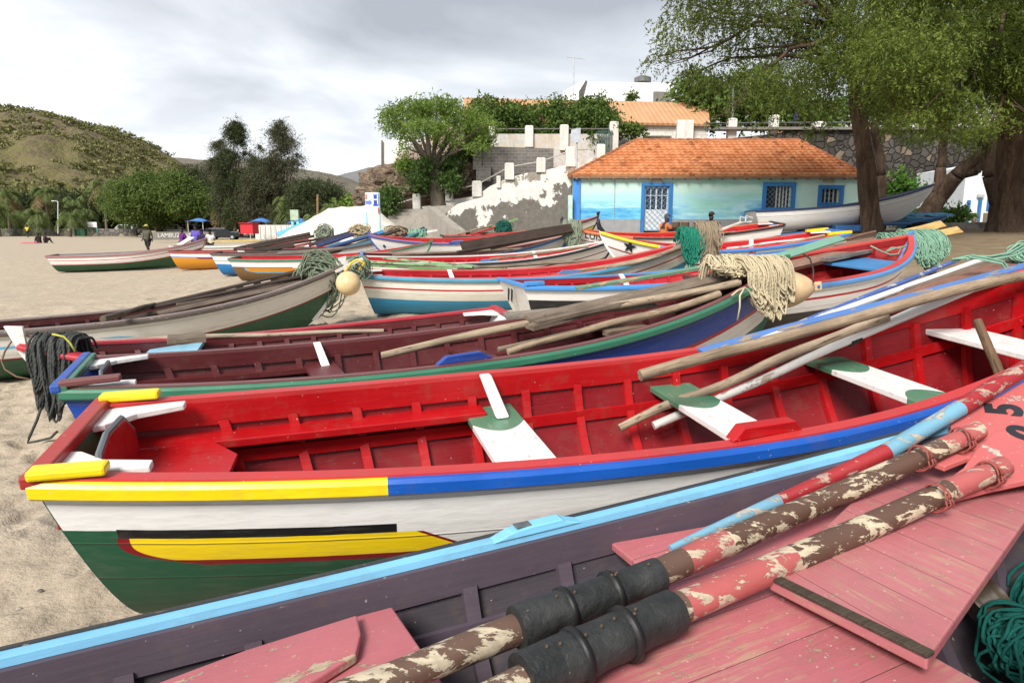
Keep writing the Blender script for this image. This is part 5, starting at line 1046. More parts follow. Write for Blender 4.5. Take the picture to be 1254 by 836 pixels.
x_ = solve_x(b, 572, 437, -1, .03); t = x_/b.L; y = hbeam(t, b.B, b.ws)-.03; zz_ = sheer(t, b.D, b.ss, b.sb)+.022; m = MB(); m.prism([Vector((x_-.22, b.side*y, zz_)), Vector((x_-.14, b.side*y, zz_+.055)), Vector((x_+.12, b.side*y, zz_+.06)), Vector((x_+.22, b.side*(y-.01), zz_))], (0, -b.side*.06, 0)); m.build('oar_block', P_((.02, .06, .3), .2), r3, bevel=.006)
zt = b.D+b.ss; pr = [(-.26, -.3), (-.26, -.08), (-.18, .05), (.18, .05), (.26, -.08), (.26, -.3)]; m = MB(); m.prism([Vector((.16, y_, zt+z_-.03)) for y_, z_ in pr], (.025, 0, 0)); m.build('splash_board', marI, r3, bevel=.004); m = MB(); m.tube([Vector((.172, y_, zt+z_-.025)) for y_, z_ in pr], .013, 6); m.build('board_edging', plain((.10, .11, .13), .5), r3)
y = hbeam(.02, b.B, b.ws); m = MB(); m.prism([Vector((0, b.side*(y+.02), zt+.022)), Vector((.33, b.side*(y+.02), zt+.02)), Vector((.33, b.side*(y-.06), zt+.02)), Vector((0, b.side*(y-.07), zt+.022))], (0, 0, .04)); m.build('stern_block', marC, r3, bevel=.01)
m = MB(); y0 = hbeam(0, b.B, b.ws)+.03; m.box((-.015, 0, zt+.02), (.06, 2*y0+.03, .055)); m.build('blue_transom_rim', P_(BLU, .3, (.3, .3, .3)), r3, bevel=.012)
# ---------- B1 foreground pink/purple
b = BT['B1'] = nb('B1', sb=.52); pur = P_(PUR, .42, (.33, .22, .14), .6, (1.2, 18, 18)); 
h1 = hullpaint([(.5, (.05, .05, .055)), (1.4, BLK)], wear=.3)
r1_ = build_boat(b, 'nearest boat with light blue rail, purple inside and worn pink decks', h1, pur, P_((.20, .50, .74), .42, (.33, .33, .3), .45), P_((.03, .033, .036), .6, (.25, .2, .16), .6), ribs=16, detail=2, knees=None, railh=.05, capw=.045, rtop=.028, inwh=.125, strz=.215, inner_s=P_((.045, .036, .046), .3, (.2, .14, .1), .6))
pinkm = peel((.43, .125, .140), (.42, .33, .22), .18, 7, .5, (.6, 1.4, 1.4))
def planked(c, sw, ang=0.0, grey=.2):
    n = NT('planked_deck_paint'); mp = n.n('ShaderNodeMapping'); mp.inputs['Rotation'].default_value = (0, 0, ang); n.l(n.tc.outputs['Object'], mp.inputs[0]); v = mp.outputs[0]; sp = n.n('ShaderNodeSeparateXYZ'); n.l(v, sp.inputs[0])
    q = n.math('ADD', n.math('DIVIDE', sp.outputs[1], sw), n.math('MULTIPLY', n.noise(1.2, 2), .12)); fr = n.math('ABSOLUTE', n.math('SUBTRACT', n.math('FRACT', q), .5)); seam = n.rng(fr, .0, .010, 1, 0); idn = n.math('FLOOR', n.math('ADD', q, .5))
    wn_ = n.n('ShaderNodeTexWhiteNoise', noise_dimensions='1D'); n.l(idn, wn_.inputs['W'])
    g = n.noise(4, 7, .65, vec=v, stretch=(.8, 12, 12)); bg = n.noise(2.2, 6, .6)
    x = n.mix(wn_.outputs[0], tuple(k*.88 for k in c), tuple(min(1, k*1.1) for k in c)); x = n.mix(n.rng(g, .4, .75, 0, .3), x, tuple(k*.62 for k in c)); x = n.mix(n.math('MULTIPLY', n.math('MULTIPLY', n.rng(g, .5, .56), n.rng(bg, .5, .64)), .5), x, (.40, .32, .17)); x = n.mix(n.rng(bg, .5, .9, 0, .3), x, (.52, .24, .24))
    ch = n.rng(n.noise(16, 8, .75), .625, .64); gm = n.rng(n.noise(6, 7, .75), .52, .75); x = n.mix(n.math('MULTIPLY', gm, .42), x, (.20, .12, .09)); x = n.mix(ch, x, (.34, .25, .17)); spk = n.rng(n.noise(55, 2), .70, .72); x = n.mix(n.math('MULTIPLY', spk, .6), x, (.55, .45, .38)); x = n.mix(n.math('MULTIPLY', seam, .85), x, (.09, .055, .035))
    return n.fin(x, .5, n.bump(n.math('SUBTRACT', n.math('ADD', n.math('MULTIPLY', g, .5), n.math('MULTIPLY', n.noise(3, 3), .6)), n.math('ADD', n.math('MULTIPLY', seam, 1.0), n.math('MULTIPLY', ch, .3))), .6, .008))
def DK(u, v, off=0.0):
    """point of the tilted deck of the nearest boat (rises with the sheer), raised by off"""
    d = ray(u, v); k = (H-.628-off)/(.095*d.x-d.z); return Vector((d.x*k, d.y*k, H+d.z*k))
def plate(b, root, name, px, z, th, mat, bev=.006):
    P = [b.Mi @ DK(u, v, z) for u, v in px]; m = MB(); m.prism(P, (0, 0, -th)); return m.build(name, mat, root, bevel=bev)
dk = planked((.43, .125, .140), .21, 0.0)
plate(b, r1_, 'main_deck', [(748, 664), (800, 655), (862, 644), (960, 612), (1060, 578), (1160, 545), (1300, 520), (1262, 600), (1130, 795), (1215, 842), (1460, 1000), (1120, 1100), (640, 970), (690, 850), (716, 790), (792, 700)], 0, .03, dk)
plate(b, r1_, 'side_deck', [(180, 840), (300, 795), (437, 752), (442, 775), (436, 800), (340, 860), (100, 960), (60, 900)], .055, .03, pinkm)
plate(b, r1_, 'stern_thwart', [(395, 765), (480, 742), (520, 800), (570, 880), (420, 960), (330, 900)], .02, .03, pinkm)
hc = plate(b, r1_, 'hatch_cover', [(942, 709), (1136, 806), (1262, 628), (1340, 520), (1230, 500), (1100, 560)], .075, .035, planked((.44, .145, .155), .155, PI/2), .006)
m = MB(); p, q = b.Mi @ DK(941, 710, .076), b.Mi @ DK(1135, 807, .076); d = (q-p).normalized(); nn = Vector((-d.y, d.x, 0)); m.prism([p, q, q+nn*.035, p+nn*.035], (0, 0, .012)); m.build('hatch_batten', wood((.10, .075, .05), (.05, .035, .025)), r1_, bevel=.003)
# raised oar block on the blue rail
def rail_block(px0, px1, name='oar_block'):
    xs_ = [to_local(b, u, v, z=.80).x for u, v in (px0, px1)]; xm = (xs_[0]+xs_[1])/2; hw = (xs_[1]-xs_[0])/2; t = xm/b.L; y = hbeam(t, b.B, b.ws); zz_ = sheer(t, b.D, b.ss, b.sb)+.02; s = -b.side
    sl = (sheer(t+.02, b.D, b.ss, b.sb)-sheer(t-.02, b.D, b.ss, b.sb))/(.04*b.L); m = MB(); P = [(-hw, 0), (-hw*.55, .024), (-hw*.2, .03), (hw*.55, .03), (hw*.62, .02), (hw, 0)]
    m.prism([Vector((xm+dx, s*(hbeam((xm+dx)/b.L, b.B, b.ws)-.05), zz_+dz_+dx*sl)) for dx, dz_ in P], (0, s*.06, 0)); m.build(name, [P_((.21, .56, .82), .2, (.33, .33, .3), .45)], r1_, bevel=.004)
rail_block((608, 648), (705, 618))
m = MB(); xs_ = to_local(b, 657, 633, z=.85); t = xs_.x/b.L; m.box((xs_.x, -b.side*(hbeam(t, b.B, b.ws)-.02), sheer(t, b.D, b.ss, b.sb)+.053), (.06, .04, .004)); m.build('zinc_patch', plain((.10, .11, .11), .5, .5, 12), r1_)
# ---------- others
b = BT['B4'] = nb('B4', x=2.55, y=8.42, L=4.05); h4 = hullpaint([(.31, WH), (.32, WH), (.34, WH), (1.4, (.030, .026, .022))], panel=(.6, 2.9, .165, .195, RED, RED, .0, None, None), bow=(3.2, .25, (.06, .055, .05)), dirt=.2, wear=.12)
r4 = build_boat(b, 'white sided boat with red inside and sea-green net heaped over its bow', h4, P_((.30, .012, .014), .35, (.3, .14, .1)), P_((.55, .06, .05), .35, (.4, .3, .25)), P_((.09, .26, .55), .5, (.35, .3, .25)), detail=2, knees=None, railh=.05, capmat=P_(MAR))
thwart_at(b, r4, to_local(b, 1052, 322, y=9.9).x+.1, .75, .14, P_((.05, .22, .46), .2), 'foredeck')
b = BT['B5'] = nb('B5'); r5_ = build_boat(b, 'low maroon boat with crimson rail lying behind the green railed one', hullpaint([(.1, WH), (1.4, GRN)]), marI, P_((.42, .03, .045), .3), P_((.40, .02, .035), .3), detail=2, knees=WH, stempost=P_(WH, .3), stemh=.12, railh=.04)
thwart_at(b, r5_, 3.45, .5, .05, P_((.26, .52, .66), .3, (.5, .5, .45)), 'pale_blue_seat')
b = BT['B6'] = nb('B6'); h6 = hullpaint([(.29, (.74, .72, .66)), (.335, (.74, .72, .66)), (.36, DRED), (1.4, GRN)], dirt=.6, wear=.3, panel=(-1, 2.6, .18, .215, LSK, LSK, 0, None, None)); build_boat(b, 'weathered off-white and green boat at the left edge loaded with dark planks', h6, P_((.085, .02, .02), .3), P_((.30, .23, .21), .6, (.12, .08, .06)), P_((.10, .08, .07), .6, (.4, .38, .33)), detail=2, knees=None, stempost=P_(WH, .5), stemh=.08)
b = BT['B7'] = nb('B7'); h7 = hullpaint([(.19, (.76, .73, .66)), (.22, RED), (.40, (.74, .71, .62)), (1.4, (.03, .27, .48))], dirt=.35, wear=.12); r7 = build_boat(b, 'cream boat with red stripe and turquoise bottom, brown and green net on its bow', h7, P_((.45, .01, .02), .2), P_((.60, .10, .09), .4, (.5, .4, .3)), P_((.07, .30, .45), .4, (.4, .3, .2)), transom=P_((.045, .29, .46), .2), detail=2, knees=WH, railh=.055)
b = BT['B8'] = nb('B8'); h8 = hullpaint([(.16, WH), (.2, WH), (1.4, (.012, .014, .018))], wear=.2, dirt=.2); r8 = build_boat(b, 'boat with bright blue rail, red inside and two black marks on its white stern', h8, P_((.42, .012, .02), .2), P_((.10, .30, .62), .3), P_((.06, .26, .62), .35), transom=P_((.72, .70, .66), .2, rough=.5), detail=2, knees=None, innerrail=P_((.42, .012, .02), .2))
m = MB(); 
for k in (-.12, .02): m.prism([Vector((-.012, k, b.D+b.ss-.10)), Vector((-.012, k+.07, b.D+b.ss-.08)), Vector((-.012, k+.09, b.D+b.ss-.26)), Vector((-.012, k+.03, b.D+b.ss-.30))], (-.006, 0, 0))
m.build('black_mark', plain((.01, .01, .012), .6), r8)
m = MB(); m.box((.16, b.side*(hbeam(.03, b.B, b.ws)-.02), b.D+b.ss+.045), (.3, .1, .06)); m.build('blue_block', P_((.06, .26, .62), .3), r8, bevel=.01)
b = BT['B9'] = nb('B9', x=-3.5, y=16.3, L=6.2); h9 = hullpaint([(.20, WH), (.23, DRED), (.40, WH), (1.4, (.05, .19, .03))], wear=.1); r9 = build_boat(b, 'white boat with black rail and dark red stripe just behind the turquoise bottomed one', h9, P_((.50, .01, .018), .2), P_((.72, .70, .66), .4), P_((.02, .022, .03), .3), detail=1, ribs=18, knees=None, innerrail=P_((.52, .01, .018), .2))
b = BT['B10'] = nb('B10'); build_boat(b, 'grey-white boat with mid blue rail carrying a dark plank stack', hullpaint([(.5, (.60, .60, .58)), (1.4, (.5, .5, .48))], wear=.1), P_((.06, .02, .02), .2), P_((.5, .25, .22), .4), P_((.05, .24, .55), .25), detail=1, knees=None)
b = BT['B13'] = nb('B13', y=21.3); build_boat(b, 'brown bottomed boat with orange panel outlined in light blue', hullpaint([(.05, GRN2), (.22, WH), (1.4, (.17, .095, .035))], panel=(.5, 2.0, .25, .37, ORG, (.1, .42, .6), .035, None, WH)), P_((.5, .01, .018), .2), P_(RED, .2), P_(GRN2, .2), transom=P_((.17, .095, .035)), detail=1, knees=None)
b = BT['B14'] = nb('B14'); build_boat(b, 'white topped boat with bright blue bottom and dark brown rail', hullpaint([(.22, WH), (.24, (.05, .05, .05)), (.34, WH), (1.4, (.012, .20, .52))]), P_((.12, .03, .03), .2), P_((.12, .08, .07), .2), P_((.09, .055, .05), .3), transom=P_((.02, .22, .52)), detail=1, knees=None)
b = BT['B15'] = nb('B15'); build_boat(b, 'orange bottomed boat with thin blue line and dark red rail', hullpaint([(.19, WH), (.225, (.05, .12, .5)), (.26, (.62, .30, .02)), (1.4, (.62, .26, .012))], panel=(1.1, 5, .225, .28, (.28, .02, .02), (.28, .02, .02), .0, None, None)), P_((.3, .02, .02), .2), P_((.35, .06, .05), .2), P_((.28, .03, .03), .3), transom=P_((.62, .26, .012)), detail=1, knees=None)
b = BT['B16'] = nb('B16', x=-19.1, y=28.6, L=6.1); build_boat(b, 'green and white boat lying alone farthest to the left', hullpaint([(.10, WH), (.17, WH), (.20, (.4, .03, .05)), (.34, WH), (.37, (.4, .03, .05)), (1.4, (.012, .085, .035))]), P_((.3, .3, .3), .2), P_((.25, .2, .2), .2), P_((.30, .12, .12), .3), transom=P_((.3, .3, .28)), detail=1, knees=None)
b = BT['B17'] = nb('B17'); build_boat(b, 'plain dirty white boat lying behind the orange one', hullpaint([(.6, (.62, .60, .54)), (1.4, (.6, .58, .5))], dirt=.4), P_((.4, .4, .38), .2), P_((.6, .58, .52), .3), P_((.62, .60, .55), .3), transom=P_((.62, .60, .55)), detail=1, knees=None)
b = BT['B18'] = nb('B18', x=1.82, y=23.1, L=6.5); r18 = build_boat(b, 'white boat pointing left with dark hawse hole in its blue railed bow', hullpaint([(.6, (.70, .69, .66)), (1.4, (.66, .64, .6))], wear=.15), P_((.45, .02, .02), .2), P_((.55, .08, .07), .3), P_((.05, .08, .28), .4, (.5, .2, .15)), detail=1, knees=None, stempost=P_((.05, .1, .35), .3), stemh=.05)
m = MB(); p = b.pt(.935, .72, b.side); m.tube([p+Vector((0, b.side*.015, 0)), p+Vector((0, -b.side*.02, 0))], .055, 10); m.build('hawse_hole', plain((.015, .02, .05), .5), r18); m = MB(); p = b.at(.55, -1, .03); m.box(p, (.5, .08, .05)); m.build('oar_block', P_((.03, .07, .3)), r18)
b = BT['B19'] = nb('B19'); r19 = build_boat(b, 'white boat farthest back with yellow, green and blue bow by the house corner', hullpaint([(.30, (.72, .70, .64)), (.34, (.02, .12, .1)), (.56, (.62, .35, .02)), (1.4, (.02, .10, .36))], dirt=.1), P_((.5, .03, .03), .2), P_((.6, .1, .08), .3), P_((.03, .03, .035), .3), transom=P_((.74, .72, .66)), detail=1, knees=None, stempost=P_(BLK), stemh=.1)
m = MB(); m.prism([Vector((-.015, math.cos(a)*.12, b.D+.0+math.sin(a)*.12)) for a in [k*PI/8 for k in range(16)]], (-.008, 0, 0)); m.build('round_mark', P_((.6, .55, .4)), r19)
b = BT['B21'] = Boat([-10.2, 26.0, 0, 3.5, 2.2, 0, 6.3, .8, .76, .42, .09, .66], -1); build_boat(b, 'black railed white boat with a red stern seat behind the blue bottomed one', hullpaint([(.25, WH), (1.4, (.5, .5, .48))]), P_((.45, .01, .02), .2), P_((.5, .03, .03), .2), P_((.02, .02, .025), .3), transom=P_((.05, .12, .4)), detail=1, knees=None, innerrail=P_((.5, .01, .02)))
b = BT['B11'] = nb('B11', y=20.1, dz=.02, sb=.50); r11 = build_boat(b, 'left-pointing white boat with orange rail at the bow and painted letters', hullpaint([(.28, WH), (.31, DRED), (1.4, (.62, .62, .6))], bow=None), P_((.5, .01, .018), .2), P_((.62, .14, .05), .3), P_((.018, .02, .028), .3), transom=P_((.05, .2, .5)), detail=1, knees=WH, rail2=(4.3, P_((.66, .17, .05), .3)), stempost=P_(WH), stemh=.02, innerrail=P_((.5, .01, .018)))
def horn(b, root):
    p = b.pt(1, 1, 1); p.y = 0; m = MB(); m.tube([p+Vector((-.06, 0, -.02)), p+Vector((.02, 0, .09)), p+Vector((.04, 0, .2)), p+Vector((.02, 0, .28))], [.05, .055, .045, .02], 8); m.build('bow_horn', plain((.015, .015, .017), .6), root)
def side_text(b, root, body, t, k, size, mat):
    p = b.pt(t, k, b.side); p2 = b.pt(t+.04, k, b.side); pu = b.pt(t, min(1, k+.1), b.side); ex = (p-p2).normalized() if b.side > 0 else (p2-p).normalized(); up = (pu-p); up = (up-ex*up.dot(ex)).normalized(); nn = ex.cross(up); M = Matrix((ex, up, nn)).transposed().to_4x4(); M.translation = p+nn*.018; text(body, size, mat, M, root, ext=.006)
horn(b, r11); side_text(b, r11, 'LUIS', .87, .90, .27, plain((.02, .02, .02), .6))
m = MB(); 
b = BT['B12'] = nb('B12', x=7.35, y=15.5, yaw=181.5, L=5.3, dz=.03, sb=.60); r12 = build_boat(b, 'left-pointing white boat with yellow bow rail and black star', hullpaint([(.31, WH), (.34, DRED), (1.4, (.66, .65, .62))]), P_((.5, .01, .018), .2), P_((.6, .10, .08), .3), P_((.04, .20, .55), .3), transom=P_((.7, .5, .02)), detail=1, knees=WH, rail2=(4.1, P_((.88, .66, .01), .1)), stempost=P_(WH), stemh=.02, innerrail=P_((.5, .01, .018)))
horn(b, r12); side_text(b, r12, 'SI', .42, .85, .22, plain((.4, .01, .02), .6))
p = b.pt(.895, .87, b.side); p2 = b.pt(.935, .87, b.side); pu = b.pt(.895, .97, b.side); ex = (p-p2).normalized(); up = pu-p; up = (up-ex*up.dot(ex)).normalized(); nn = ex.cross(up); m = MB(); P = []
for k in range(10): r = .15 if k % 2 == 0 else .06; a = PI/2+k*PI/5; P.append(p+ex*math.cos(a)*r+up*math.sin(a)*r+nn*.012)
m.prism(P, nn*.012); m.build('black_star', plain((.01, .01, .012), .6), r12)
m = MB(); y = hbeam(0, b.B, b.ws)
for sd in (-1, 1): m = MB(); m.box((.22, sd*(y-.0), b.D+b.ss+.03), (.5, .1, .05)); m.build('yellow_block', P_((.88, .62, .01), .1), r12)
def bracket(b, root, u, v):
    x_ = solve_x(b, u, v, 1, -.1); t = x_/b.L; y = hbeam(t, b.B, b.ws)-.06; z = sheer(t, b.D, b.ss, b.sb); s = -b.side; m = MB(); m.prism([Vector((x_-.04, s*y, z+.035)), Vector((x_+.04, s*y, z+.035)), Vector((x_+.12, s*(y-.16), z-.2)), Vector((x_+.02, s*(y-.16), z-.2))], (0, -s*.05, 0)); m.build('thwart_knee', P_(WH, .2), root)
bracket(BT['B7'], r7, 550, 336); bracket(BT['B8'], r8, 757, 343); bracket(BT['B9'], r9, 652, 313); bracket(BT['B12'], r12, 918, 297)
for bb_, rr_, u_, v_ in ((BT['B18'], r18, 560, 298), (BT['B9'], r9, 600, 326), (BT['B10'], None, 565, 316), (BT['B7'], r7, 700, 336)):
    if rr_ is None: continue
    x_ = solve_x(bb_, u_, v_, -1, .03); t = x_/bb_.L; y = hbeam(t, bb_.B, bb_.ws)-.03; z = sheer(t, bb_.D, bb_.ss, bb_.sb)+.02; m = MB(); m.prism([Vector((x_-.25, bb_.side*y, z)), Vector((x_-.16, bb_.side*y, z+.06)), Vector((x_+.16, bb_.side*y, z+.06)), Vector((x_+.25, bb_.side*y, z))], (0, -bb_.side*.07, 0)); m.build('oar_block', P_((.08, .2, .4), .4), rr_)
# ---------- skiff on trailer
b = BT['B22'] = nb('B22'); b.rb = .9; hs22 = hullpaint([(.22, (.82, .81, .79)), (.235, (.4, .39, .38)), (1.4, (.80, .79, .77))], dirt=.05, wear=0); r22 = build_boat(b, 'long white moulded skiff with dark blue rail standing on a trailer under the acacia', hs22, plain((.5, .5, .5), .5), P_((.02, .04, .12), .2), P_((.02, .04, .12), .2), transom=P_((.66, .64, .62)), detail=0, knees=None, name='fibreglass_skiff', group='boats resting near the tiled house', stempost=P_((.66, .64, .62)), skeg=False)
m = MB(); 
for sd in (-1, 1):
    m.tube([Vector((-.02, sd*.3, .62)), Vector((-.28, sd*.3, .72)), Vector((-.3, sd*.3, .5))], .035, 6)
m.box((-.15, 0, .5), (.22, .5, .06)); m.build('stern_bracket', WHT, r22)
tr = empty('boat_trailer', b.w(Vector((3.0, 0, -.3))), 'blue boat trailer with spoked road wheel beneath the white skiff', 'trailer')
def wl(x, y, z): return b.w(Vector((x, y, z)))
zt_ = gz(12, 26.3); m = MB()
for sd in (-.4, .4): m.tube([wl(.9, sd, -.12), wl(4.6, sd, .0), wl(6.2, 0, -.12)], .06, 6)
m.tube([wl(6.1, 0, -.1), wl(7.6, 0, .05)], .05, 6); under(m.build('chassis', P_((.05, .14, .34), .4), None), tr)
m = MB(); m.box(wl(3.6, -.75, -.08), (1.5, .3, .24)); under(m.build('mudguard', P_((.03, .13, .34), .3), None, bevel=.03), tr)
for x_, r_ in ((2.4, .34),):
    for sd in (-.72, .72):
        c_ = wl(x_, sd, -.18); ax_ = (wl(x_, sd+.1, -.18)-c_).normalized(); m = MB(); m.tube([c_-ax_*.1, c_-ax_*.08, c_+ax_*.08, c_+ax_*.1], [r_*.86, r_, r_, r_*.86], 22); ty = m.build('tyre', plain((.02, .02, .02), .8), None); under(ty, tr); m = MB(); m.tube([c_-ax_*.115, c_-ax_*.10], [r_*.42, r_*.58], 16); m.tube([c_-ax_*.13, c_-ax_*.11], [.05, .07], 8); rm = m.build('rim', plain((.55, .55, .52), .5), None); under(rm, tr)
# ---------- upturned blue rowing boat under tarpaulin
q = D(1090, 287, 27.0); bb = Boat([q.x+.4, 27.3, 0, 8, 0, 0, 2.2, .6, .45, .1, .03, .8], -1); bb.M.translation.z = gz(q.x, 27.3)+.05; build_boat(bb, 'small pale blue dinghy beside the low wall', hullpaint([(.16, (.10, .34, .52)), (.4, (.05, .04, .04)), (1.4, (.1, .08, .07))], dirt=.5), P_((.1, .3, .45)), P_((.15, .4, .6)), P_((.08, .3, .5)), transom=P_((.10, .34, .52)), detail=0, knees=None, group='boats resting near the tiled house', name='dinghy')
m = MB(); m.grid([[bb.w(Vector((.1+1.9*i/10, (j-3)/3*.62*math.sin(PI*(.25+.6*(1-i/14))), .52+.12*(1-((j-3)/3)**2)+.03*math.sin(i*2+j)))) for j in range(7)] for i in range(11)]); tag(m.build('blue_cover', plain((.08, .24, .38), .8, .4, 5, .8, 4), smooth=True), 'faded blue cloth cover spread over the small dinghy', 'cover')
# ================================================================ OARS, POLES AND PLANKS
def pole(name, label, a, b_, r0, r1, mat, cat='pole', group=None, wob=.012, seg=10, bend=0.0, n=14):
    M = frame_x(a, b_); L = (b_-a).length; m = MB(); P = []; o = Vector((random.uniform(-9, 9), 0, 0))
    for i in range(n):
        t = i/(n-1); q = Vector((L*t, 0, 0))+noise.noise_vector(o+Vector((t*3, 0, 0)))*wob*1.6; q.x = L*t; q.z += bend*math.sin(PI*t); P.append(q)
    m.tube(P, [(r0+(r1-r0)*i/(n-1))*(1+.07*noise.noise(Vector((i*.7, o.x, 0)))) for i in range(n)], seg)
    o_ = m.build(name, mat, smooth=True, M=M, auto=50); tag(o_, label, cat, group); return o_
def plank(name, label, a, b_, w, th, mat, cat='plank', group=None, roll=0.0, bev=.003):
    M = frame_x(a, b_, roll); L = (b_-a).length; m = MB(); n_ = 8; rows = []
    for i in range(n_+1):
        t = i/n_; dz = .012*noise.noise(Vector((t*2, a.x*3, a.y))); ww = w*(1+.05*noise.noise(Vector((t*5, a.x, 3)))); rows.append([Vector((L*t, -ww/2, -th/2+dz)), Vector((L*t, ww/2, -th/2+dz)), Vector((L*t, ww/2, th/2+dz)), Vector((L*t, -ww/2, th/2+dz))])
    m.grid(rows, close=True); m.f += [(3, 2, 1, 0), tuple(n_*4+k for k in range(4))]; m.mi += [0, 0]; o = m.build(name, mat, M=M, bevel=bev); tag(o, label, cat, group); return o
DRIFT = wood((.42, .32, .22), (.25, .18, .115)); DRIFTL = wood((.50, .40, .29), (.32, .235, .155)); GREYW = wood((.27, .215, .16), (.15, .11, .08)); DARKW = wood((.065, .043, .032), (.03, .02, .016)); REDW = wood((.30, .15, .11), (.17, .085, .06)); WPOLE = peel((.70, .68, .64), (.45, .35, .26), .15, 7); 
# in the red boat
pole('driftwood_pole', 'thick pale driftwood pole on top, crossing the far rail of the red boat', Z(784, 462, 1.0), D(1300, 326, 4.75), .033, .036, DRIFT, wob=.02, bend=.02)
pole('driftwood_pole', 'crooked brown pole whose end rests on the red boat floor', Z(758, 521, .60), D(1085, 392, 4.45), .026, .036, DRIFTL, wob=.035)
o = pole('white_oar', 'white painted pole with black tape, leaning out of the red boat', Z(801, 523, .58), D(1190, 352, 4.55), .028, .034, WPOLE, 'oar', wob=.02)
m = MB(); L_ = (D(1190, 352, 4.55)-Z(801, 523, .58)).length; tt = .60; m.tube([Vector((L_*tt, .002, .006)), Vector((L_*(tt+.035), .002, .006))], [.039, .039], 12); k_ = m.build('black_tape', plain((.012, .012, .012), .6, .3, 30, .6, 60), o, smooth=False)
plank('blue_plank', 'long blue painted plank beside the thick pole', Z(858, 430, 1.04), D(1270, 322, 5.0), .085, .022, peel((.085, .20, .50), (.33, .26, .2), .3, 8), roll=.1)
plank('brown_plank', 'brown edge plank lying between the blue plank and thick pole', Z(905, 427, 1.06), D(1275, 331, 4.9), .07, .03, wood((.30, .20, .13), (.16, .10, .07)), roll=.2)
plank('brown_plank', 'weathered plank wedged under the net on the red boat bow', Z(1010, 398, 1.20), D(1290, 306, 5.6), .10, .025, REDW, roll=.15)
plank('white_plank', 'narrow white and blue board jutting up beyond the red boat', Z(935, 416, 1.12), D(1207, 316, 6.4), .055, .02, P_((.74, .73, .70), .4), roll=.2)
plank('blue_plank', 'thin blue strip lying along the white board', Z(950, 408, 1.14), D(1175, 318, 6.5), .04, .022, peel((.06, .12, .38), (.4, .4, .4), .3, 8), roll=.2)
plank('yellow_plank', 'short yellow plank under the white board', Z(968, 412, 1.06), D(1060, 385, 5.3), .06, .02, P_((.66, .52, .04), .4))
plank('green_plank', 'thin grey-green batten under the brown planks', Z(985, 408, 1.10), D(1120, 370, 5.35), .05, .02, P_((.18, .26, .2), .5))
plank('white_plank', 'white batten pointing right beneath the green net at the red boat bow', D(1098, 362, 5.5), D(1262, 320, 5.9), .05, .02, P_((.7, .7, .66), .4))
for k, (u0, v0, y0, u1, v1, y1, w, l, mt) in enumerate([(960, 412, 4.95, 1262, 318, 5.35, .08, 'grey split board', GREYW), (985, 402, 5.05, 1262, 312, 5.5, .07, 'reddish grey board', REDW), (1030, 386, 5.2, 1262, 306, 5.7, .09, 'dark board', wood((.22, .16, .12), (.12, .085, .06))), (905, 424, 4.85, 1120, 372, 5.0, .05, 'light grey batten', wood((.42, .36, .29), (.26, .21, .16)))]):
    plank('old_plank', l+' in the sheaf of planks over the red boat far rail', D(u0, v0, y0), D(u1, v1, y1), w, .028, mt, group='planks over the far rail of the red boat', roll=.35)
pole('brown_stake', 'brown wooden prop standing inside the red boat near its bow', D(1196, 392, 4.2), D(1226, 462, 4.0), .026, .03, wood((.22, .13, .07), (.12, .07, .04)), 'stake', wob=.004)
# in the maroon boat
pole('driftwood_pole', 'pale pole with cut end over the first seats of the maroon boat', Z(467, 435, .80), D(905, 346, 6.55), .030, .038, DRIFTL, wob=.03)
pole('driftwood_pole', 'pale pole lying lower inside the maroon boat', Z(622, 433, .80), D(880, 362, 6.3), .028, .036, DRIFT, wob=.03)
pole('driftwood_pole', 'thin brown pole beside the lower pale one in the maroon boat', Z(610, 430, .80), D(845, 372, 6.3), .022, .024, GREYW, wob=.02)
plank('grey_plank', 'broad grey plank lying on top of the pile in the maroon boat', Z(650, 391, 1.05), D(905, 334, 6.9), .23, .035, GREYW, roll=.15)
plank('grey_plank', 'short grey plank end poking out left under the broad one', Z(618, 387, 1.02), D(800, 372, 6.5), .20, .03, wood((.33, .29, .24), (.22, .18, .14)), roll=.1)
plank('brown_plank', 'long brown plank under the broad grey plank', Z(648, 400, 1.00), D(838, 350, 6.7), .12, .045, GREYW, roll=.1)
plank('dark_plank', 'dark plank against the far rail of the maroon boat', D(770, 362, 6.95), D(905, 330, 7.3), .16, .03, DARKW)
plank('driftwood_block', 'chunk of driftwood behind the third seat of the maroon boat', Z(742, 409, .86), Z(790, 400, .9), .12, .05, DRIFT, 'wood block')
o = plank('green_oar', 'pale green oar blade edge running over the maroon boat to the rope', D(705, 353, 7.0), D(905, 321, 7.2), .07, .03, peel((.12, .25, .16), (.45, .30, .16), .25, 9), 'oar', roll=.2)
plank('green_oar', 'flat sea-green oar blade sticking out right of the cream rope', D(915, 327, 7.15), D(1030, 291, 7.9), .11, .02, peel((.16, .33, .24), (.4, .4, .35), .12, 9), 'oar blade', roll=.5)
m = MB(); m.tube([D(884, 348, 6.9), D(905, 336, 6.95), D(938, 322, 7.0)], [.05, .055, .05], 10); tag(m.build('green_oar_neck', P_((.05, .16, .10), .3), smooth=True), 'dark green oar neck emerging under the cream rope', 'oar')
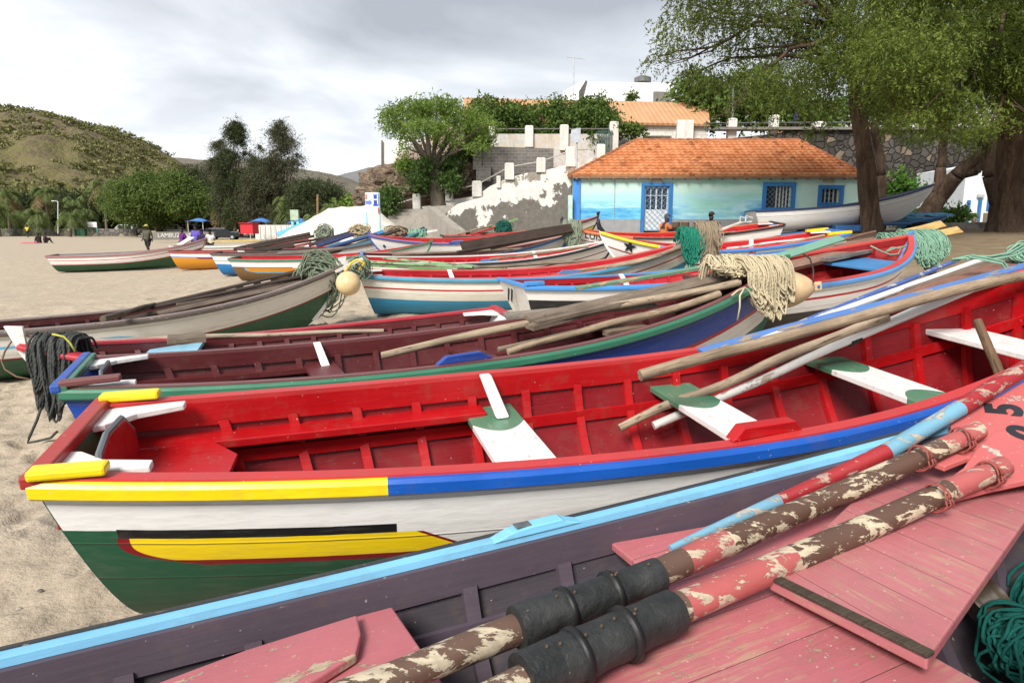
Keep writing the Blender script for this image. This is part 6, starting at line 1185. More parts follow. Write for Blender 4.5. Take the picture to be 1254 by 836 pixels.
# in the low maroon boat and at far left
pole('driftwood_pole', 'long pale pole across the pale blue seat of the low maroon boat', D(100, 416, 6.9), D(470, 406, 7.25), .026, .022, wood((.46, .37, .28), (.30, .23, .17)), wob=.02)
plank('wooden_tray', 'small open wooden tray on the pale blue seat', Z(205, 416, .86), Z(252, 413, .86), .3, .05, GREYW, 'tray')
for k, (u0, v0, y0, u1, v1, y1, w, l, mt) in enumerate([(126, 389, 9.7, 405, 331, 11.5, .10, 'uppermost dark plank', DARKW), (150, 392, 9.5, 380, 341, 11.3, .14, 'second dark plank', DARKW), (195, 384, 9.3, 372, 346, 11.0, .16, 'brown plank nearest the rail', wood((.20, .15, .11), (.10, .07, .05))), (215, 372, 10.2, 400, 338, 11.6, .12, 'cream edged plank', wood((.45, .38, .28), (.16, .11, .08))), (170, 378, 10.6, 392, 326, 12.0, .10, 'farthest dark plank', DARKW)]):
    plank('dark_plank', l+' in the weathered boat at the left edge', D(u0, v0, y0), D(u1, v1, y1), w, .03, mt, group='planks in the left boat', roll=.2)
# notched dark ladder-like plank
m = MB(); a, b_ = D(190, 373, 10.9), D(385, 326, 12.2); M = frame_x(a, b_); L = (b_-a).length; m.box((L/2, 0, 0), (L, .04, .025)); m.box((L/2, .0, -.12), (L, .04, .02))
for i in range(9): m.box((L*(i+.5)/9, 0, -.06), (.12, .035, .11))
tag(m.build('slatted_frame', DARKW, M=M), 'dark notched frame lying along the weathered boat at left', 'frame')
pole('driftwood_pole', 'brown log end on the deck of the weathered boat at left', Z(126, 391, .72), D(190, 372, 10.2), .04, .03, wood((.18, .14, .10), (.09, .07, .05)), wob=.01)
# boat 7, 9, 10 loads
pole('driftwood_pole', 'pale curved pole over the turquoise bottomed boat towards its net', D(692, 333, 12.6), D(865, 290, 13.3), .035, .04, DRIFT, bend=-.12)
pole('driftwood_pole', 'second pale pole just right of the curved one', D(742, 328, 12.7), D(868, 287, 13.4), .035, .04, DRIFTL, bend=-.10)
plank('green_oar', 'grey-green blade rising above the brown and green net', D(828, 303, 13.3), D(860, 277, 13.7), .16, .03, P_((.22, .27, .2), .6), 'oar blade')
for k, (u0, v0, y0, u1, v1, y1, w, l, mt) in enumerate([(440, 320, 15.5, 580, 327, 14.6, .16, 'nearest pale green board', peel((.22, .40, .18), (.15, .12, .07), .35, 6)), (470, 316, 15.8, 620, 329, 14.9, .12, 'farther pale green board', peel((.26, .42, .22), (.15, .12, .07), .4, 6)), (450, 325, 14.9, 560, 331, 14.3, .07, 'dark green board below the pale ones', peel((.10, .25, .05), (.1, .1, .05), .3, 6))]):
    plank('green_board', l+' behind the turquoise bottomed boat', D(u0, v0, y0), D(u1, v1, y1), w, .04, mt, group='green boards')
pole('driftwood_pole', 'grey pole lying right of the green boards', D(560, 329, 14.6), D(740, 319, 14.9), .04, .035, GREYW)
for k, (u0, v0, y0, u1, v1, y1, w, l, mt) in enumerate([(565, 302, 18.0, 700, 279, 19.4, .26, 'big dark stacked plank', DARKW), (560, 309, 17.6, 690, 286, 19.2, .10, 'grey-brown plank end', DARKW), (600, 304, 18.2, 700, 283, 19.6, .14, 'tan plank', wood((.36, .26, .16), (.2, .14, .1)))]):
    plank('dark_plank', l+' on the blue railed boat in the middle distance', D(u0, v0, y0), D(u1, v1, y1), w, .06, mt, group='planks on the blue railed boat', roll=1.0 if k == 0 else .3)
# long dark planks bristling among the rows at left centre
PK = [(DARKW, 'dark brown'), (P_((.02, .03, .10), .4, (.2, .2, .2)), 'navy'), (P_((.03, .16, .32), .4, (.2, .15, .1)), 'blue'), (P_((.025, .022, .03), .3), 'black'), (P_((.20, .025, .03), .4), 'dull red'), (P_((.035, .13, .16), .4, (.1, .08, .06)), 'teal'), (GREYW, 'grey')]
rr = random.Random(12); rows_ = [(286, 305, 380, 286, 27.0, 0), (296, 306, 385, 289, 26.6, 0), (310, 307, 378, 293, 26.2, 4), (378, 300, 428, 285, 26.0, 3), (388, 301, 432, 287, 25.7, 1), (400, 304, 470, 284, 24.9, 2), (395, 306, 462, 287, 24.6, 1), (405, 309, 470, 292, 24.2, 5), (410, 311, 468, 296, 23.8, 3), (392, 311, 462, 299, 23.4, 0), (420, 305, 490, 281, 25.4, 0), (470, 300, 505, 281, 26.6, 6), (478, 299, 520, 279, 26.2, 3), (484, 298, 522, 280.5, 25.9, 5), (300, 309, 360, 300, 25.0, 0), (340, 311, 430, 303, 24.0, 6), (330, 303, 400, 291, 26.4, 0)]
for k, (u0, v0, u1, v1, y, c) in enumerate(rows_):
    plank('long_plank', '%s plank, %s in the bristling stacks before the tarpaulin' % (PK[c][1], ['leftmost', 'second from the left', 'third from the left', 'under the white bundle', 'right of the black topmost one', 'longest in the middle', 'beneath the longest middle one', 'in the lower middle', 'along the bottom middle', 'lowest near the blue bottomed boat', 'reaching up beside the beige net', 'topmost by the steps', 'second by the steps', 'nearest the white bow by the steps', 'lying low at the left', 'lying along the black rail', 'crossing the left stacks'][k]), D(u0, v0, y-.3), D(u1, v1, y+.6), rr.uniform(.10, .19), .06, PK[c][0], group='planks stacked before the tarpaulin', roll=rr.uniform(.3, .9))
plank('cream_board', 'cream board lying by the steps', D(504, 287, 28), D(535, 282, 28.3), .2, .08, P_((.7, .68, .62), .3)); plank('blue_hull_board', 'long pale blue board leaning left of the tarpaulin', D(343, 292, 38), D(382, 277, 39), .9, .1, P_((.14, .42, .62), .2), roll=.8)
plank('cream_board', 'white board propped over the white boat near the walking group', D(220, 300, 33.2), D(235, 291, 34), .35, .06, P_(WH, .2)); plank('yellow_plank', 'thin yellow spar on the white boat by the walking group', D(255, 296, 34), D(318, 294, 34.5), .12, .06, P_((.7, .5, .1), .2))
pole('driftwood_pole', 'thin pale pole reaching towards the green net ball', D(560, 287, 26.2), D(602, 276, 27.4), .03, .03, DRIFTL); plank('red_oar', 'red oar pointing at the green net ball', D(575, 288, 25.8), D(610, 277, 27.2), .12, .05, P_((.5, .05, .04), .3), 'oar'); plank('green_oar', 'bright green oar tip beyond the green net ball', D(598, 279, 27.4), D(634, 268, 27.8), .10, .05, P_((.2, .42, .12), .3), 'oar')
plank('white_oar', 'white oar between the two right pointing sterns', D(868, 287, 18.6), D(908, 272, 19.6), .12, .04, P_((.62, .55, .46), .4), 'oar')
plank('brown_plank', 'reddish brown plank on the boat with the blue foredeck, upper', D(905, 327, 9.9), D(1075, 294, 11.0), .16, .05, REDW, roll=.4); plank('brown_plank', 'reddish brown plank on the boat with the blue foredeck, lower', D(925, 335, 9.6), D(1085, 300, 10.7), .17, .06, wood((.34, .2, .14), (.2, .12, .09)), roll=.5)
pole('brown_spar', 'thin rusty spar above the reddish planks', D(985, 306, 10.6), D(1072, 284, 11.4), .03, .02, REDW); plank('dark_plank', 'grey plank under the net on the boat with the blue foredeck', D(1010, 318, 10.0), D(1125, 293, 11.0), .2, .05, wood((.25, .23, .21), (.15, .13, .12)))
for k, (u0, v0, u1, v1, l) in enumerate([(1120, 292, 1176, 281, 'lower yellow wooden oar blade'), (1105, 286, 1155, 274, 'upper yellow wooden oar blade')]): plank('yellow_oar', l+' sticking out beyond the sea-green net', D(u0, v0, 12.2), D(u1, v1, 12.6), .16, .02, wood((.66, .42, .16), (.50, .30, .10)), 'oar blade', roll=.7)
plank('dark_oar', 'dark wooden rudder leaning under the sea-green net', D(1128, 312, 10.8), D(1142, 336, 10.4), .14, .04, DARKW, 'rudder'); pole('grey_spar', 'thin grey spar lying along the yellow-sterned boat', D(935, 305, 15.6), D(1000, 299, 16.2), .03, .03, GREYW); plank('striped_oar', 'white and yellow oar pointing at the yellow stern', D(955, 311, 13.6), D(1030, 292, 14.6), .10, .04, P_((.66, .6, .45), .4), 'oar'); plank('blue_oar', 'blue strip oar across the yellow-sterned boat', D(860, 318, 13.6), D(1005, 303, 14.6), .08, .04, P_((.05, .2, .5), .4), 'oar')
for k, (u0, v0, y0, u1, v1, y1, r_, l, mt) in enumerate([(905, 312, 15.0, 1010, 288, 15.8, .03, 'pale oar shaft across the yellow-sterned boat', DRIFTL), (930, 318, 13.6, 1065, 297, 14.6, .035, 'grey pole right of the green oar blade', GREYW), (890, 305, 15.4, 985, 292, 16.0, .03, 'thin white oar shaft behind the cream rope', WPOLE), (600, 318, 15.6, 720, 302, 16.6, .03, 'thin pole inside the red boat before the star', DRIFT), (480, 312, 19.0, 640, 305, 19.6, .035, 'pole laid along the blue railed boat', GREYW), (650, 290, 24.5, 712, 272, 26.0, .035, 'pole leaning up to the house corner bow', DRIFTL), (575, 296, 22.8, 680, 288, 23.2, .035, 'red-brown pole in the boat with the hawse hole', REDW), (780, 300, 19.8, 900, 284, 20.4, .035, 'pole lying behind the yellow bow rail', DRIFT)]):
    pole('oar_shaft', l, D(u0, v0, y0), D(u1, v1, y1), r_, r_, mt, 'pole')
# ---------- foreground oars
def oar(label, pts, rads, mat, segs, group='big oars on the pink decks'):
    root = empty('oar', pts[0], label, 'oar', group); m = MB(); P = []; RR = []
    for i in range(len(pts)-1):
        for k in range(8): t = k/8; q = pts[i].lerp(pts[i+1], t); q += noise.noise_vector(q*2.3)*.008; P.append(q); RR.append(rads[i]+(rads[i+1]-rads[i])*t)
    P.append(pts[-1]); RR.append(rads[-1]); m.tube(P, [r*(1+.05*noise.noise(p*5)) for r, p in zip(RR, P)], 16); mi = []
    for j, f in enumerate(m.f):
        c = j//16 if j < 16*(len(P)-1) else (0 if j == 16*(len(P)-1) else len(P)-2); t = c/(len(P)-1); m.mi[j] = sum(t > s for s in segs[0])
    o = m.build('shaft', segs[1], smooth=True, auto=60); under(o, root); return root
def PLo(u, v, off): return DK(u, v, off)
brn = peel((.105, .055, .036), (.56, .47, .33), .42, 15, .5, (.5, 1.3, 1.3)); pkp = peel((.42, .10, .095), (.52, .41, .30), .46, 15, .5, (.5, 1.4, 1.4)); crp = peel((.125, .070, .048), (.50, .42, .30), .44, 12, .55, (.5, 1.3, 1.3))
rub = None
n = NT('black_rubber'); a = n.noise(5, 6, .7); sp_ = n.rng(n.noise(26, 6, .75), .66, .70); rub = n.fin(n.mix(n.math('MULTIPLY', sp_, .7), n.mix(n.rng(a, .35, .7), (.012, .013, .013), (.040, .042, .040)), (.28, .24, .17)), n.rng(a, .3, .7, .42, .7), n.bump(n.math('ADD', a, n.math('MULTIPLY', n.noise(14, 5, .6), .6)), .8, .02), .4)
def BK(u, v, off):
    """plane of the blade boards: rests on the deck and tips up over the blue rail"""
    d = ray(u, v); k = (H-(.915+off-.20*1.75-.33*2.4))/(.20*d.x+.33*d.y-d.z); return Vector((d.x*k, d.y*k, H+d.z*k))
a0, a1, a2 = DK(395, 862, .12), DK(812, 700, .085), BK(1199, 526, .045)
oa = oar('upper brown peeling oar with black rubber sleeve, farther from the viewer', [a0, DK(600, 783, .10), a1, DK(1000, 617, .10), a2], [.040, .044, .046, .044, .036], None, ([.50, .59, .93], [crp, pkp, brn, pkp]))
b0, b1, b2 = DK(545, 880, .105), DK(838, 742, .08), BK(1230, 570, .075)
ob = oar('lower brown peeling oar with black rubber sleeve, nearest the viewer', [b0, DK(690, 810, .095), b1, DK(1040, 655, .10), b2], [.042, .046, .046, .044, .037], None, ([.48, .64, .90], [crp, pkp, brn, pkp]))
def sleeve(root, p, q, r0, r1, name='rubber_sleeve'):
    m = MB(); P = []; RR = []; n_ = 26
    for i in range(n_+1):
        t = i/n_; c = p.lerp(q, t); P.append(c); step = .0015*math.sin(t*22)+(.003 if .30 < t < .34 or .62 < t < .66 else 0)+.003*noise.noise(c*9); RR.append(r0+(r1-r0)*t+step)
    m.tube(P, RR, 20); 
    V2 = []
    for v in m.v: v = Vector(v); V2.append(tuple(v+noise.noise_vector(v*14)*.003))
    m.v = V2; o = m.build(name, rub, smooth=True, auto=60); under(o, root)
    for t in (.32, .64):
        c = p.lerp(q, t); d = (q-p).normalized()*.006; m = MB(); m.tube([c-d*1.5, c+d*1.5], [r0+.0055, r0+.0055], 18); under(m.build('lashing_ring', plain((.010, .010, .010), .5), smooth=True), root)
    # flap of rubber and nail heads
    for k in range(7):
        t = random.uniform(.1, .95); c = p.lerp(q, t)+Vector((0, -.3, .95)).normalized()*(r0+.006)+Vector((random.uniform(-.01, .01), random.uniform(-.01, .01), 0)); m = MB(); m.tube([c, c+Vector((0, -.001, .004))], [.0045, .003], 7); under(m.build('nail_head', plain((.10, .06, .035), .6)), root)
sleeve(oa, a0.lerp(a1, .50)+Vector((0, 0, .004)), DK(806, 704, .088), .061, .055)
sleeve(ob, DK(640, 833, .10), DK(826, 748, .084), .071, .061)
# blade boards lashed to the two shafts
def BK(u, v, off):
    """plane of the blade boards: rests on the deck and tips up over the blue rail"""
    d = ray(u, v); k = (H-(.915+off-.20*1.75-.33*2.4))/(.20*d.x+.33*d.y-d.z); return Vector((d.x*k, d.y*k, H+d.z*k))
def blade(root, px, off, th, mat, name='blade', fn=BK):
    P = [fn(u, v, off) for u, v in px]; m = MB(); m.prism(P, (0, 0, -th)); o = m.build(name, mat, bevel=.004); under(o, root); return o
bm_ = peel((.52, .125, .12), (.52, .42, .36), .16, 7, .42, (1, 1, 1))
blade(oa, [(1163, 517), (1178, 502), (1226, 483), (1300, 440), (1400, 480), (1320, 560), (1230, 560), (1185, 560), (1157, 571), (1144, 566), (1146, 556), (1180, 545), (1166, 532)], .0, .022, bm_)
blade(ob, [(1110, 622), (1154, 613), (1207, 598), (1254, 588), (1340, 575), (1420, 520), (1330, 500), (1262, 512), (1215, 530), (1195, 550), (1180, 572)], .03, .022, bm_)
# tapered necks of the blades under the shafts
for root, px, off in ((oa, [(1128, 580), (1140, 560), (1160, 552), (1190, 545), (1185, 562), (1150, 580)], .05), (ob, [(1095, 634), (1110, 612), (1160, 590), (1190, 596), (1168, 612), (1130, 626)], .06)): blade(root, px, off, .03, pkp, 'blade_neck', DK)
for root, A_, B_, ts in ((oa, a1, a2, (.77, .92)), (ob, b1, b2, (.74, .93))):
    for t in ts:
        for k in range(4):
            c = A_.lerp(B_, t+k*.006); d = (B_-A_).normalized(); s_ = d.cross(Vector((0, 0, 1))).normalized(); u_ = s_.cross(d); r = .0415; m = MB(); m.tube([c+(s_*math.cos(w)+u_*math.sin(w))*r*(1 if math.sin(w) > -.3 else 1.25)+d*.012*math.sin(w+k) for w in [q*2*PI/20 for q in range(21)]], .0033, 6); under(m.build('cord_lashing', plain((.26, .06, .05), .7, .3, 40), smooth=True), root)
for body, u, v, s, rz in (('5', 1231, 501, .17, R(95)), ('0', 1256, 531, .15, R(60))):
    p = BK(u, v, .002 if body == '5' else .032); pz = Vector((-.20, -.33, 1)).normalized(); M = Matrix.Translation(p) @ pz.to_track_quat('Z', 'Y').to_matrix().to_4x4() @ Matrix.Rotation(rz, 4, 'Z'); t = text(body, s, plain((.02, .022, .028), .6), M, None, ext=.001, bold=.008); under(t, oa)
# red and blue oar behind them
c0, c1, c2 = DK(822, 672, .02), BK(1175, 500, .045), BK(1290, 430, .05)
blu_ = peel((.16, .36, .48), (.42, .38, .32), .3, 12); red_ = peel((.33, .020, .025), (.42, .28, .22), .3, 12)
oar('slim oar banded light blue and red lying against the blue rail', [c0, DK(955, 613, .07), BK(1085, 552, .02), c1, c2], [.012, .026, .034, .034, .036], None, ([.22, .48, .72], [blu_, red_, blu_, red_]), None)
# things in the dark hold
pole('blue_bottle', 'small grey-blue tube lying under the deck gap of the nearest boat', Z(526, 772, .42), Z(540, 806, .40), .025, .025, P_((.12, .2, .26), .3), 'tube', wob=0)
# ================================================================ ROPES AND NETS
def ropemat(c, c2, sc=30):
    n = NT('rope_fibre'); a = n.noise(sc, 4, .6); g = n.n('ShaderNodeNewGeometry'); x = n.mix(a, c, c2); at_ = n.n('ShaderNodeAttribute', attribute_name='twist'); tw = n.math('SINE', at_.outputs['Fac']); x = n.mix(n.rng(tw, -.9, .1, .32, 0), x, tuple(k*.4 for k in c2)); x = n.mix(n.math('MULTIPLY', g.outputs['Random Per Island'], .45), x, tuple(k*.5 for k in c2)); return n.fin(x, .9, n.bump(n.math('ADD', n.noise(sc*4, 3), n.math('MULTIPLY', tw, .5)), .7, .004), .15)
def add_twist(o, lens, seg, r):
    """phase of the rope lay per vertex, for the stranded look"""
    me = o.data; at_ = me.attributes.new('twist', 'FLOAT', 'POINT'); co = np.empty(len(me.vertices)*3, np.float32); me.vertices.foreach_get('co', co); co = co.reshape(-1, 3); ph = np.zeros(len(co), np.float32); i = 0
    for n_ in lens:
        c = co[i:i+n_*seg].reshape(n_, seg, 3).mean(1); d = np.concatenate([[0], np.cumsum(np.linalg.norm(np.diff(c, axis=0), axis=1))]); ph[i:i+n_*seg] = (d[:, None]*2*PI/(r*4.2)+np.arange(seg)[None, :]*2*PI/seg*2).ravel(); i += n_*seg
    at_.data.foreach_set('value', ph)
def drape(name, label, c, ax, wid, dep, lens, n_, r, mat, seed, cat='rope', jit=.05, seg=6, top=.10, lo=.35, messy=0.0, skew=0.0, flow=None, fibre=0):
    """coil thrown over a bow: loops lying across the top and hanging on the near side. ax: unit vector along the width"""
    rg = random.Random(seed); ax = Vector(ax).normalized(); out = Vector((ax.y, -ax.x, 0)); m = MB()
    if out.y > 0: out = -out
    LN = []
    for k in range(n_):
        w0 = rg.uniform(-1, 1); w0 = w0*wid; w1 = w0*rg.uniform(.85, 1.1)+rg.uniform(.03, .11)+skew; ln = lens*(lo+(1-lo)*rg.random()**.6)*(1-.35*(w0/wid)**2); ly = rg.uniform(0, 1); hh = top*ly; P = []
        bk = rg.uniform(.4, 1)*dep; ot = dep*.45+.07*ly+rg.uniform(0, .05)
        ctrl = [(w0-.05, -bk, -.18*ly-.05), (w0-.02, -bk*.55, hh*.6), (w0, 0, hh), (w0+rg.uniform(-jit, jit), ot*.8, hh*.4-.03), (w0+rg.uniform(-jit, jit), ot+.03, -ln*.3), (w0+rg.uniform(-jit, jit)+skew*.5, ot+.03, -ln*.7), ((w0+w1)/2+skew*.7, ot+.05+rg.uniform(0, .04), -ln), (w1+rg.uniform(-jit, jit), ot+.03, -ln*.72), (w1+rg.uniform(-jit, jit), ot+.02, -ln*.35), (w1+rg.uniform(-jit, jit)*.5, ot*.7, hh*.4), (w1+.02, -.02, hh*1.02), (w1+.05, -bk*.6, hh*.5), (w1+.06, -bk, -.1*ly-.08)]
        C = [c+ax*a+out*b_+Vector((0, 0, z)) for a, b_, z in ctrl]
        for i in range(len(C)-1):
            p0 = C[max(i-1, 0)]; p1 = C[i]; p2 = C[i+1]; p3 = C[min(i+2, len(C)-1)]
            for q in range(4):
                t = q/4; P.append(.5*((2*p1)+(-p0+p2)*t+(2*p0-5*p1+4*p2-p3)*t*t+(-p0+3*p1-3*p2+p3)*t**3)+noise.noise_vector(Vector((i+t+k*7.7, k, 0)))*(.006+messy))
        P.append(C[-1]); m.tube(P, [r*(1+.12*math.sin(i_*1.3+k)) for i_ in range(len(P))], seg); LN.append(len(P))
    o = m.build(name, mat, smooth=True); add_twist(o, LN, seg, r); tag(o, label, cat); return o
def tangle(name, label, c, R3, n_, r, mat, seed, cat='rope', seg=5, turns=1.3, hang=0.0):
    rg = random.Random(seed); m = MB(); c = Vector(c)
    for k in range(n_):
        a0 = rg.uniform(0, 2*PI); tl = rg.uniform(-.5, .5); P = []; o = Vector((rg.uniform(0, 99), rg.uniform(0, 99), 0)); rad = rg.uniform(.45, 1.0); off = Vector((rg.uniform(-.3, .3)*R3[0], rg.uniform(-.25, .25)*R3[1], rg.uniform(-.3, .25)*R3[2])); ph = rg.uniform(-.9, .9); N_ = 30
        for i in range(N_):
            w = a0+turns*2*PI*i/N_; d = Vector((math.cos(w), math.sin(ph+w*.3)*.5, math.sin(w))); nv = noise.noise_vector(o+Vector((i*.22, 0, 0)))*.55
            q = (d+nv); q = Vector((q.x*R3[0], q.y*R3[1], q.z*R3[2]))*rad*.72+off; q.z -= hang*max(0, -q.z/R3[2])
            P.append(c+q)
        m.tube(P, r, seg)
    o = m.build(name, mat, smooth=True); tag(o, label, cat); return o
CREAM = ropemat((.68, .60, .42), (.50, .41, .26)); 
bq = BT['B3']; tip = bq.w(bq.at(.95, 0, .03)); axd = (bq.w(bq.at(.99, 0))-bq.w(bq.at(.80, 0))); axd.z = 0
cR = D(936, 322, 6.62)
drape('rope_heap', 'thick cream rope heaped over the bow of the green railed boat', cR+Vector((-.06, 0, -.02)), (1, .30, 0), .21, .20, .52, 92, .0088, CREAM, 5, top=.09, jit=.02, seg=6, lo=.45)
drape('rope_heap', 'cream rope tail spilling left along the green oar', D(890, 322, 6.7), (1, .2, 0), .20, .12, .13, 60, .0085, CREAM, 6, top=.08, jit=.05, lo=.4)
m = MB(); P = [D(u, v, y) for u, v, y in [(896, 362, 6.1), (903, 356, 6.15), (912, 352, 6.2), (918, 357, 6.2), (924, 372, 6.25), (930, 378, 6.3), (936, 374, 6.3)]]; m.tube(P, .009, 6); P = [D(u, v, y) for u, v, y in [(912, 352, 6.18), (906, 362, 6.1), (906, 376, 6.1), (903, 392, 6.1)]]; m.tube(P, .008, 6); tag(m.build('loose_rope', CREAM, smooth=True), 'loose cream rope end hanging over the green rail', 'rope')
GREYR = ropemat((.11, .115, .11), (.045, .047, .045)); 
drape('rope_coil', 'dark grey rope coil hanging over the bow of the low maroon boat', D(64, 417, 6.15), (1, .1, 0), .135, .15, .72, 50, .0115, GREYR, 8, top=.07, jit=.02, lo=.55, skew=.01)
m = MB(); m.tube([D(u, v, 5.9) for u, v in [(50, 500), (45, 515), (36, 535), (34, 542), (45, 540), (62, 536), (70, 528)]], .012, 6); tag(m.build('loose_rope', GREYR, smooth=True), 'dark rope end trailing on the sand under the dark grey coil', 'rope'); m = MB(); m.tube([D(u, v, 6.2) for u, v in [(36, 464), (20, 461), (6, 452), (2, 442), (6, 430), (14, 418), (30, 411), (52, 414), (70, 424)]], .008, 6); tag(m.build('loose_rope', plain((.16, .10, .06), .8), smooth=True), 'thin brown wire loop left of the dark grey coil', 'rope')
m = MB(); m.tube([D(u, v, 5.85) for u, v in [(64, 409), (78, 412), (86, 420), (92, 430)]], .009, 6); tag(m.build('knotted_rope', ropemat((.62, .60, .10), (.4, .4, .08)), smooth=True), 'short yellow-green cord on the dark grey coil', 'cord')
GG = ropemat((.26, .31, .22), (.14, .18, .12)); tangle('rope_tangle', 'tangled grey-green rope bundle on the bow of the weathered left boat', D(390, 345, 11.3), (.40, .26, .52), 120, .0105, GG, 9); tangle('rope_tangle', 'small grey-green rope snarl right of the white bow post', D(440, 326, 11.8), (.22, .18, .22), 40, .009, ropemat((.28, .36, .27), (.16, .22, .16)), 10)
m = MB(); m.tube([D(u, v, 11.1) for u, v in [(424, 333), (430, 322), (437, 318), (446, 322), (440, 330)]], .02, 6); tag(m.build('knotted_rope', plain((.75, .48, .02), .6), smooth=True), 'yellow cord knotted on the white bow post', 'cord')
plank('white_bow_board', 'slanting worn white board crossing the bow of the weathered left boat', D(410, 333, 11.2), D(444, 317, 11.4), .12, .04, P_((.66, .62, .55), .5), 'board')
SEAG = ropemat((.30, .50, .36), (.19, .36, .26)); c4 = D(1122, 292, 10.75)
drape('net_heap', 'sea-green net rope heaped over the bow of the boat with blue foredeck', c4, (1, .35, 0), .34, .26, .46, 150, .0075, SEAG, 11, top=.14, jit=.03, lo=.35, cat='net'); drape('net_heap', 'sea-green net strands spread along the grey plank', D(1098, 290, 10.7), (1, .1, 0), .26, .14, .14, 50, .008, SEAG, 12, top=.06, jit=.06, cat='net')
m = MB(); m.tube([D(u, v, 10.2) for u, v in [(1066, 301), (1078, 307), (1090, 312), (1100, 311), (1103, 304), (1092, 303), (1084, 308), (1096, 304), (1120, 300)]], .011, 6); tag(m.build('loose_rope', SEAG, smooth=True), 'sea-green rope looped on the blue foredeck', 'rope')
TEALN = ropemat((.02, .30, .20), (.03, .20, .13)); drape('fishing_net', 'bright green net half of the pile over the turquoise boat bow', D(842, 284, 13.2), (1, .15, 0), .15, .2, .72, 64, .0075, TEALN, 13, top=.1, jit=.06, messy=.012, lo=.5, cat='net'); drape('fishing_net', 'straw-brown net half of the pile over the turquoise boat bow', D(862, 280, 13.3), (1, .15, 0), .19, .22, .85, 84, .0085, ropemat((.42, .34, .24), (.27, .21, .14)), 14, top=.14, jit=.05, lo=.5, messy=.008, cat='net')
tangle('net_ball', 'dark green net ball tied on an oar before the ramp wall', D(617, 279, 27), (.32, .25, .30), 110, .014, ropemat((.012, .08, .06), (.03, .15, .11)), 15, cat='net'); drape('net_heap', 'pale grey-green net hanging on the bow of the blue railed boat', D(698, 275, 19.6), (1, .1, 0), .2, .2, .75, 60, .014, ropemat((.33, .38, .28), (.2, .24, .17)), 16, top=.15, messy=.01, cat='net')
drape('net_heap', 'greenish net on the plank stack left of the steps', D(510, 284, 26.4), (1, .1, 0), .28, .2, .35, 40, .016, SEAG, 17, top=.12, messy=.02, cat='net'); tangle('net_ball', 'beige net bundle on the plank stack below the steps', D(486, 287, 26.8), (.55, .3, .35), 90, .016, ropemat((.40, .34, .24), (.25, .2, .14)), 18, cat='net'); tangle('net_ball', 'pale net bundle beside the tarpaulin', D(440, 283, 27.4), (.45, .3, .25), 60, .018, ropemat((.55, .48, .33), (.4, .33, .2)), 19, cat='net'); tangle('net_ball', 'grey-green net bundle left of the tarpaulin foot', D(397, 285, 27.6), (.4, .3, .4), 60, .016, ropemat((.33, .37, .28), (.2, .24, .18)), 20, cat='net')
# teal net in the hold of the nearest boat
HOLD = ropemat((.012, .12, .10), (.006, .06, .05)); tangle('fishing_net', 'teal net pile in the dark hold of the nearest boat', Z(1268, 792, .42), (.17, .18, .13), 80, .006, HOLD, 21, cat='net', seg=6); tangle('fishing_net', 'teal net pile nearer the right corner of the hold', Z(1300, 745, .42), (.18, .18, .14), 50, .007, HOLD, 22, cat='net', seg=6)
pole('brown_bottle', 'dark brown round container in the hold under the hatch', Z(1190, 745, .45), Z(1222, 728, .5), .07, .07, plain((.05, .035, .022), .5), 'container', wob=0)
# sea green strands hanging at right in the red boat
m = MB(); r8_ = random.Random(8)
for k in range(15):
    o = Vector((r8_.uniform(-.05, .05), r8_.uniform(-.05, .05), r8_.uniform(-.02, .02))); P = [D(u, v, 5.0)+o*(1 if i > 3 else .5)+noise.noise_vector(Vector((i*.7, k*3, 0)))*.02 for i, (u, v) in enumerate([(1262, 300), (1240, 312), (1216, 316), (1190, 314), (1175, 318)] if k % 3 == 0 else ([(1190, 314), (1230, 322), (1246, 345), (1250, 370), (1238, 388), (1222, 392), (1230, 370), (1236, 345)] if k % 3 == 1 else [(1236, 340), (1228, 365), (1226, 390), (1232, 410), (1236, 400)]))]; m.tube(P, .005+.003*r8_.random(), 5)
tag(m.build('net_strands', SEAG, smooth=True), 'sea-green net strands hanging inside the red boat at the right edge', 'net')
tangle('net_heap', 'sea-green net bunch at the right edge of the picture', D(1262, 312, 5.3), (.16, .12, .10), 50, .006, SEAG, 23, cat='net')
# ---------- buoys
def buoy(name, label, c, r, pear, mat, d=Vector((1, -.3, -.05))):
    root = empty(name, c, label, 'buoy'); d = d.normalized(); m = MB(); pr = []; n_ = 18
    for i in range(n_+1):
        t = i/n_; a = PI*t; x = -math.cos(a)*r; rr_ = math.sin(a)*r
        if pear and x > 0: x *= 1.35; rr_ *= (1-.25*(x/(r*1.35)))
        pr.append((x, max(rr_, .002)))
    m.tube([c+d*x for x, _ in pr], [q for _, q in pr], 28); under(m.build('float', mat, smooth=True), root)
    if pear:
        e_ = c+d*r*1.33; m = MB(); s_ = d.cross(Vector((0, 0, 1))).normalized(); M = frame_x(e_-d*.04, e_+d*.06); m.box((.045, 0, 0), (.13, .030, .09)); o = m.build('lug', mat, M=M, bevel=.012); under(o, root); m = MB(); q_ = e_+d*.03+Vector((0, -.018, 0)); m.tube([q_, q_+Vector((0, -.012, 0))], .014, 10); under(m.build('lug_hole', plain((.03, .12, .4), .4)), root)
    else:
        m = MB(); m.tube([c+Vector((-.03, 0, r*.97)), c+Vector((-.03, 0, r*1.22)), c+Vector((-.0, 0, r*1.3))], [.035, .03, .02], 8); under(m.build('neck', mat, smooth=True), root)
    return root
BUO = NT('worn_float'); a = BUO.noise(6, 6, .65); g = BUO.noise(18, 6, .7); BUO = BUO.fin(BUO.mix(BUO.rng(g, .55, .72, 0, .7), BUO.mix(BUO.rng(a, .35, .7), (.62, .45, .22), (.70, .56, .33)), (.30, .20, .10)), .45, BUO.bump(g, .2, .01))
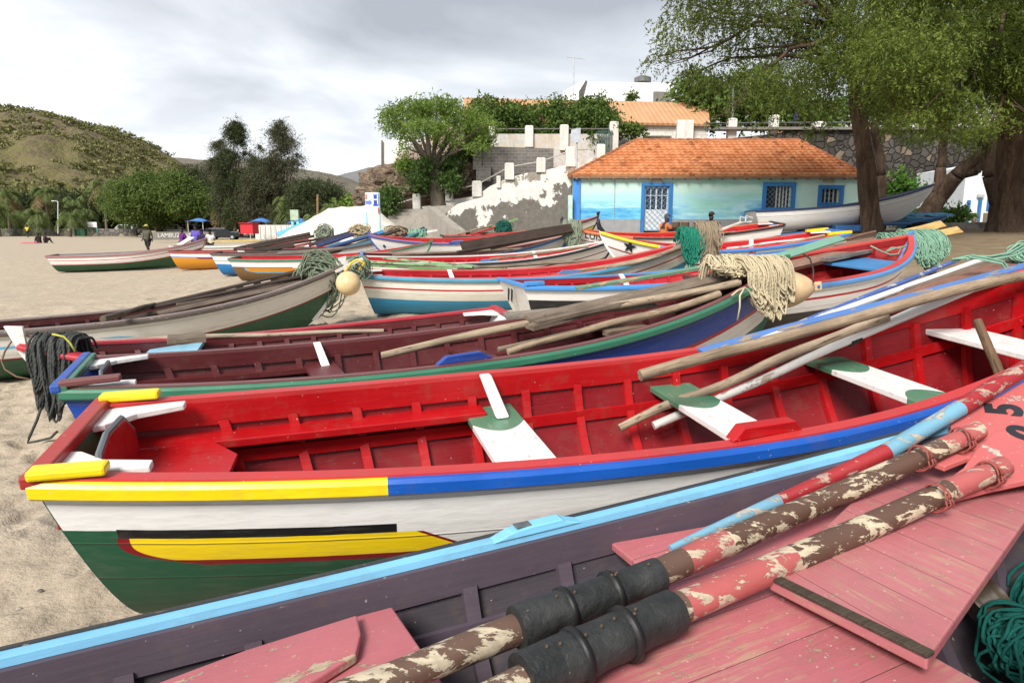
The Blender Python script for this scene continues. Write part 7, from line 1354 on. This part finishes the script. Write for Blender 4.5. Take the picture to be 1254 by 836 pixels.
buoy('round_buoy', 'round cream buoy hanging from the bow of the weathered left boat', D(426.5, 347, 10.9), .195, False, BUO); BUO2 = plain((.56, .40, .23), .5, .25, 5, .2, 12); buoy('pear_buoy', 'large tan pear shaped float behind the cream rope heap', D(965, 354, 6.95), .19, True, BUO2, Vector((.95, -.2, .12)))
m = MB(); m.tube([D(u, v, y) for u, v, y in [(984, 311, 7.2), (992, 317, 7.0), (996, 330, 6.9), (996, 346, 6.8)]], .009, 6); tag(m.build('bent_rod', plain((.03, .02, .015), .5), smooth=True), 'thin curved dark rod above the tan float', 'rod')
m = MB(); m.tube([D(u, v, y) for u, v, y in [(434, 330, 11), (441, 325, 11), (447, 330, 11), (448, 338, 11)]], .014, 6); tag(m.build('bent_rod', plain((.03, .02, .015), .5), smooth=True), 'small dark hook right of the round cream buoy', 'hook')
m = MB(); m.tube([D(u, v, 13) for u, v in [(872, 291), (878, 300), (879, 312), (873, 322)]], .012, 6); tag(m.build('bent_rod', plain((.10, .05, .02), .6), smooth=True), 'thin brown hoop hanging right of the brown and green net', 'hoop')
# ================================================================ PEOPLE
SKIN = plain((.035, .020, .014), .55, .2, 8)
def skinned(name, nodes, edges, mat, parent=None, sub=1):
    me = bpy.data.meshes.new(name); me.from_pydata([n_[0] for n_ in nodes], edges, []); me.materials.append(mat); o = bpy.data.objects.new(name, me); COL.objects.link(o)
    s = o.modifiers.new('skin', 'SKIN'); s.use_smooth_shade = True; su = o.modifiers.new('sub', 'SUBSURF'); su.levels = sub; su.render_levels = sub
    if not me.skin_vertices:
        bm = bmesh.new(); bm.from_mesh(me); bm.verts.layers.skin.verify(); bm.to_mesh(me); bm.free()
    for i, n_ in enumerate(nodes):
        r = n_[1]; me.skin_vertices[0].data[i].radius = (r, r) if not isinstance(r, tuple) else r[:2]
    me.skin_vertices[0].data[0].use_root = True
    if parent: o.parent = parent
    return o
def person(loc, rz, label, shirt, shorts, J, hair=(.008, .007, .006), hat=None, scale=1.0, skirt=False):
    M = Matrix.Translation(loc) @ Matrix.Rotation(rz, 4, 'Z') @ Matrix.Scale(scale, 4); root = empty('person', None, label, 'person', None, M=M)
    base = dict(pel=(0, 0, .95), wai=(0, 0, 1.12), che=(0, 0, 1.35), nek=(0, 0, 1.50), hd0=(0, .01, 1.60), hd1=(0, .02, 1.70), hipl=(-.09, 0, .90), hipr=(.09, 0, .90), knl=(-.10, .03, .50), knr=(.10, -.02, .50), anl=(-.11, 0, .09), anr=(.11, -.06, .09), tol=(-.12, .16, .03), tor=(.12, .10, .03), shl=(-.18, 0, 1.43), shr=(.18, 0, 1.43), ell=(-.25, -.03, 1.15), elr=(.25, -.03, 1.15), wrl=(-.27, .04, .90), wrr=(.27, .04, .90), hal=(-.27, .07, .80), har=(.27, .07, .80)); base.update(J)
    rad = dict(pel=.13, wai=.12, che=(.15, .12), nek=.055, hd0=.085, hd1=.098, hipl=.09, hipr=.09, knl=.058, knr=.058, anl=.038, anr=.038, tol=.032, tor=.032, shl=.062, shr=.062, ell=.04, elr=.04, wrl=.028, wrr=.028, hal=.033, har=.033)
    ks = list(base); E_ = [('pel', 'wai'), ('wai', 'che'), ('che', 'nek'), ('nek', 'hd0'), ('hd0', 'hd1'), ('pel', 'hipl'), ('pel', 'hipr'), ('hipl', 'knl'), ('knl', 'anl'), ('anl', 'tol'), ('hipr', 'knr'), ('knr', 'anr'), ('anr', 'tor'), ('che', 'shl'), ('che', 'shr'), ('shl', 'ell'), ('ell', 'wrl'), ('wrl', 'hal'), ('shr', 'elr'), ('elr', 'wrr'), ('wrr', 'har')]
    ids = {k: i for i, k in enumerate(ks)}; skinned('body', [(base[k], rad[k]) for k in ks], [(ids[a], ids[b_]) for a, b_ in E_], SKIN, root, 2)
    def sub(keys, edges, grow, mat, name):
        ii = {k: i for i, k in enumerate(keys)}; nd = []
        for k in keys:
            if isinstance(k, str): r = rad[k]; p = base[k]
            else: r = (rad[k[0]]+rad[k[1]])/2; p = tuple(Vector(base[k[0]]).lerp(Vector(base[k[1]]), k[2]))
            r = r if isinstance(r, tuple) else (r, r); nd.append((p, (r[0]+grow, r[1]+grow)))
        skinned(name, nd, [(ii[a], ii[b_]) for a, b_ in edges], mat, root, 2)
    sl, sr = ('shl', 'ell', .8), ('shr', 'elr', .8)
    sub(['wai', 'pel', 'che', 'shl', 'shr', sl, sr], [('pel', 'wai'), ('wai', 'che'), ('che', 'shl'), ('che', 'shr'), ('shl', sl), ('shr', sr)], .03, plain(shirt, .85, .12, 6), 'shirt')
    kl, kr = ('hipl', 'knl', .95), ('hipr', 'knr', .95); sub(['pel', 'hipl', 'hipr', kl, kr], [('pel', 'hipl'), ('pel', 'hipr'), ('hipl', kl), ('hipr', kr)], .028, plain(shorts, .85, .12, 6), 'shorts')
    h = Vector(base['hd1']); bm = bmesh.new(); bmesh.ops.create_icosphere(bm, subdivisions=3, radius=.118)
    for v in bm.verts: v.co = Vector((v.co.x*.92, v.co.y*1.02, v.co.z)); 
    bmesh.ops.delete(bm, geom=[v for v in bm.verts if v.co.z < -.015 and v.co.y > -.05], context='VERTS'); me = bpy.data.meshes.new('hair'); bm.to_mesh(me); bm.free(); me.materials.append(plain(hat or hair, .9)); o = bpy.data.objects.new('cap' if hat else 'hair', me); COL.objects.link(o); o.parent = root; o.location = h+Vector((0, -.01, .03))
    if hat: m = MB(); m.box(h+Vector((0, .15, .04)), (.16, .12, .015)); m.build('cap_brim', plain(hat, .9), root)
    return root
def at_foot(u, v, y): p = D(u, v, y); p.z = gz(p.x, p.y); return p
walkJ = dict(knl=(-.10, .12, .50), anl=(-.10, .05, .09), tol=(-.11, .2, .04), knr=(.10, -.02, .50), anr=(.11, -.2, .12), tor=(.12, -.1, .04), ell=(-.27, -.08, 1.17), wrl=(-.32, .0, .92), hal=(-.33, .04, .82), elr=(.27, -.05, 1.17), wrr=(.32, .06, .93), har=(.33, .1, .83))
p = D(182, 307, 42); p.z = D(182, 307, 42).z; g_ = gz(p.x, 42)
person(Vector((p.x, 42, g_)), R(170), 'person in olive shirt, dark shorts and yellow cap walking on the sand', (.075, .072, .045), (.015, .013, .014), walkJ, hat=(.45, .40, .10), scale=(D(182, 275.5, 42).z-g_)/1.80)
for k, (u, v, y, sh_, l, sc_) in enumerate([(222.5, 279, 38, (.10, .012, .16), 'person in dark purple shirt at the left of the group behind the white boat', 1), (239, 275, 37, (.10, .07, .38), 'tallest person, in violet-blue shirt, in the group behind the white boat', 1), (247, 281, 39, (.015, .018, .05), 'person in dark navy shirt half hidden in the group', .93), (256.5, 281, 37.5, (.70, .70, .72), 'person in white shirt at the right of the group', .93)]):
    x_ = D(u, v, y).x; g_ = gz(x_, y); s = (D(u, v, y).z-g_)/1.80; person(Vector((x_, y, g_)), R(180+k*23-30), l, sh_, (.02, .02, .03), dict(ell=(-.24, .05, 1.16), wrl=(-.2, .2, 1.05), hal=(-.15, .27, 1.05)) if k % 2 else {}, scale=s)
sit = dict(pel=(0, 0, .12), wai=(0, -.04, .28), che=(0, .0, .52), nek=(0, .06, .66), hd0=(0, .10, .75), hd1=(0, .12, .85), hipl=(-.09, .05, .13), hipr=(.09, .05, .13), knl=(-.12, .42, .46), knr=(.12, .42, .46), anl=(-.12, .55, .08), anr=(.12, .55, .08), tol=(-.12, .7, .03), tor=(.12, .7, .03), shl=(-.17, .02, .60), shr=(.17, .02, .60), ell=(-.22, .22, .42), elr=(.22, .22, .42), wrl=(-.1, .42, .50), wrr=(.1, .42, .50), hal=(-.05, .48, .52), har=(.05, .48, .52))
for k, (u, v, l, rz) in enumerate([(48, 296, 'left one of two dark people sitting on the open sand', 60), (53.5, 296, 'right one of two dark people sitting on the open sand', -40)]):
    x_ = D(u, v, 70).x; person(Vector((x_, 70+k*.2, gz(x_, 70))), R(rz), l, (.03, .022, .02), (.02, .015, .015), sit, scale=1.05)
p = D(813, 292, 26); g_ = gz(p.x, 26.0)
person(Vector((p.x, 26.0, g_+.05)), R(-70), 'person in orange shirt and dark cap sitting with bent back before the house', (.45, .14, .05), (.03, .025, .03), sit, hat=(.05, .055, .065), scale=1.05); p = D(868, 288, 25); person(Vector((p.x, 25, gz(p.x, 25)+.1)), R(200), 'person with dark bushy hair whose head shows above the brown net', (.06, .03, .03), (.02, .02, .02), sit, scale=1.0, hair=(.03, .018, .012))
p = D(973, 162, 39.5); person(Vector((p.x, 39.5, p.z-.1)), R(90), 'person in dark shirt leaning on the promenade railing', (.02, .03, .08), (.02, .02, .02), {}, scale=.72)
p = D(34, 287, 100); person(Vector((p.x, 100, gz(p.x, 100))), 0, 'tiny person in yellow top at the foot of the palms', (.7, .45, .03), (.02, .02, .05), {}, scale=1.0)
# pink towel, wood stumps by the house
m = MB(); m.box(Vector((D(37, 297, 69).x, 69, gz(-48, 69)+.06)), (1.6, .8, .06)); tag(m.build('pink_towel', plain((.65, .10, .2), .9), bevel=.02), 'pink towel lying beside the two seated people', 'towel')
for k, (u, l) in enumerate([(828, 'first wooden stump right of the orange-shirted person'), (839, 'second wooden stump right of the orange-shirted person'), (855, 'third wooden stump below the mural, left of the bushy head'), (877, 'fourth wooden stump, right of the bushy head')]):
    p = D(u, 280, 30.2); m = MB(); m.tube([Vector((p.x, 30.2, 1.42)), Vector((p.x, 30.2, 1.95))], [.19, .17], 14); tag(m.build('wooden_stump', bark((.10, .06, .035), (.2, .13, .08), 1.5)), l, 'stump', 'stumps along the house wall')
# ================================================================ CARS
def car(loc, rz, label, body, van=True, L_=4.2):
    root = empty('parked_car', None, label, 'car', 'cars parked under the trees', M=Matrix.Translation(loc) @ Matrix.Rotation(rz, 4, 'Z')); W_ = .85; pr = [(-L_/2, .35), (-L_/2, .95), (-L_/2+.08, 1.72 if van else 1.0), (-L_/2+.25, 1.85 if van else 1.42), (L_*.1, 1.85 if van else 1.42), (L_*.27, 1.15 if van else 1.0), (L_/2-.1, .95), (L_/2, .75), (L_/2, .35)]
    m = MB(); m.prism([Vector((x, -W_, z)) for x, z in pr], (0, 2*W_, 0)); m.build('body', plain(body, .3, .05), root, bevel=.06)
    gm = plain((.02, .025, .03), .1); top = 1.72 if van else 1.34
    for sd in (-1, 1):
        m = MB(); 
        for xa, xb in ((-L_/2+.3, -L_*.18), (-L_*.16, L_*.08)): m.box(((xa+xb)/2, sd*(W_+.005), (top+1.12)/2), (xb-xa, .02, top-1.12))
        m.build('side_window', gm, root)
        for x in (-L_*.3, L_*.3):
            m = MB(); m.tube([Vector((x, sd*(W_-.18), .32)), Vector((x, sd*(W_+.03), .32))], .32, 16); w = m.build('wheel', plain((.02, .02, .02), .8), root); m = MB(); m.tube([Vector((x, sd*(W_+.03), .32)), Vector((x, sd*(W_+.045), .32))], .17, 12); r_ = m.build('rim', plain((.4, .4, .42), .3), root); r_.parent = w
        m = MB(); m.box((L_/2-.01, sd*.62, .76), (.06, .28, .15)); m.build('headlight', plain((.6, .6, .55), .2), root); m = MB(); m.box((-L_/2, sd*.68, .9), (.05, .16, .3)); m.build('tail_light', plain((.4, .02, .02), .3), root)
    m = MB(); m.prism([Vector((L_*.11, -W_*.85, top+.08)), Vector((L_*.27, -W_*.85, 1.17)), Vector((L_*.27, W_*.85, 1.17)), Vector((L_*.11, W_*.85, top+.08))], (.02, 0, .02)); m.build('windscreen', gm, root); m = MB(); m.box((-L_/2-.0, 0, 1.35 if van else 1.15), (.04, 1.3, .5 if van else .3)); m.build('rear_window', gm, root); m = MB(); m.box((L_/2, 0, .45), (.1, 1.6, .18)); m.box((-L_/2, 0, .45), (.1, 1.6, .18)); m.build('bumper', plain((.05, .05, .055), .6), root)
for u, y, rz, l, c, van in [(136, 128, 80, 'white hatchback parked at the left of the row, seen from behind', (.6, .62, .64), 1), (151, 122, 185, 'pale silver-green van parked side-on behind the walking person', (.42, .48, .43), 1), (169, 126, 95, 'white off-roader parked behind the walking person', (.65, .65, .64), 1), (217, 106, 10, 'white van parked under the rounded tree', (.62, .64, .62), 1), (229, 108, 170, 'second white van, right of the one under the rounded tree', (.55, .57, .56), 1), (274, 86, 5, 'dark low car parked left of the red stall', (.015, .018, .022), 0)]:
    x_ = D(u, 287, y).x; car(Vector((x_, y, gz(x_, y))), R(rz), l, c, van)
# bins and bits by the wall
for k, (u, c, l) in enumerate([(96, (.03, .12, .06), 'green bin left of the notice kiosk'), (102.5, (.03, .12, .06), 'green bin next to the notice kiosk')]):
    p = D(u, 286, 107); m = MB(); m.box((p.x, 107, .6), (.7, .6, 1.0), taper=1.15); m.box((p.x, 107, 1.14), (.85, .72, .08)); tag(m.build('litter_bin', plain(c, .6)), l, 'bin', 'bins by the kiosk')
# stones, seaweed and litter on the sand
for k in range(26):
    u, v = random.uniform(0, 190), random.uniform(500, 790); p = Z(u, v, -.12)
    if abs(p.x) > 7: continue
    bm = bmesh.new(); bmesh.ops.create_icosphere(bm, subdivisions=2, radius=random.uniform(.006, .016)); 
    for vv in bm.verts: vv.co = Vector((vv.co.x*1.3, vv.co.y, vv.co.z*.6))*(1+.25*noise.noise(vv.co*60))
    me = bpy.data.meshes.new('pebble'); bm.to_mesh(me); bm.free(); me.materials.append(plain(random.choice([(.3, .27, .22), (.12, .1, .09), (.5, .47, .4)]), .8)); o = bpy.data.objects.new('pebble', me); COL.objects.link(o); o.location = (p.x, p.y, gz(p.x, p.y)+.0); tag(o, 'small pebble lying on the sand left of the nearest boats', 'pebble', 'pebbles on the near sand')
